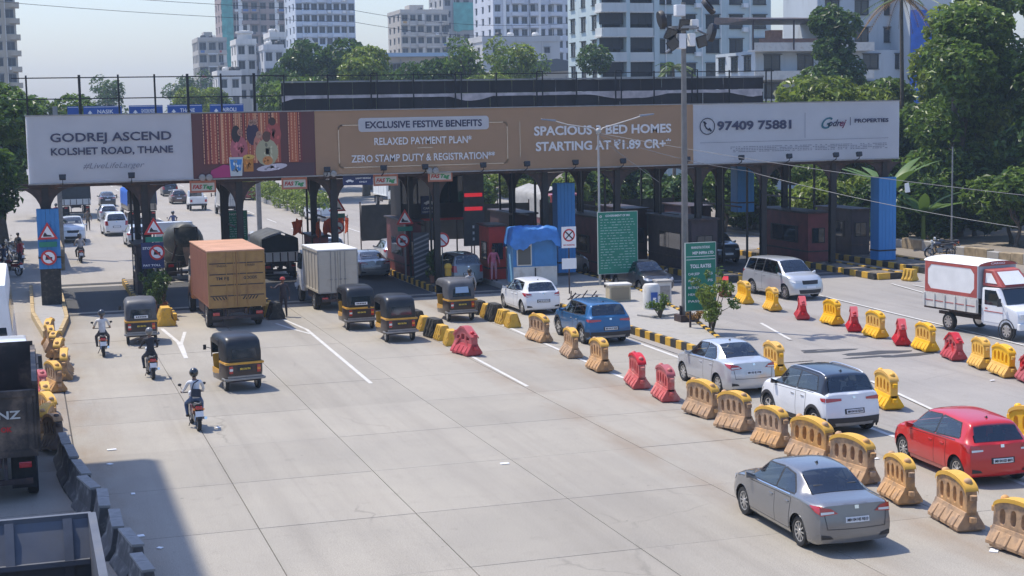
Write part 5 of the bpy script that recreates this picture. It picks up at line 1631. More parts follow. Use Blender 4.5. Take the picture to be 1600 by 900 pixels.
# ------------------------------------------------------------------ auto rickshaws
m_auto_y = mat('auto_yellow', (0.60, 0.30, 0.03), .4, var=.12, scale=4, coat=.3)
m_auto_b = mat('auto_black', (0.032, 0.018, 0.016), .35, coat=.3)
def rickshaw(label, loc, rz, hood=None, plate_hi=True, seat=(.05, .05, .05)):
    hood = hood or M['canvas_black']
    t = thing('auto_rickshaw', label, 'auto rickshaw', loc, rz, 'black and yellow auto rickshaws')
    # y: rear -1.3 .. front 1.3
    def hoodsec(y, zb, zt, w, n=4):
        pts = [(w, zb), (w + .005, (zb + zt) * .5), (w - .015, zt - .16)]
        for i in range(1, n + 1):
            a = PI / 2 * i / n
            pts.append((w - .015 - .16 + .16 * math.cos(a), zt - .16 + .16 * math.sin(a)))
        pts.append((0, zt + .02))
        return [(-x, y, z) for x, z in pts] + [(x, y, z) for x, z in pts[::-1][1:]]
    rows = [hoodsec(y, zb, zt, w) for y, zb, zt, w in ((-1.26, .90, 1.30, .56), (-1.22, .90, 1.52, .58), (-1.12, .90, 1.63, .60), (-.95, .90, 1.68, .615), (-.70, .92, 1.70, .62), (-.55, 1.05, 1.705, .62),
                                                       (-.48, 1.36, 1.705, .62), (.0, 1.40, 1.70, .62), (.45, 1.40, 1.66, .60), (.60, 1.42, 1.60, .57))]
    mb = MB().grid(rows)
    r0 = rows[0]
    nn = len(r0)
    k = len(mb.v)
    mb.v += r0
    for i in range(nn // 2):
        mb.f.append((k + i, k + i + 1, k + nn - 2 - i, k + nn - 1 - i)); mb.m.append(0)
    h_ = mb.build('hood', hood, t, smooth=50)
    # rear window of clear plastic and small print plate
    MB().hexa([(-.42, -1.285, 1.02), (.42, -1.285, 1.02), (.42, -1.275, 1.02), (-.42, -1.275, 1.02), (-.38, -1.265, 1.33), (.38, -1.265, 1.33), (.38, -1.255, 1.33), (-.38, -1.255, 1.33)]).build('rear_flap', M['glass'], h_)
    # rear body
    body = MB()
    sec = lambda y, z0, z1, w0, w1: [(-w0, y, z0), (-w1, y, (z0 + z1) / 2), (-w1, y, z1), (w1, y, z1), (w1, y, (z0 + z1) / 2), (w0, y, z0)]
    rw = [sec(-1.32, .34, .86, .52, .56), sec(-1.25, .30, .88, .56, .61), sec(-.6, .28, .88, .60, .64), sec(-.5, .28, .5, .60, .64), sec(.35, .26, .45, .58, .60)]
    for a in rw:
        a.append(a[0])
    body.grid(rw)
    for a, rev in ((rw[0], 0), (rw[-1], 1)):
        body.add(a[:-1], [tuple(range(6))])
    b = body.build('body', m_auto_b, t, bevel=.02, smooth=40)
    MB().box(-.64, .64, -1.345, -.55, .845, .915).build('yellow_band', m_auto_y, t, bevel=.015)
    MB().box(-.655, .655, -1.38, -1.33, .36, .43).bar((-.655, -1.36, .4), (-.655, -.95, .4), .05).bar((.655, -1.36, .4), (.655, -.95, .4), .05).build('bumper_bar', M['grey_metal'], t, bevel=.01)
    MB().box(-.57, .57, -1.335, -1.3, .44, .50).build('lower_band', M['grey_metal'], t)
    for sg in (1, -1):
        l_ = MB().box(sg * .46 - .06, sg * .46 + .06, -1.35, -1.31, .58, .81).build('tail_lamp', M['lamp_red'], t, bevel=.012)
        MB().box(sg * .46 - .055, sg * .46 + .055, -1.362, -1.345, .66, .73).build('indicator', M['lamp_orange'] if sg > 0 else M['lamp_clear'], l_)
        MB().tube([(sg * .60, -.52, .88), (sg * .615, -.5, 1.4)], .018, 6).tube([(sg * .56, .55, .9), (sg * .575, .52, 1.45)], .02, 6).build('hood_frame', m_auto_b, t)
        MB().box(sg * .60 - .02, sg * .60 + .02, -.5, .3, .45, .62).build('side_step', m_auto_y, t)
        MB().tube([(sg * .55, .6, 1.15), (sg * .72, .66, 1.2)], .012, 5).box(sg * .76 - .05, sg * .76 + .05, .65, .67, 1.12, 1.28).build('mirror', M['plastic_black'], t)
        wheel(t, sg * .53, -.92, .235, .12, 'steel', sg)
    p = MB().box(-.24, .24, -1.352, -1.33, .64, .78).build('number_plate', M['ink'], t)
    text('plate_text', 'MH 04 FN', .09, M['plate_yellow'], p, (-.17, -1.356, .68), width=.34, thick=.003)
    if plate_hi:
        p = MB().box(-.26, .26, -1.305, -1.29, 1.0, 1.11).build('name_plate', M['plate_white'], t)
        mb = MB()
        for q in range(6):
            mb.quad((-.2 + q * .07, -1.308, 1.03), (-.15 + q * .07, -1.308, 1.03), (-.15 + q * .07, -1.308, 1.08), (-.2 + q * .07, -1.308, 1.08))
        mb.build('plate_text', M['ink'], p, fix=False)
    # nose, windscreen, front wheel, seats
    MB().hexa([(-.55, .35, .28), (.55, .35, .28), (.26, 1.12, .34), (-.26, 1.12, .34), (-.57, .5, 1.0), (.57, .5, 1.0), (.30, .98, .92), (-.30, .98, .92)]).build('nose', m_auto_y, t, bevel=.06, smooth=45)
    MB().hexa([(-.52, .66, 1.0), (.52, .66, 1.0), (.52, .68, 1.0), (-.52, .68, 1.0), (-.53, .57, 1.5), (.53, .57, 1.5), (.53, .59, 1.5), (-.53, .59, 1.5)]).build('windscreen', M['glass'], t)
    MB().lathe([(0, 0), (.10, 0), (.09, .06), (0, .06)], (0, 1.04, .72), 'Y', 12).build('headlight', M['lamp_clear'], t)
    wheel(t, 0.03, 1.02, .235, .12, 'steel', 1)
    MB().hexa([(-.12, .78, .40), (.12, .78, .40), (.12, 1.28, .40), (-.12, 1.28, .40), (-.10, .85, .53), (.10, .85, .53), (.10, 1.2, .53), (-.10, 1.2, .53)]).build('front_mudguard', m_auto_b, t, bevel=.04)
    sm = mat('seat_%d' % int(seat[0] * 1000), seat, .6)
    MB().box(-.54, .54, -.95, -.5, .5, .78).box(-.54, .54, -1.06, -.94, .78, 1.25).build('rear_seat', sm, t, bevel=.04)
    MB().box(-.25, .25, -.1, .2, .45, .72).build('driver_seat', sm, t, bevel=.04)
    return t
A_ = [('auto rickshaw with greyish hood in the left lane beside the yellow concrete block', (4.2, 63.3), -2), ('auto rickshaw nearest the camera, alone behind the brown container truck', (6.32, 51.1), 9),
      ('auto rickshaw with white name plate behind the beige box truck, left of a pair', (13.0, 63.7), 2), ('auto rickshaw with glossy black rear, right of a pair beside the yellow blocks', (13.7, 59.6), 3),
      ('auto rickshaw with dull grey hood and blue notice in front of the dark people carrier', (17.5, 64.4), 3)]
for i, (lb, (x, y), rz) in enumerate(A_):
    a = rickshaw(lb, (x, y, 0), R(rz), hood=mat('canvas_grey', (.085, .085, .09), .5, var=.2, scale=3) if i in (0, 4) else None, plate_hi=i in (0, 2), seat=(.05, .05, .05))
    if i == 4:
        MB().hexa([(-.3, -1.31, 1.18), (.3, -1.31, 1.18), (.3, -1.30, 1.18), (-.3, -1.30, 1.18), (-.28, -1.27, 1.42), (.28, -1.27, 1.42), (.28, -1.26, 1.42), (-.28, -1.26, 1.42)]).build('notice', mat('notice_blue', (.32, .45, .62), .5), a)
    a.scale = (1.0, 1.0, 1.05)

# ------------------------------------------------------------------ motorcycles
def motorcycle(label, loc, rz, col, seat=(.03, .025, .025), scooter=False, group='motorcycles and scooters'):
    t = thing('motorcycle' if not scooter else 'scooter', label, 'motorcycle' if not scooter else 'scooter', loc, rz, group)
    pm = paint('moto_%d' % int(sum(col) * 1000), col)
    r = .30 if not scooter else .24
    for y in (-.62, .66):
        w = bpy.data.objects.new('wheel', None)
        COL.objects.link(w); w.parent = t; KIDS.setdefault(t, []).append(w)
        w.location = (0, y, r)
        MB().lathe([(r * .78, -.05), (r * .95, -.055), (r, -.02), (r, .02), (r * .95, .055), (r * .78, .05)], axis='X', n=20, cap=False).build('tyre', M['rubber'], w, smooth=40)
        mb = MB().lathe([(r * .8, -.04), (r * .8, .04), (r * .72, .04), (r * .72, -.04), (r * .8, -.04)], axis='X', n=20, cap=False)
        for k in range(6):
            a = 2 * PI * k / 6
            mb.bar((0, .03 * math.cos(a), .03 * math.sin(a)), (0, r * .74 * math.cos(a), r * .74 * math.sin(a)), .03)
        mb.build('rim', M['grey_metal'], w)
    MB().tube([(0, -.75, .62), (0, -.2, .58), (0, .35, .78)], .035, 6).tube([(0, .35, .78), (0, .25, .35), (0, -.25, .32), (0, -.62, r)], .03, 6).build('frame', M['dark_steel'], t)
    for sg in (1, -1):
        MB().tube([(sg * .07, .66, r), (sg * .08, .42, .92)], .024, 6).build('fork', M['silver'], t, smooth=60)
        MB().tube([(sg * .1, -.62, r), (sg * .11, -.48, .64)], .03, 6).build('shock_absorber', M['chrome'], t, smooth=60)
        MB().tube([(sg * .12, .42, 1.02), (sg * .34, .30, 1.04)], .018, 6).build('handlebar', M['plastic_black'], t, smooth=60)
        mb = MB().tube([(sg * .27, .34, 1.04), (sg * .36, .38, 1.24)], .008, 5).ball((sg * .37, .38, 1.27), .06, .02, .045)
        mb.build('mirror', M['plastic_black'], t, smooth=60)
        MB().tube([(sg * .08, .05, .34), (sg * .25, .05, .34)], .018, 5).build('foot_peg', M['rubber'], t)
        MB().hexa([(sg * .10, -.62, .50), (sg * .17, -.6, .52), (sg * .17, -.15, .55), (sg * .10, -.15, .55), (sg * .09, -.75, .72), (sg * .15, -.72, .72), (sg * .16, -.15, .70), (sg * .09, -.15, .70)]).build('side_panel', pm, t, bevel=.02)
        MB().box(sg * .14 - .025, sg * .14 + .025, -.84, -.79, .66, .71).build('indicator', M['lamp_orange'], t, bevel=.01)
    MB().box(-.13, .13, -.12, .22, .28, .55).lathe([(.11, -.1), (.12, 0), (.11, .1)], (0, .05, .42), 'X', 10).build('engine', M['grey_metal'], t, bevel=.03)
    MB().ball((0, .18, .80), .145, .27, .13, 12, 8).build('fuel_tank', pm, t, smooth=80)
    MB().hexa([(-.13, -.78, .74), (.13, -.78, .74), (.12, .02, .74), (-.12, .02, .74), (-.11, -.80, .84), (.11, -.80, .84), (.10, .02, .80), (-.10, .02, .80)]).build('seat', mat('moto_seat', seat, .6), t, bevel=.03, smooth=50)
    MB().tube([(.16, .1, .3), (.18, -.3, .32), (.19, -.85, .42)], [.025, .04, .05], 8).build('exhaust', M['chrome'], t, smooth=60)
    rows = [[(x, -.62 - (r + .05) * math.cos(a), r + (r + .05) * math.sin(a)) for x in (-.07, 0, .07)] for a in [R(q) for q in range(20, 121, 14)]]
    MB().grid(rows).build('rear_mudguard', M['plastic_black'], t, smooth=60)
    rows = [[(x, .66 - (r + .04) * math.cos(a), r + (r + .04) * math.sin(a)) for x in (-.06, 0, .06)] for a in [R(q) for q in range(30, 161, 16)]]
    MB().grid(rows).build('front_mudguard', pm, t, smooth=60)
    MB().box(-.10, .10, -.87, -.80, .68, .78).build('tail_lamp', M['lamp_red'], t, bevel=.02)
    MB().hexa([(-.12, -.93, .48), (.12, -.93, .48), (.12, -.92, .48), (-.12, -.92, .48), (-.12, -.88, .64), (.12, -.88, .64), (.12, -.87, .64), (-.12, -.87, .64)]).build('number_plate', M['plate_white'], t)
    MB().lathe([(0, 0), (.10, 0), (.085, -.1), (0, -.12)], (0, .58, .95), 'Y', 12).build('headlight', M['lamp_clear'], t, smooth=40)
    MB().tube([(0, -.85, .86), (-.1, -.6, .86), (.1, -.6, .86), (0, -.85, .86)], .012, 5).build('grab_rail', M['grey_metal'], t)
    MB().tube([(-.09, .1, .28), (-.2, -.02, .06)], .015, 5).build('side_stand', M['dark_steel'], t)
    return t
def small(o):
    o.scale = (.94,) * 3
    return o
mo1 = small(motorcycle('silver and red motorcycle carrying the rider in the white shirt, leftmost on the open road', (2.56, 60.0, 0), R(-1), (.45, .45, .47)))
mo2 = small(motorcycle('black motorcycle carrying the rider in dark clothes', (3.85, 54.0, 0), R(3), (.03, .03, .035)))
mo3 = small(motorcycle('dark motorcycle with red tail nearest the camera, carrying the helmeted rider with shoulder bag', (4.36, 44.5, 0), R(3), (.10, .015, .015)))
# ------------------------------------------------------------------ people
def body_mesh(name, joints, bones, mats, order):
    """joints: name -> (pos, radius); bones: (a, b, material)"""
    ids = {k: i for i, k in enumerate(joints)}
    me = bpy.data.meshes.new(name)
    me.from_pydata([joints[k][0] for k in joints], [(ids[a], ids[b]) for a, b, _ in bones], [])
    o = bpy.data.objects.new(name, me)
    COL.objects.link(o)
    md = o.modifiers.new('skin', 'SKIN')
    md.use_smooth_shade = True
    for k, i in ids.items():
        r = joints[k][1]
        v = me.skin_vertices[0].data[i]
        v.radius = r if isinstance(r, tuple) else (r, r)
        v.use_root = k == 'pelvis'
    ss = o.modifiers.new('sub', 'SUBSURF')
    ss.levels = 1
    ss.render_levels = 1
    dg = bpy.context.evaluated_depsgraph_get()
    out = bpy.data.meshes.new_from_object(o.evaluated_get(dg))
    bpy.data.objects.remove(o)
    out.name = name
    out.materials.clear()
    for k in order:
        out.materials.append(mats[k])
    segs = [(Vector(joints[a][0]), Vector(joints[b][0]), order.index(m)) for a, b, m in bones]
    for p in out.polygons:
        c = p.center
        best, bi = 1e9, 0
        for a, b, m in segs:
            ab = b - a
            t = max(0, min(1, (c - a).dot(ab) / max(1e-9, ab.length_squared)))
            dd = (a + ab * t - c).length
            if dd < best:
                best, bi = dd, m
        p.material_index = bi
    out.shade_smooth()
    return out
def pose(kind):
    J = {}
    if kind == 'ride':      # sitting on a motorcycle, facing +y, seat at z .82
        J = dict(pelvis=((0, -.28, .93), (.155, .12)), waist=((0, -.27, 1.06), (.145, .105)), chest=((0, -.20, 1.28), (.17, .115)), upper=((0, -.17, 1.42), (.15, .09)), neck=((0, -.14, 1.50), .052), chin=((0, -.11, 1.58), .07), head=((0, -.11, 1.67), .095), crown=((0, -.12, 1.74), .075))
        for s, n in ((1, 'r'), (-1, 'l')):
            J.update({'sh' + n: ((s * .19, -.17, 1.42), .062), 'el' + n: ((s * .285, -.03, 1.19), .046), 'wr' + n: ((s * .315, .22, 1.08), .032), 'pa' + n: ((s * .325, .28, 1.07), .030),
                      'hip' + n: ((s * .11, -.24, .90), .095), 'kn' + n: ((s * .24, .12, .74), .068), 'an' + n: ((s * .22, .02, .40), .045), 'he' + n: ((s * .22, .0, .36), .042), 'to' + n: ((s * .23, .18, .345), .036)})
            for k, (dx, ln) in enumerate(((-.03, .07), (-.01, .08), (.01, .075), (.03, .06))):
                J['f%d' % k + n] = ((s * .325 + dx, .325, 1.075), .010)
                J['g%d' % k + n] = ((s * .325 + dx, .335 - .01, 1.075 - ln * .6), .009)
            J['th' + n] = ((s * .285, .29, 1.045), .011)
    else:
        a = {'stand': .10, 'arm': .45, 'walk': .12}[kind]
        J = dict(pelvis=((0, 0, .93), (.15, .105)), waist=((0, .0, 1.06), (.14, .10)), chest=((0, .01, 1.28), (.165, .115)), upper=((0, 0, 1.42), (.14, .085)), neck=((0, .01, 1.50), .052), chin=((0, .035, 1.57), .07), head=((0, .02, 1.65), .095), crown=((0, .01, 1.72), .075))
        for s, n in ((1, 'r'), (-1, 'l')):
            st = .16 * s if kind == 'walk' else .02 * s
            if kind == 'arm' and s > 0:
                el, wr = (s * .36, .18, 1.28), (s * .42, .42, 1.36)
            else:
                el, wr = (s * .28, -.02 - st * .5, 1.15), (s * .29, .06 - st * .8, .91)
            d = (Vector(wr) - Vector(el)).normalized()
            pa = Vector(wr) + d * .06
            J.update({'sh' + n: ((s * .185, 0, 1.42), .062), 'el' + n: (el, .045), 'wr' + n: (wr, .031), 'pa' + n: (tuple(pa), .029),
                      'hip' + n: ((s * .095, 0, .88), .095), 'kn' + n: ((s * .11, st * .6 + .02, .50), .066), 'an' + n: ((s * .12, st, .10), .045), 'he' + n: ((s * .12, st - .03, .05), .042), 'to' + n: ((s * .14, st + .14, .04), .036)})
            for k, (dx, ln) in enumerate(((-.028, .07), (-.01, .08), (.01, .075), (.026, .058))):
                b = pa + d * .04 + Vector((0, dx, 0))
                J['f%d' % k + n] = (tuple(b), .010)
                J['g%d' % k + n] = (tuple(b + d * ln * .7 + Vector((-s * .015, 0, 0))), .009)
            J['th' + n] = (tuple(pa + d * .01 + Vector((-s * .02, .045, 0))), .011)
    B = [('pelvis', 'waist', 'shirt'), ('waist', 'chest', 'shirt'), ('chest', 'upper', 'shirt'), ('upper', 'neck', 'skin'), ('neck', 'chin', 'skin'), ('chin', 'head', 'skin'), ('head', 'crown', 'skin')]
    for n in 'rl':
        B += [('upper', 'sh' + n, 'shirt'), ('sh' + n, 'el' + n, 'shirt'), ('el' + n, 'wr' + n, 'sleeve'), ('wr' + n, 'pa' + n, 'skin'), ('pa' + n, 'th' + n, 'skin'), ('pelvis', 'hip' + n, 'trousers'), ('hip' + n, 'kn' + n, 'trousers'), ('kn' + n, 'an' + n, 'trousers'), ('an' + n, 'he' + n, 'shoe'), ('he' + n, 'to' + n, 'shoe')]
        for k in range(4):
            B += [('pa' + n, 'f%d' % k + n, 'skin'), ('f%d' % k + n, 'g%d' % k + n, 'skin')]
    return J, B
def cloth(col):
    return mat('cloth_%d_%d_%d' % tuple(int(v * 1000) for v in col), col, .8, var=.15, scale=8)
def person(label, loc, rz, kind, shirt, trousers, sleeve=None, helmet=None, cap=None, shoe=(.03, .025, .02), group=None, stripes=None, scale=1.0):
    J, B = pose(kind)
    mats = dict(shirt=cloth(shirt), trousers=cloth(trousers), sleeve=cloth(sleeve) if sleeve else M['skin'], skin=M['skin'], shoe=cloth(shoe))
    me = body_mesh('person', J, B, mats, ['shirt', 'trousers', 'sleeve', 'skin', 'shoe'])
    o = link('person', me, None, loc, rz)
    o.scale = (scale,) * 3
    tag(o, label, 'person', group)
    h = Vector(J['head'][0])
    if helmet:
        mb = MB().ball((h.x, h.y - .005, h.z + .03), .138, .155, .15, 14, 9)
        he = mb.build('helmet', paint('helmet_%d' % int(helmet[0] * 1000), helmet), o, smooth=80)
        mb = MB()
        rows = [[(h.x + .142 * math.sin(a), h.y - .003 + .158 * math.cos(a), h.z + z) for a in [R(q) for q in range(-65, 66, 13)]] for z in (-.03, .02, .055)]
        mb.grid(rows).build('visor', M['glass'], he, smooth=80)
    else:
        MB().ball((h.x, h.y - .018, h.z + .035), .105, .115, .105, 12, 8).build('hair', M['hair'], o, smooth=80)
        if cap:
            MB().ball((h.x, h.y - .005, h.z + .055), .112, .12, .085, 12, 7).lathe([(.10, 0), (.135, -.008), (.10, -.012)], (h.x, h.y + .03, h.z + .05), 'Z', 14).build('cap', cloth(cap), o, smooth=60)
        f = MB().hexa([(h.x - .012, h.y + .085, h.z - .03), (h.x + .012, h.y + .085, h.z - .03), (h.x + .014, h.y + .115, h.z - .03), (h.x - .014, h.y + .115, h.z - .03), (h.x - .006, h.y + .085, h.z + .02), (h.x + .006, h.y + .085, h.z + .02), (h.x + .006, h.y + .092, h.z + .02), (h.x - .006, h.y + .092, h.z + .02)])
        f.build('nose', M['skin'], o)
        for s in (1, -1):
            MB().ball((h.x + s * .035, h.y + .083, h.z + .018), .013, .008, .009, 6, 4).build('eye', M['hair'], o)
            MB().ball((h.x + s * .093, h.y - .005, h.z), .014, .025, .035, 6, 4).build('ear', M['skin'], o)
        MB().box(h.x - .025, h.x + .025, h.y + .078, h.y + .088, h.z - .062, h.z - .054).build('mouth', mat('lip', (.2, .07, .06), .6), o)
    return o
def on(mo, lb, **k):
    return person(lb, mo.location, mo.rotation_euler.z, 'ride', scale=.94, **k)
on(mo1, 'person in a white shirt and dark helmet riding the leftmost motorcycle', shirt=(.62, .60, .58), trousers=(.06, .06, .07), sleeve=None, helmet=(.04, .04, .045))
on(mo2, 'person in black jacket and pale helmet riding the black motorcycle', shirt=(.022, .022, .026), trousers=(.03, .035, .05), sleeve=(.022, .022, .026), helmet=(.16, .15, .14))
rd3 = on(mo3, 'person in white shirt and blue jeans with black helmet on the nearest motorcycle', shirt=(.60, .61, .63), trousers=(.06, .10, .19), sleeve=(.60, .61, .63), helmet=(.012, .012, .014))
b_ = MB().hexa([(-.16, -.43, 1.02), (.14, -.43, .98), (.14, -.33, .98), (-.16, -.33, 1.02), (-.13, -.40, 1.25), (.15, -.40, 1.21), (.15, -.30, 1.21), (-.13, -.30, 1.25)])
b_.tube([(-.12, -.36, 1.22), (-.05, -.31, 1.40), (.10, -.24, 1.47), (.16, -.10, 1.42)], .02, 6)
bag = b_.build('shoulder_bag', cloth((.03, .035, .05)), None, bevel=.02)
bag.location = mo3.location
bag.rotation_euler = mo3.rotation_euler
bag.scale = (.94,) * 3
tag(bag, 'dark shoulder bag slung across the back of the white shirted rider', 'bag')
person('person in dark uniform with red cap standing beside the yellow block, arm raised', (10.75, 68.2, 0), R(160), 'arm', (.055, .04, .045), (.045, .035, .04), (.055, .04, .045), cap=(.42, .06, .06))
person('person in a black and white checked shirt standing behind the auto rickshaw', (19.2, 67.6, 0), R(10), 'stand', (.30, .30, .31), (.025, .025, .03), (.30, .30, .31))
person('person in pink clothes leaning by the red booth beside the tarpaulin kiosk', (22.85, 75.9, .24), R(180), 'stand', (.62, .16, .22), (.55, .25, .28), (.62, .16, .22))
person('person in khaki walking on the far road beside the stone wall', (4.85, 130.0, 0), R(180), 'walk', (.16, .13, .10), (.10, .085, .07))
person('person in red standing among the parked motorcycles beyond the left post', (-.4, 99, 0), R(120), 'stand', (.48, .05, .07), (.05, .05, .08), (.48, .05, .07))
for i, (x, y, c, lb) in enumerate(((15.3, 85.0, (.62, .10, .03), 'person in orange vest standing at the toll lane left of the striped sign'), (15.9, 88.2, (.50, .50, .52), 'person in pale shirt standing behind the round no entry sign'),
                                   (11.6, 86.8, (.55, .08, .03), 'person in orange red vest beside the tarpaulined lorry'))):
    person(lb, (x, y, .0), R(150 + 40 * i), 'stand', c, (.05, .05, .06), None)

for i, (x, y, c, lb) in enumerate(((-1.3, 95.5, (.05, .06, .10), 'person in dark blue shirt beside the parked motorcycles at the left'), (-2.2, 99.5, (.40, .40, .42), 'person in pale shirt at the back of the parked motorcycles'), (-.5, 104.5, (.10, .09, .08), 'person in brown standing up the left lane past the person in red'))):
    person(lb, (x, y, 0), R(200 + 60 * i), 'stand', c, (.03, .03, .04), None)
# ------------------------------------------------------------------ water filled barriers
m_by = mat('plastic_yellow', (0.80, 0.42, 0.012), .5, objvar=.14, var=.12, scale=3, col2=(.62, .36, .06), thr=.62)
m_bt = mat('plastic_faded', (0.54, 0.305, 0.13), .75, objvar=.2, var=.25, scale=3, col2=(.23, .15, .095), scale2=2.6, thr=.52, bump=.15)
m_btop = mat('plastic_yellow_top', (0.66, 0.37, 0.05), .6, var=.15, scale=3)
m_br = mat('plastic_red', (0.50, 0.018, 0.025), .5, objvar=.2, var=.15, scale=3, col2=(.42, .10, .10), thr=.62)
m_brf = mat('plastic_red_faded', (0.50, 0.085, 0.075), .65, var=.15, scale=3, col2=(.52, .25, .21), scale2=2, thr=.55)
def holes_plate(outline, holes, x0, x1):
    """flat plate with real openings, pushed from x0 to x1 along x"""
    bm = bmesh.new()
    loops = [outline] + holes
    es = []
    for lp in loops:
        vs = [bm.verts.new((x0, a, b)) for a, b in lp]
        es += [bm.edges.new((vs[i], vs[(i + 1) % len(vs)])) for i in range(len(vs))]
    r = bmesh.ops.triangle_fill(bm, use_beauty=True, use_dissolve=False, edges=es)
    fs = [f for f in bm.faces]
    ex = bmesh.ops.extrude_face_region(bm, geom=fs)
    vs = [v for v in ex['geom'] if isinstance(v, bmesh.types.BMVert)]
    bmesh.ops.translate(bm, verts=vs, vec=(x1 - x0, 0, 0))
    bmesh.ops.recalc_face_normals(bm, faces=bm.faces)
    mb = MB()
    bm.verts.ensure_lookup_table()
    for i, v in enumerate(bm.verts):
        v.index = i
    mb.add([v.co.copy() for v in bm.verts], [tuple(v.index for v in f.verts) for f in bm.faces])
    bm.free()
    return mb
def oval(cy, cz, ry, rz, n=12):
    return [(cy + ry * math.cos(2 * PI * i / n), cz + rz * math.copysign(abs(math.sin(2 * PI * i / n)) ** .7, math.sin(2 * PI * i / n))) for i in range(n)]
def barrier_meshes(kind, body, top):
    L = .66
    if kind == 'arch':
        out = [(-L, .34), (L, .34), (L, .80)]
        out += [(L * math.cos(a) * .98, .80 + .24 * math.sin(a)) for a in [PI * i / 12 for i in range(1, 12)]]
        out += [(-L, .80)]
        holes = [oval(y, .63 + (.03 if abs(y) < .3 else 0), .075, .17) for y in (-.42, -.14, .14, .42)]
        panel = holes_plate(out, holes, -.11, .11)
        rim = MB()
        rows = []
        for i in range(17):
            a = PI * i / 16
            cy, cz = L * math.cos(a), .80 + .24 * math.sin(a)
            rows.append([(-.14, cy, cz - .05), (-.14, cy, cz + .035), (.14, cy, cz + .035), (.14, cy, cz - .05)])
        rim.grid(rows)
    else:
        out = [(-L, .34), (L, .34), (L, .66), (.12, .95), (-.12, .95), (-L, .66)]
        holes = [[(-.46, .52), (-.24, .52), (-.24, .68), (-.46, .62)], [(-.12, .52), (.12, .52), (.12, .72), (-.12, .72)], [(.24, .52), (.46, .52), (.46, .62), (.24, .68)]]
        panel = holes_plate(out, holes, -.12, .12)
        rim = MB()
        pts = [(-L - .03, .64), (-.14, .96), (.14, .96), (L + .03, .64)]
        rows = [[(-.15, y, z - .05), (-.15, y, z + .03), (.15, y, z + .03), (.15, y, z - .05)] for y, z in pts]
        rim.grid(rows)
        for s in (-1, 1):
            rim.bar((s * .20, -.60, .14), (s * .135, -.18, .58), .05, .05).bar((s * .20, .60, .14), (s * .135, .18, .58), .05, .05)
    foot = MB()
    foot.prism([(-.30, .05), (-.30, .12), (-.16, .34), (-.13, .42), (.13, .42), (.16, .34), (.30, .12), (.30, .05)], -L, L, 'Y')
    for y in (-.42, .42):
        foot.box(-.27, .27, y - .16, y + .16, 0, .051)
    for k in range(4):
        y = -.45 + k * .3
        for s in (-1, 1):
            foot.hexa([(s * .30, y - .05, .12), (s * .34, y - .03, .12), (s * .34, y + .03, .12), (s * .30, y + .05, .12), (s * .16, y - .05, .34), (s * .19, y - .03, .33), (s * .19, y + .03, .33), (s * .16, y + .05, .34)])
    lugs = []
    for q in (-1, 1):
        for z in (.28, .72):
            lugs.append(MB().lathe([(.03, -.06), (.075, -.05), (.075, .05), (.03, .06)], (0, q * (L + .06), z), 'Z', 10).mesh('lug', body, smooth=60))
        lugs.append(MB().ball((0, q * L * .72, .99 if kind == 'arch' else .78), .09, .09, .08, 8, 6).mesh('lug', body, smooth=60))
    return [('panel', panel.mesh('panel', body, bevel=.012)), ('foot', foot.mesh('foot', body, bevel=.012)), ('top_rim', rim.mesh('top_rim', top, smooth=50))] + [('lug', q) for q in lugs]
BM_ = dict(yellow=barrier_meshes('arch', m_by, m_by), tan=barrier_meshes('arch', m_bt, m_btop), red=barrier_meshes('gable', m_br, m_br), rust=barrier_meshes('arch', m_brf, m_br), dark=barrier_meshes('arch', mat('plastic_dirty', (.13, .10, .085), .8, var=.3, scale=3), m_bt))
def barrier(col, x, y, label, group, rz=0.0, sc=1.0, tilt=0.0):
    o = thing('road_barrier', label, 'road barrier', (x, y, 0), R(rz), group)
    for n, me in BM_[col]:
        link(n, me, o)
    o.scale = (sc, sc * jit.uniform(.97, 1.03), sc)
    o.rotation_euler[0] = R(tilt)
    o.location.z = abs(math.sin(R(tilt))) * .4
    return o
GM = 'plastic barriers dividing the two carriageways'
main = [('tan', 18.75, 56.4, 'faded yellow road barrier nearest the white hatchback, farthest of the main row'), ('tan', 18.6, 52.3, 'faded yellow road barrier beside the rear wheel of the blue SUV'),
        ('tan', 18.45, 49.0, 'faded yellow road barrier just behind the blue SUV'), ('rust', 18.45, 45.6, 'pinkish red road barrier, farther of the two red ones in the main row'),
        ('rust', 18.4, 43.2, 'pinkish red road barrier, nearer of the two red ones in the main row'), ('tan', 18.35, 40.4, 'faded yellow road barrier beside the rear wheel of the silver saloon'),
        ('tan', 18.35, 38.2, 'faded yellow road barrier between the silver saloon and the white SUV'), ('tan', 18.35, 36.0, 'faded yellow road barrier beside the front wheel of the white SUV'),
        ('tan', 18.4, 34.0, 'faded yellow road barrier beside the rear wheel of the white SUV'), ('tan', 18.35, 31.9, 'faded yellow road barrier behind the roof of the grey saloon, before the red hatchback'),
        ('tan', 18.35, 29.8, 'faded yellow road barrier beside the front door of the red hatchback'), ('tan', 18.35, 27.6, 'large faded yellow road barrier under the rear bumper of the red hatchback'),
        ('tan', 18.3, 25.3, 'faded yellow road barrier cut by the bottom right corner')]
for i, (c, x, y, lb) in enumerate(main):
    barrier(c, x, y, lb, GM, jit.uniform(-10, 14), jit.uniform(.95, 1.04), jit.uniform(-4, 4))
lab = {'yellow': 'bright yellow', 'red': 'bright red'}
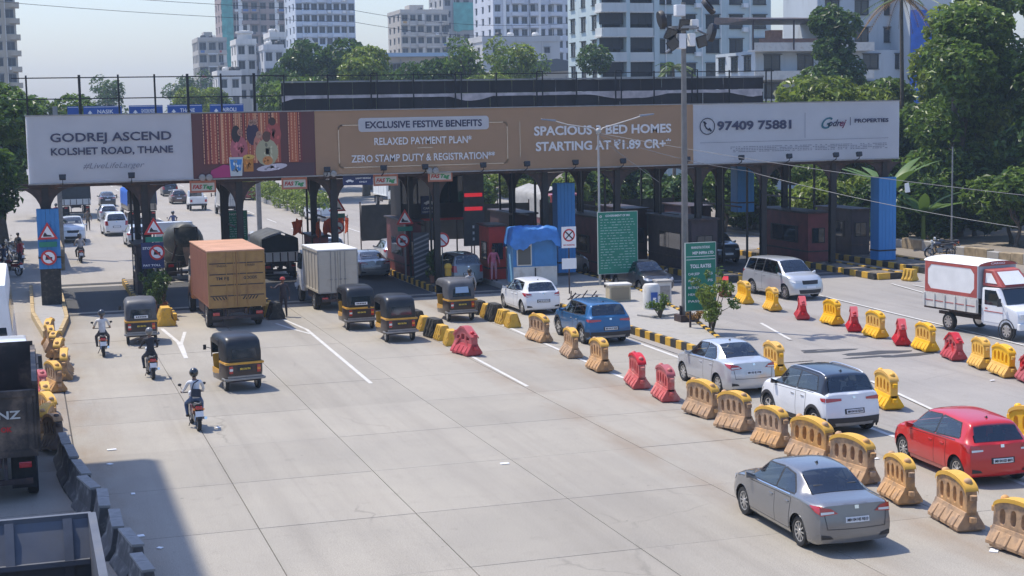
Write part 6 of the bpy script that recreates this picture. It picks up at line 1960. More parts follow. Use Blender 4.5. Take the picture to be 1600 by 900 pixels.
right = [('red', 31.5, 66.6, 'beside the green toll rates board, first red of the row'), ('yellow', 31.1, 63.8, 'behind the shrub branches, beside the first red one'), ('yellow', 31.05, 60.9, 'alone in front of the silver people carrier'),
         ('red', 30.95, 58.0, 'below the front bumper of the silver people carrier'), ('yellow', 31.2, 55.9, 'third from the far end, left of a red one'), ('red', 31.1, 54.0, 'between the two yellow ones right of the lone red'),
         ('yellow', 30.95, 52.1, 'just before the box of the goods pickup'), ('red', 30.85, 50.1, 'below the rear of the goods pickup box'), ('yellow', 30.8, 48.4, 'below the middle of the goods pickup box'), ('red', 30.6, 46.3, 'beside the bed of the goods pickup, dusty'),
         ('yellow', 30.4, 44.4, 'beside the cab door of the goods pickup, farther of two'), ('yellow', 30.15, 42.8, 'beside the front wheel of the goods pickup, nearer of two'), ('red', 30.1, 41.3, 'cut by the right edge of the photo')]
for c, x, y, lb in right:
    barrier(c, x, y, lab[c] + ' road barrier ' + lb, 'red and yellow plastic barriers on the oncoming road', jit.uniform(-18, -4) if c == 'yellow' else jit.uniform(-30, -12), .92, jit.uniform(-2, 2))
barrier('red', 15.25, 54.4, 'single red road barrier at the end of the yellow blocks between the lanes', 'plastic barriers dividing the two carriageways', 12, 1.05)
barrier('yellow', 23.5, 46.0, 'bright yellow road barrier behind the boot of the silver saloon', 'yellow barriers behind the queue of cars', -6, 1.0)
barrier('yellow', 23.9, 39.6, 'yellow road barrier showing only its top behind the white SUV', 'yellow barriers behind the queue of cars', -10, 1.0)
barrier('yellow', 23.95, 32.7, 'yellow road barrier showing its arched top behind the red hatchback', 'yellow barriers behind the queue of cars', 8, 1.12)
left = [('tan', .72, 64.0, 'first of the jumbled left row, just before the kerbed island'), ('tan', .70, 62.0, 'second of the left row, leaning'), ('tan', .85, 60.0, 'third of the left row, near the scooter lane'), ('tan', .95, 58.0, 'fourth of the left row, above the big upright one'),
        ('tan', 1.05, 55.0, 'upright ribbed one on the lane side of the left row'), ('tan', .62, 52.6, 'large one in the middle of the left row'), ('rust', .22, 50.6, 'reddish one at the middle of the left row'),
        ('tan', .30, 48.4, 'below the reddish one in the left row'), ('tan', .32, 46.3, 'dusty one near the tipper tailgate'), ('tan', .30, 44.4, 'last yellow one in the left row before the dark ones'), ('dark', .45, 42.6, 'dirty dark one beside the tipper wheel')]
for i, (c, x, y, lb) in enumerate(left):
    barrier(c, x, y, ('dirty dark' if c == 'dark' else 'reddish' if c == 'rust' else 'golden' if 'golden' in lb else 'tan') + ' road barrier, ' + lb, 'barriers along the left service lane', jit.uniform(-18, 18), .9, jit.uniform(-9, 9))

# low yellow and black concrete blocks
blk = {}
def block(col, x, y, label, rz=0.0, sc=1.0, group='painted concrete lane blocks'):
    if col not in blk:
        b = MB().prism([(-.36, 0), (-.36, .10), (-.20, .34), (-.17, .74), (.17, .74), (.20, .34), (.36, .10), (.36, 0)], -.42, .42, 'Y')
        r = MB()
        for k in range(3):
            for s in (-1, 1):
                r.hexa([(s * .36, -.36 + k * .28, .10), (s * .40, -.33 + k * .28, .10), (s * .40, -.23 + k * .28, .10), (s * .36, -.20 + k * .28, .10), (s * .17, -.36 + k * .28, .70), (s * .20, -.33 + k * .28, .70), (s * .20, -.23 + k * .28, .70), (s * .17, -.20 + k * .28, .70)])
        blk[col] = (b.mesh('block', M[col], bevel=.03), r.mesh('rib', M[col]))
    o = link('lane_block', blk[col][0], None, (x, y, 0), R(rz))
    o.scale = (sc, sc, sc)
    tag(o, label, 'concrete block', group)
    link('rib', blk[col][1], o)
    return o
for c, x, y, lb, rz in (('black_paint', 15.3, 62.2, 'black ribbed lane block behind the right auto rickshaw of the pair', 4), ('yellow_paint', 15.42, 61.2, 'yellow ribbed lane block right of the auto rickshaw pair', -5), ('black_paint', 15.35, 59.3, 'black lane block second from the red barrier', 8),
                        ('yellow_paint', 15.4, 58.3, 'yellow lane block second nearest the red barrier', 3), ('yellow_paint', 15.35, 56.8, 'yellow toppled lane block nearest the single red barrier', -6),
                        ('yellow_paint', 18.95, 66.4, 'yellow lane block at the feet of the person in the checked shirt', 3), ('black_paint', 19.0, 65.3, 'low black lane block just past the checked shirt', 0), ('yellow_paint', 18.95, 64.0, 'yellow lane block third along from the checked shirt', -4),
                        ('black_paint', 18.95, 62.9, 'black lane block in the middle of the short row before the white hatchback', 2), ('yellow_paint', 19.0, 61.8, 'tall yellow lane block beside the front of the white hatchback', 5), ('yellow_paint', 19.0, 60.6, 'yellow lane block ending the short row', -3),
                        ('yellow_paint', 5.55, 67.6, 'large yellow block in front of the planted island', 0), ('yellow_paint', 10.1, 68.7, 'yellow block at the feet of the traffic officer, farther half', 0), ('black_paint', 10.3, 67.7, 'black block at the feet of the traffic officer, nearer half', 0),
                        ('yellow_paint', 42.6, 68.4, 'yellow block lying loose at the end of the right island', 20), ('yellow_paint', 22.5, 70.2, 'yellow block between the red booth and the white hatchback', 0), ('yellow_paint', 22.6, 61.5, 'yellow block right of the white hatchback', 0)):
    block(c, x, y, lb, rz, 1.08 if x == 5.55 else (.8 if 'toppled' in lb or 'low' in lb else 1.0))
# jersey barriers in the shade at lower left
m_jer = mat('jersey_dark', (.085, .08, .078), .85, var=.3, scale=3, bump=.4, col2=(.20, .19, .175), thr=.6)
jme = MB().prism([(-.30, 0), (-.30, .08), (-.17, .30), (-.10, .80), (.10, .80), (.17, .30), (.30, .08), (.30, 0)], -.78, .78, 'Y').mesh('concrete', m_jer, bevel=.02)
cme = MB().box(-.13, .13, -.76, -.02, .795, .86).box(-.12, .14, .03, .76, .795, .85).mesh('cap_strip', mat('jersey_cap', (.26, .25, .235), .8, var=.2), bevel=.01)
JP = [(.62, 40.7, -4), (.75, 38.9, -3), (.93, 37.2, -5), (1.12, 35.5, -4), (1.30, 33.8, -3), (1.48, 32.1, -5), (1.64, 30.4, -4), (1.80, 28.7, -4), (1.96, 27.0, -4)]
names = ['farthest one beside the tipper wheels', 'second from the far end', 'third from the far end, at the shadow corner', 'fourth along, beside littered ground', 'fifth along, above the tipper bed', 'sixth along, at the right rim of the tipper bed', 'seventh along, near the bottom edge', 'partly cut by the bottom edge', 'wholly past the bottom edge']
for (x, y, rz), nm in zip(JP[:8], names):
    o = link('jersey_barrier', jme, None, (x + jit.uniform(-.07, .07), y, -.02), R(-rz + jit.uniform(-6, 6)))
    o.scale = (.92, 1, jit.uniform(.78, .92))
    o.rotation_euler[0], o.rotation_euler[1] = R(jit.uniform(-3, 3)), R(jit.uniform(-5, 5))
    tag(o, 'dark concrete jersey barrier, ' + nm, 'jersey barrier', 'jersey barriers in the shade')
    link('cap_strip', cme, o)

# ------------------------------------------------------------------ toll booths
def booth(label, x, y, w, d, h, m, z0=.24, door=True):
    o = thing('toll_booth', label, 'toll booth', (x, y, z0), 0, 'toll booths on the islands')
    MB().box(-w / 2, w / 2, -d / 2, d / 2, 0, h).build('wall', m, o, bevel=.015)
    MB().box(-w / 2 - .12, w / 2 + .12, -d / 2 - .15, d / 2 + .15, h, h + .1).build('roof', M['dark_steel'], o, bevel=.02)
    for s in (-1, 1):
        f = MB().box(s * (w / 2 + .015) - .014, s * (w / 2 + .015) + .014, -d * .3, d * .25, 1.0, 1.95).build('window', M['black_metal'], o)
        MB().box(s * (w / 2 + .034) - .004, s * (w / 2 + .034) + .004, -d * .26, -.03, 1.06, 1.89).box(s * (w / 2 + .034) - .004, s * (w / 2 + .034) + .004, .01, d * .21, 1.06, 1.89).build('pane', M['glass'], f)
    f = MB().box(-w * .32, w * .32, -d / 2 - .03, -d / 2 + .001, 1.05, 1.9).build('window', M['black_metal'], o)
    MB().box(-w * .27, -.02, -d / 2 - .038, -d / 2 - .03, 1.1, 1.85).box(.02, w * .27, -d / 2 - .038, -d / 2 - .03, 1.1, 1.85).build('pane', M['glass'], f)
    MB().box(-w / 2 - .02, w / 2 + .02, -d / 2 - .02, d / 2 + .02, .55, .63).build('band', M['dark_steel'], o)
    return o
booth('maroon toll booth left of the striped sign board, above the shaded saloon', 19.75, 82.6, .85, 4.6, 2.9, M['maroon'])
booth('maroon toll booth in the shade beyond the tarpaulined lorry', 14.7, 81.5, .8, 2.8, 2.3, M['maroon'])
booth('dark maroon toll booth right of the middle blue post, behind the green notice board', 29.5, 80.0, 1.3, 7.0, 2.95, M['maroon'])
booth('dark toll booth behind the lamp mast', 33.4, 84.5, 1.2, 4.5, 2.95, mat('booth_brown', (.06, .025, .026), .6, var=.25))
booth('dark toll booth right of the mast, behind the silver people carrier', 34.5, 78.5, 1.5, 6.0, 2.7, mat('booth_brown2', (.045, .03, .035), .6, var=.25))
booth('maroon toll booth with small white windows on the right island', 42.1, 80.0, 1.25, 6.0, 2.7, M['maroon'])
booth('bright red toll booth left of the tarpaulin kiosk', 23.25, 77.4, .9, 1.8, 2.75, mat('booth_red', (.42, .035, .025), .5, var=.12))
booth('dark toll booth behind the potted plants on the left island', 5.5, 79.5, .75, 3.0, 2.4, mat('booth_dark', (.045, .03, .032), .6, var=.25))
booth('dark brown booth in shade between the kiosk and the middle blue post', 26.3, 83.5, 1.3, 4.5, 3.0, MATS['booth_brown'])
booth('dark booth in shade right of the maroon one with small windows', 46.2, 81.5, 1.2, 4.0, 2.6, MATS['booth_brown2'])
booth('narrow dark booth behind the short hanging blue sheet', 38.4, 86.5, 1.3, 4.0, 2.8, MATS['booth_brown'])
for i, (x, y, lb) in enumerate(((31.4, 88.5, 'added dark sheet closing the sunlit gap across the lane right of the mast'), (36.8, 89.0, 'added dark sheet closing the sunlit gap beyond the silver people carrier'), (27.5, 89.5, 'added dark sheet closing the sunlit gap behind the middle blue post'), (21.3, 93.0, 'added dark sheet closing the sunlit gap beyond the dark control cabin, left one'), (24.4, 91.5, 'added dark sheet closing the sunlit gap beyond the red booth'))):
    o = thing('gap_blocker', lb, 'dark sheet', (x, y, 0), 0, 'dark sheets added beyond the booths')  # dark sheets added to block the sunlit road seen under the canopy
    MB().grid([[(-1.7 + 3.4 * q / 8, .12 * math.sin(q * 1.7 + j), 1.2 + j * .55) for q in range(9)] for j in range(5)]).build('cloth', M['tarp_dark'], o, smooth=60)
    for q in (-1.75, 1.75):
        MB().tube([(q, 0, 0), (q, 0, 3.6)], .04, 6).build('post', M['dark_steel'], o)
# dark control cabin bridging a lane with its sign
cab_ = thing('control_cabin', 'dark cabin bridging the lane above the dark people carrier, car sign on its face', 'cabin', (21.4, 84.0, 0))
MB().box(-1.65, 1.95, -.9, 1.6, 3.05, 5.7).build('wall', mpan, cab_, bevel=.02)
for k in range(4):
    MB().box(-1.55 + k * .9, -.75 + k * .9, -.93, -.899, 3.95, 5.4).build('window', M['glass'], cab_)
MB().box(-1.75, 2.05, -1.0, -.901, 2.98, 3.1).build('edge_beam', M['sign_red'], cab_)
for x in (-1.2, -.3, .5, 1.5):
    MB().box(x, x + .07, -.85, -.78, .1, 3.0).build('post', M['grey_metal'] if x == .5 else M['dark_steel'], cab_)
def car_symbol(mb, cx, cz, w, y):
    h = w * .26
    body = [(-.5, 0), (.5, 0), (.5, .35), (.42, .5), (.28, .55), (.15, 1), (-.2, 1), (-.34, .55), (-.48, .45)]
    mb.add([(cx + a * w, y, cz + b * h) for a, b in body], [tuple(range(len(body)))])
    for s in (-.28, .28):
        mb.add([(cx + s * w + .1 * w * math.cos(2 * PI * i / 10), y - .001, cz + .1 * w * math.sin(2 * PI * i / 10)) for i in range(10)], [tuple(range(10))])
sg_ = thing('lane_sign', 'navy lane sign with a white car symbol on the dark control cabin', 'lane sign', (21.35, 82.98, 0))
MB().box(-.47, .47, 0, .06, 3.35, 4.35).build('panel', M['sign_navy'], sg_)
mb = MB()
car_symbol(mb, 0, 3.92, .64, -.005)
mb.build('car_symbol', M['sign_white'], sg_, fix=False)
text('sign_lettering', 'CAR JEEP', .16, M['sign_white'], sg_, (-.36, -.006, 3.62), width=.72, thick=.004)
text('sign_lettering', 'LIGHT VEHICLE', .13, M['sign_white'], sg_, (-.40, -.006, 3.43), width=.8, thick=.003)
# grey board with red lamps on a post
o = thing('signal_board', 'tall dark grey board with two lit red bars left of the tarpaulin kiosk', 'signal board', (23.15, 80.4, 0))
MB().box(-.58, .58, 0, .10, 1.7, 5.6).build('board', mat('board_grey', (.085, .085, .09), .6, var=.15), o)
m_led = mat('led_red', (.5, .02, .03), .4, emit=((1.0, .03, .05), .35))
for z in (3.62, 4.36):
    MB().box(-.52, .48, -.03, -.001, z, z + .20).build('red_bar', m_led, o, bevel=.02)
for q in range(3):
    MB().box(-.1, .0, -.02, -.001, 2.0 + q * .33, 2.15 + q * .33).build('marker', M['sign_white'], o)

# toll display panels hanging from the beam
def fast_panel(x, z, label):
    o = thing('toll_display', label, 'toll display', (x, 75.2, 0), 0, 'orange and green toll displays under the beam')
    MB().box(-.62, .62, 0, .1, z, z + .56).build('panel', mat('display_frame', (.42, .15, .09), .5, var=.1), o, bevel=.01)
    p = MB().box(-.54, .54, -.012, -.001, z + .1, z + .46).build('face', mat('display_face', (.52, .50, .44), .5), o)
    text('display_lettering', 'FAS', .26, mat('ink_red', (.4, .04, .03), .5), p, (-.50, -.018, z + .19), width=.46, shear=.25, thick=.012)
    text('display_lettering', 'Tag', .26, mat('ink_green', (.02, .24, .07), .5), p, (-.01, -.018, z + .19), width=.48, shear=.25, thick=.012)
    MB().bar((-.5, .06, z + .56), (-.5, .06, 5.95), .04).bar((.5, .06, z + .56), (.5, .06, 5.95), .04).build('hanger', M['black_metal'], o)
    return o
fast_panel(8.2, 5.30, 'orange and green toll display above the concrete mixer, leftmost')
fast_panel(12.6, 5.32, 'orange and green toll display beside the hedge gap, second from left')
fast_panel(17.15, 5.34, 'orange and green toll display right of the blue car lane panel')
fast_panel(19.95, 5.46, 'orange and green toll display above the dark control cabin')
o = thing('lane_sign', 'blue lane panel with a white car outline between two toll displays', 'lane sign', (15.75, 75.2, 0))
MB().box(-.75, .75, 0, .08, 5.42, 5.94).build('panel', M['sign_navy'], o)
mb = MB()
car_symbol(mb, -.42, 5.6, .4, -.005)
mb.build('car_symbol', M['sign_white'], o, fix=False)
text('sign_lettering', 'LIGHT VEHICLE', .1, M['sign_white'], o, (-.12, -.006, 5.72), width=.75, thick=.003)
text('sign_lettering', 'ONLY', .1, M['sign_white'], o, (.05, -.006, 5.54), width=.4, thick=.003)

# triangular warning with a green plate and a round prohibition sign
def tri_sign(x, y, z, label, plate=True, post=True, zr=None, rx=0.0, navy=False):
    o = thing('warning_sign', label, 'warning sign', (x, y, 0), 0, 'red and white lane signs')
    T = [(-.46, z), (.46, z), (0, z + .80)]
    t_ = MB().prism(T, 0, .03, 'Y').build('triangle', M['sign_red'], o)
    c = (0, z + .27)
    MB().prism([(c[0] + (a - c[0]) * .66, c[1] + (b - c[1]) * .66) for a, b in T], -.008, -.001, 'Y').build('white_face', M['sign_white'], t_)
    MB().prism([(-.2, z + .12), (.2, z + .12), (.14, z + .19), (-.02, z + .21), (-.12, z + .34), (-.2, z + .2)], -.014, -.009, 'Y').build('symbol', M['ink'], t_)
    if plate:
        MB().box(-.40, .40, 0, .03, z - .36, z - .12).build('green_plate', M['sign_green'], o)
        if navy:
            n_ = MB().box(-.62, .42, .035, .06, z - 1.6, z - .38).build('navy_panel', M['sign_navy'], o)
            text('sign_lettering', 'STOP', .16, M['sign_white'], n_, (-.55, .03, z - .7), width=.45, thick=.003)
            text('sign_lettering', 'PAY TOLL', .13, M['sign_white'], n_, (-.55, .03, z - 1.5), width=.8, thick=.003)
    zr = zr or z - .86
    r_ = MB().lathe([(0, 0), (.36, 0), (.36, .03), (0, .03)], (rx, -.01, zr), 'Y', 20).build('round_sign', M['sign_red'], o)
    MB().lathe([(0, -.006), (.27, -.006), (.27, 0), (0, 0)], (rx, -.012, zr), 'Y', 20).build('white_face', M['sign_white'], r_)
    MB().bar((rx - .19, -.026, zr + .19), (rx + .19, -.026, zr - .19), .012, .07).build('slash', M['sign_red'], r_)
    MB().prism([(rx - .16, zr - .1), (rx + .14, zr - .1), (rx + .16, zr + .02), (rx + .05, zr + .03), (rx - .02, zr + .13), (rx - .12, zr + .13)], -.022, -.019, 'Y').build('symbol', M['ink'], r_)
    if post:
        MB().box(-.04, .04, .061, .13, .2, z + .6).build('post', M['grey_metal'], o)
    return o
tri_sign(.97, 75.4, 3.35, 'triangular warning and round prohibition sign on the left blue clad post', post=False)
tri_sign(5.75, 74.4, 3.45, 'triangular warning sign over a navy panel on the planted island', navy=True, rx=.1)
tri_sign(16.0, 82.0, 3.75, 'triangular warning and round sign beside the maroon booth window')
tri_sign(19.05, 79.3, 3.10, 'triangular warning sign on the grey striped board, right of the maroon booth', rx=-.15)
o = thing('striped_board', 'grey crash board with diagonal stripes at the nose of the striped island', 'crash board', (19.55, 77.9, .24))
MB().box(-.42, .42, 0, .08, 0, 2.5).build('board', mat('board_dark', (.06, .065, .075), .6, var=.2), o)
for k in range(9):
    MB().hexa([(-.4, -.02, .15 + k * .24), (.4, -.02, .45 + k * .24), (.4, -.001, .45 + k * .24), (-.4, -.001, .15 + k * .24), (-.4, -.02, .24 + k * .24), (.4, -.02, .54 + k * .24), (.4, -.001, .54 + k * .24), (-.4, -.001, .24 + k * .24)]).build('stripe', mat('stripe_grey', (.26, .26, .27), .5), o)
o = thing('round_sign', 'round prohibition sign on a post above the yellow hydrant shaped bollard', 'round sign', (20.25, 76.3, .24))
MB().tube([(0, .03, 0), (0, .03, 2.6)], .03, 6).build('post', M['grey_metal'], o)
d = MB().lathe([(0, 0), (.38, 0), (.38, .03), (0, .03)], (0, -.01, 2.2), 'Y', 20).build('disc', M['sign_red'], o)
MB().lathe([(0, -.006), (.29, -.006), (.29, 0), (0, 0)], (0, -.012, 2.2), 'Y', 20).build('white_face', M['sign_white'], d)
MB().bar((-.2, -.026, 2.4), (.2, -.026, 2.0), .012, .07).build('slash', M['sign_red'], d)
o = thing('bollard', 'yellow weathered bollard at the nose of the striped island', 'bollard', (20.15, 74.9, .1))
MB().lathe([(.17, 0), (.17, 1.0), (.20, 1.02), (.20, 1.15), (.12, 1.25), (0, 1.27)], n=12).build('post', M['yellow_paint'], o, smooth=40)
MB().lathe([(.175, .5), (.176, .52), (.176, .62), (.175, .64)], n=12).build('band', M['black_paint'], o)

# green notice boards
def notice(label, x, y, w, z0, z1, lines, title, head):
    o = thing('notice_board', label, 'notice board', (x, y, 0), 0, 'green toll notice boards')
    p = MB().box(-w / 2, w / 2, 0, .05, z0, z1).build('panel', M['sign_green'], o, bevel=.01)
    MB().box(-w / 2 - .02, -w / 2 + .0, -.012, .06, z0, z1).box(w / 2, w / 2 + .02, -.012, .06, z0, z1).box(-w / 2 - .02, w / 2 + .02, -.012, .06, z1, z1 + .02).box(-w / 2 - .02, w / 2 + .02, -.012, .06, z0 - .02, z0).build('frame', mat('frame_pale', (.42, .5, .46), .5), o)
    text('title', title, .14, M['sign_white'], p, (0, -.006, z1 - .22), width=w * .62, align='CENTER', thick=.002)
    if head:
        text('title', head, .2, M['sign_white'], p, (0, -.006, z1 - .98), width=w * .7, align='CENTER', thick=.006)
        text('title', 'MEP INFRA LTD', .15, M['sign_white'], p, (.1, -.006, z1 - .44), width=w * .7, align='CENTER', thick=.004)
        mb = MB().box(-w * .48, w * .48, -.004, -.001, z1 - .54, z1 - .52).box(-w * .48, w * .48, -.004, -.001, z1 - .66, z1 - .64)
        mb.build('rule', M['sign_white'], p)
        rows = (('CAR JEEP', '45'), ('MINI BUS', '75'), ('BUS TRUCK', '150'), ('HEAVY', '190'), ('PASS', '1500'))
        for k, (a, b) in enumerate(rows):
            text('rate', a, .13, M['sign_white'], p, (-w * .42, -.006, z1 - 1.26 - k * .27), width=w * .38, thick=.002)
            text('rate', b, .13, M['sign_white'], p, (w * .22, -.006, z1 - 1.26 - k * .27), width=w * .18, thick=.002)
    else:
        mb = MB()
        for k in range(lines):
            z = z1 - .38 - k * (z1 - z0 - .5) / lines
            x_ = -w * .44
            while x_ < w * .42:
                ln = min(jit.uniform(.06, .22), w * .44 - x_)
                if jit.random() < .85:
                    mb.quad((x_, -.004, z), (x_ + ln, -.004, z), (x_ + ln, -.004, z + .032), (x_, -.004, z + .032))
                x_ += ln + jit.uniform(.03, .1)
        mb.build('small_lettering', mat('ink_pale', (.30, .48, .42), .5), p, fix=False)
        mb = MB()
        for i in range(12):
            a, b = 2 * PI * i / 12, 2 * PI * (i + 1) / 12
            mb.quad((-w * .43 + .06 * math.cos(a), -.004, z1 - .2 + .06 * math.sin(a)), (-w * .43 + .06 * math.cos(b), -.004, z1 - .2 + .06 * math.sin(b)), (-w * .43 + .035 * math.cos(b), -.004, z1 - .2 + .035 * math.sin(b)), (-w * .43 + .035 * math.cos(a), -.004, z1 - .2 + .035 * math.sin(a)))
        mb.build('emblem', M['sign_white'], p, fix=False)
    for x_ in (-w * .33, w * .33):
        MB().box(x_ - .035, x_ + .035, .055, .12, 0, z1 - .1).build('post', M['dark_steel'], o)
    return o
notice('large green notice board with dense small lettering beside the middle blue post', 27.55, 70.4, 2.05, .92, 3.92, 19, 'GOVERNMENT OF MH', None)
notice('narrow green toll rates board beside the tall lamp mast', 25.28, 55.7, 1.28, .92, 3.58, 0, 'MAHARASHTRA STATE ROAD', 'TOLL RATES')
notice('small teal notice board behind the mixer truck, beyond the third post', 10.75, 83.2, 1.15, 2.3, 3.9, 9, 'NOTICE', None)
# no parking sign
o = thing('parking_sign', 'no parking sign with blank white plate below, in front of the tarpaulin kiosk', 'parking sign', (24.45, 68.8, 0))
MB().tube([(0, .04, 0), (0, .04, 3.35)], .035, 8).build('post', M['dark_steel'], o)
p = MB().box(-.36, .36, 0, .02, 2.42, 3.42).build('plate', M['sign_white'], o)
MB().lathe([(.30, 0), (.30, .006), (.23, .006), (.23, 0), (.30, 0)], (0, -.008, 3.02), 'Y', 22, False).build('ring', M['sign_red'], p)
MB().bar((-.19, -.012, 3.21), (.19, -.012, 2.83), .01, .06).bar((.19, -.008, 3.21), (-.19, -.008, 2.83), .008, .05).build('cross', M['ink'], p)
text('plate_lettering', 'NO PARKING', .1, M['sign_red'], p, (-.28, -.004, 2.52), width=.56, thick=.002)
MB().box(-.36, .36, 0, .02, 1.42, 1.92).build('lower_plate', M['sign_white'], o)
# kiosk under a blue tarpaulin
k = thing('kiosk', 'small blue and grey kiosk on the central island', 'kiosk', (24.15, 73.5, .24), R(-8))
k.scale = (1.16, 1.05, 1.14)
m_kb = mat('kiosk_blue', (.04, .20, .46), .45, var=.1)
m_kl = mat('kiosk_light', (.20, .45, .66), .45, var=.1)
MB().box(-.95, .95, -.8, .9, 0, .85).build('lower_wall', M['dirty_white'], k, bevel=.01)
MB().box(-.95, .95, -.79, .9, .851, 2.3).build('upper_wall', m_kb, k)
MB().box(-.965, -.951, -.75, .85, .1, 2.25).build('side_panel', m_kl, k)
f = MB().box(-.80, -.15, -.83, -.791, .9, 2.05).build('window', M['dirty_white'], k)
MB().box(-.75, -.20, -.84, -.831, .95, 1.75).build('pane', mat('hatch_dark', (.10, .10, .09), .5), f)
MB().box(-.05, .8, -.82, -.791, .92, 2.15).build('door', m_kb, k, bevel=.01)
MB().box(-.03, .02, -.86, -.821, .2, .8).build('handle', M['ink'], k)
tp = MB()
rows = []
for j in range(19):
    row = []
    for i in range(25):
        u, v = -1 + 2 * i / 24, -1 + 2 * j / 18
        x, y = u * 1.36, v * 1.30
        e = max(abs(u), abs(v))
        z = 2.50 + .05 * (1 - u * u) - .06 * v
        if e > .74:
            q = (e - .74) / .26
            z -= q * (.66 + .45 * mnoise.noise((x * .8, y * .8, 8)) + .14 * mnoise.noise((x * 4, y * 4, 3)) + .2 * abs(u * v))
            x *= 1 - .13 * q
            y *= 1 - .13 * q
        z += .10 * mnoise.noise((x * 2.6, y * 2.6, 5)) + .05 * mnoise.noise((x * 6, y * 6, 2)) + .02 * math.sin(x * 7 + y * 3)
        row.append((x, y, z))
    rows.append(row)
tp.grid(rows)
tp_ = tp.build('tarpaulin', mat('tarp_sky', (.07, .25, .62), .4, var=.2, scale=2.5, bump=.3, translucent=.2), None, smooth=35)
tp_.location = (24.15, 73.5, .24)
tp_.scale = (1.1, 1.05, 1.14)
tp_.rotation_euler = (0, 0, R(-8))
tag(tp_, 'bright blue tarpaulin draped over the roof of the kiosk', 'tarpaulin')

# tall lamp mast
o = thing('lamp_mast', 'tall grey lamp mast with a cluster of floodlights and drums at its head', 'lamp mast', (25.45, 57.6, .45))
MB().tube([(0, 0, 0), (0, 0, 6), (0, 0, 12.6)], [.155, .125, .09], 14).build('mast', mat('mast_grey', (.20, .19, .18), .5, .4, var=.15), o, smooth=60)
MB().box(-.35, .35, -.35, .35, -.22, .06).build('base_plate', M['dark_steel'], o)
for a in range(4):
    MB().box(.17, .32, -.012, .012, .06, .4).build('base_gusset', M['dark_steel'], o).rotation_euler = (0, 0, PI / 2 * a + .4)
MB().lathe([(.62, -.05), (.62, .05), (.55, .05), (.55, -.05), (.62, -.05)], (0, 0, 11.6), n=20, cap=False).build('head_ring', M['grey_metal'], o)
mb = MB()
for a in range(6):
    t_ = 2 * PI * a / 6
    mb.bar((.09 * math.cos(t_), .09 * math.sin(t_), 11.6), (.58 * math.cos(t_), .58 * math.sin(t_), 11.6), .05)
mb.tube([(-.9, -.3, 10.6), (-.5, -.3, 10.9), (-.45, -.25, 11.5)], .05, 6).tube([(.5, -.2, 11.5), (.95, -.2, 11.3)], .04, 6)
mb.build('head_arm', M['grey_metal'], o)
m_drum = mat('lamp_drum', (.10, .065, .035), .6, var=.3)
def drum_(x, y, z, rx, rz_):
    d = MB().lathe([(0, -.10), (.34, -.09), (.37, 0), (.36, .10), (.30, .11), (.29, .03), (0, .02)], n=16).build('round_lamp', M['plastic_black'], o, smooth=40, loc=(x, y, z))
    d.rotation_euler = (rx, rz_, 0)
    MB().lathe([(0, .035), (.28, .04)], n=16).build('lamp_face', m_drum, d)
drum_(-1.08, -.3, 11.9, .1, 1.35)
drum_(.95, -.3, 12.4, .5, .8)
drum_(1.12, -.2, 11.4, .1, 1.75)
for (x, y, z, a, b) in ((-.72, -.35, 11.35, .5, .3), (-.60, -.35, 10.95, .3, .9), (.62, -.35, 11.05, .2, -.3), (-.2, -.5, 11.7, .4, 0), (.1, .5, 11.3, -.4, .2)):
    f = MB().hexa([(-.22, -.06, -.24), (.22, -.06, -.24), (.18, .12, -.18), (-.18, .12, -.18), (-.22, -.06, .24), (.22, -.06, .24), (.18, .12, .18), (-.18, .12, .18)]).build('floodlight', M['plastic_black'], o, bevel=.015, loc=(x, y, z))
    f.rotation_euler = (a, b, 0)
    MB().box(-.19, .19, -.068, -.061, -.2, .2).build('lens', M['glass'], f)
for (x, z, w, h) in ((-.32, 12.25, .4, .45), (-.25, 11.05, .3, .6), (.18, 11.1, .25, .5), (.3, 11.75, .3, .3)):
    MB().box(x - w / 2, x + w / 2, -.5, -.2, z - h / 2, z + h / 2).build('control_box', M['white_paint'], o, bevel=.03)
# double armed street lamp
o = thing('street_lamp', 'slender pale street lamp with two long arms in front of the brown panel', 'street lamp', (27.05, 71.6, .24))
MB().tube([(0, 0, 0), (0, 0, 7.55)], [.075, .05], 8).build('pole', mat('lamp_grey', (.40, .39, .37), .5, var=.1), o, smooth=60)
for s, z2 in ((-1, 8.15), (1, 8.3)):
    MB().tube([(0, 0, 7.5), (s * .25, 0, 7.75), (s * 1.6, 0, z2 - .2), (s * 2.3, 0, z2)], .035, 6).build('arm', mat('lamp_grey', (.40, .39, .37), .5, var=.1), o, smooth=60)
    MB().hexa([(s * 2.2, -.11, z2 - .04), (s * 2.95, -.09, z2 + .06), (s * 2.95, .09, z2 + .06), (s * 2.2, .11, z2 - .04), (s * 2.2, -.09, z2 + .06), (s * 2.95, -.06, z2 + .12), (s * 2.95, .06, z2 + .12), (s * 2.2, .09, z2 + .06)]).build('lamp_head', M['grey_metal'], o, bevel=.02)
MB().ball((0, 0, 7.6), .14, .14, .16, 8, 6).build('joint_box', mat('lamp_grey', (.40, .39, .37), .5, var=.1), o, smooth=80)
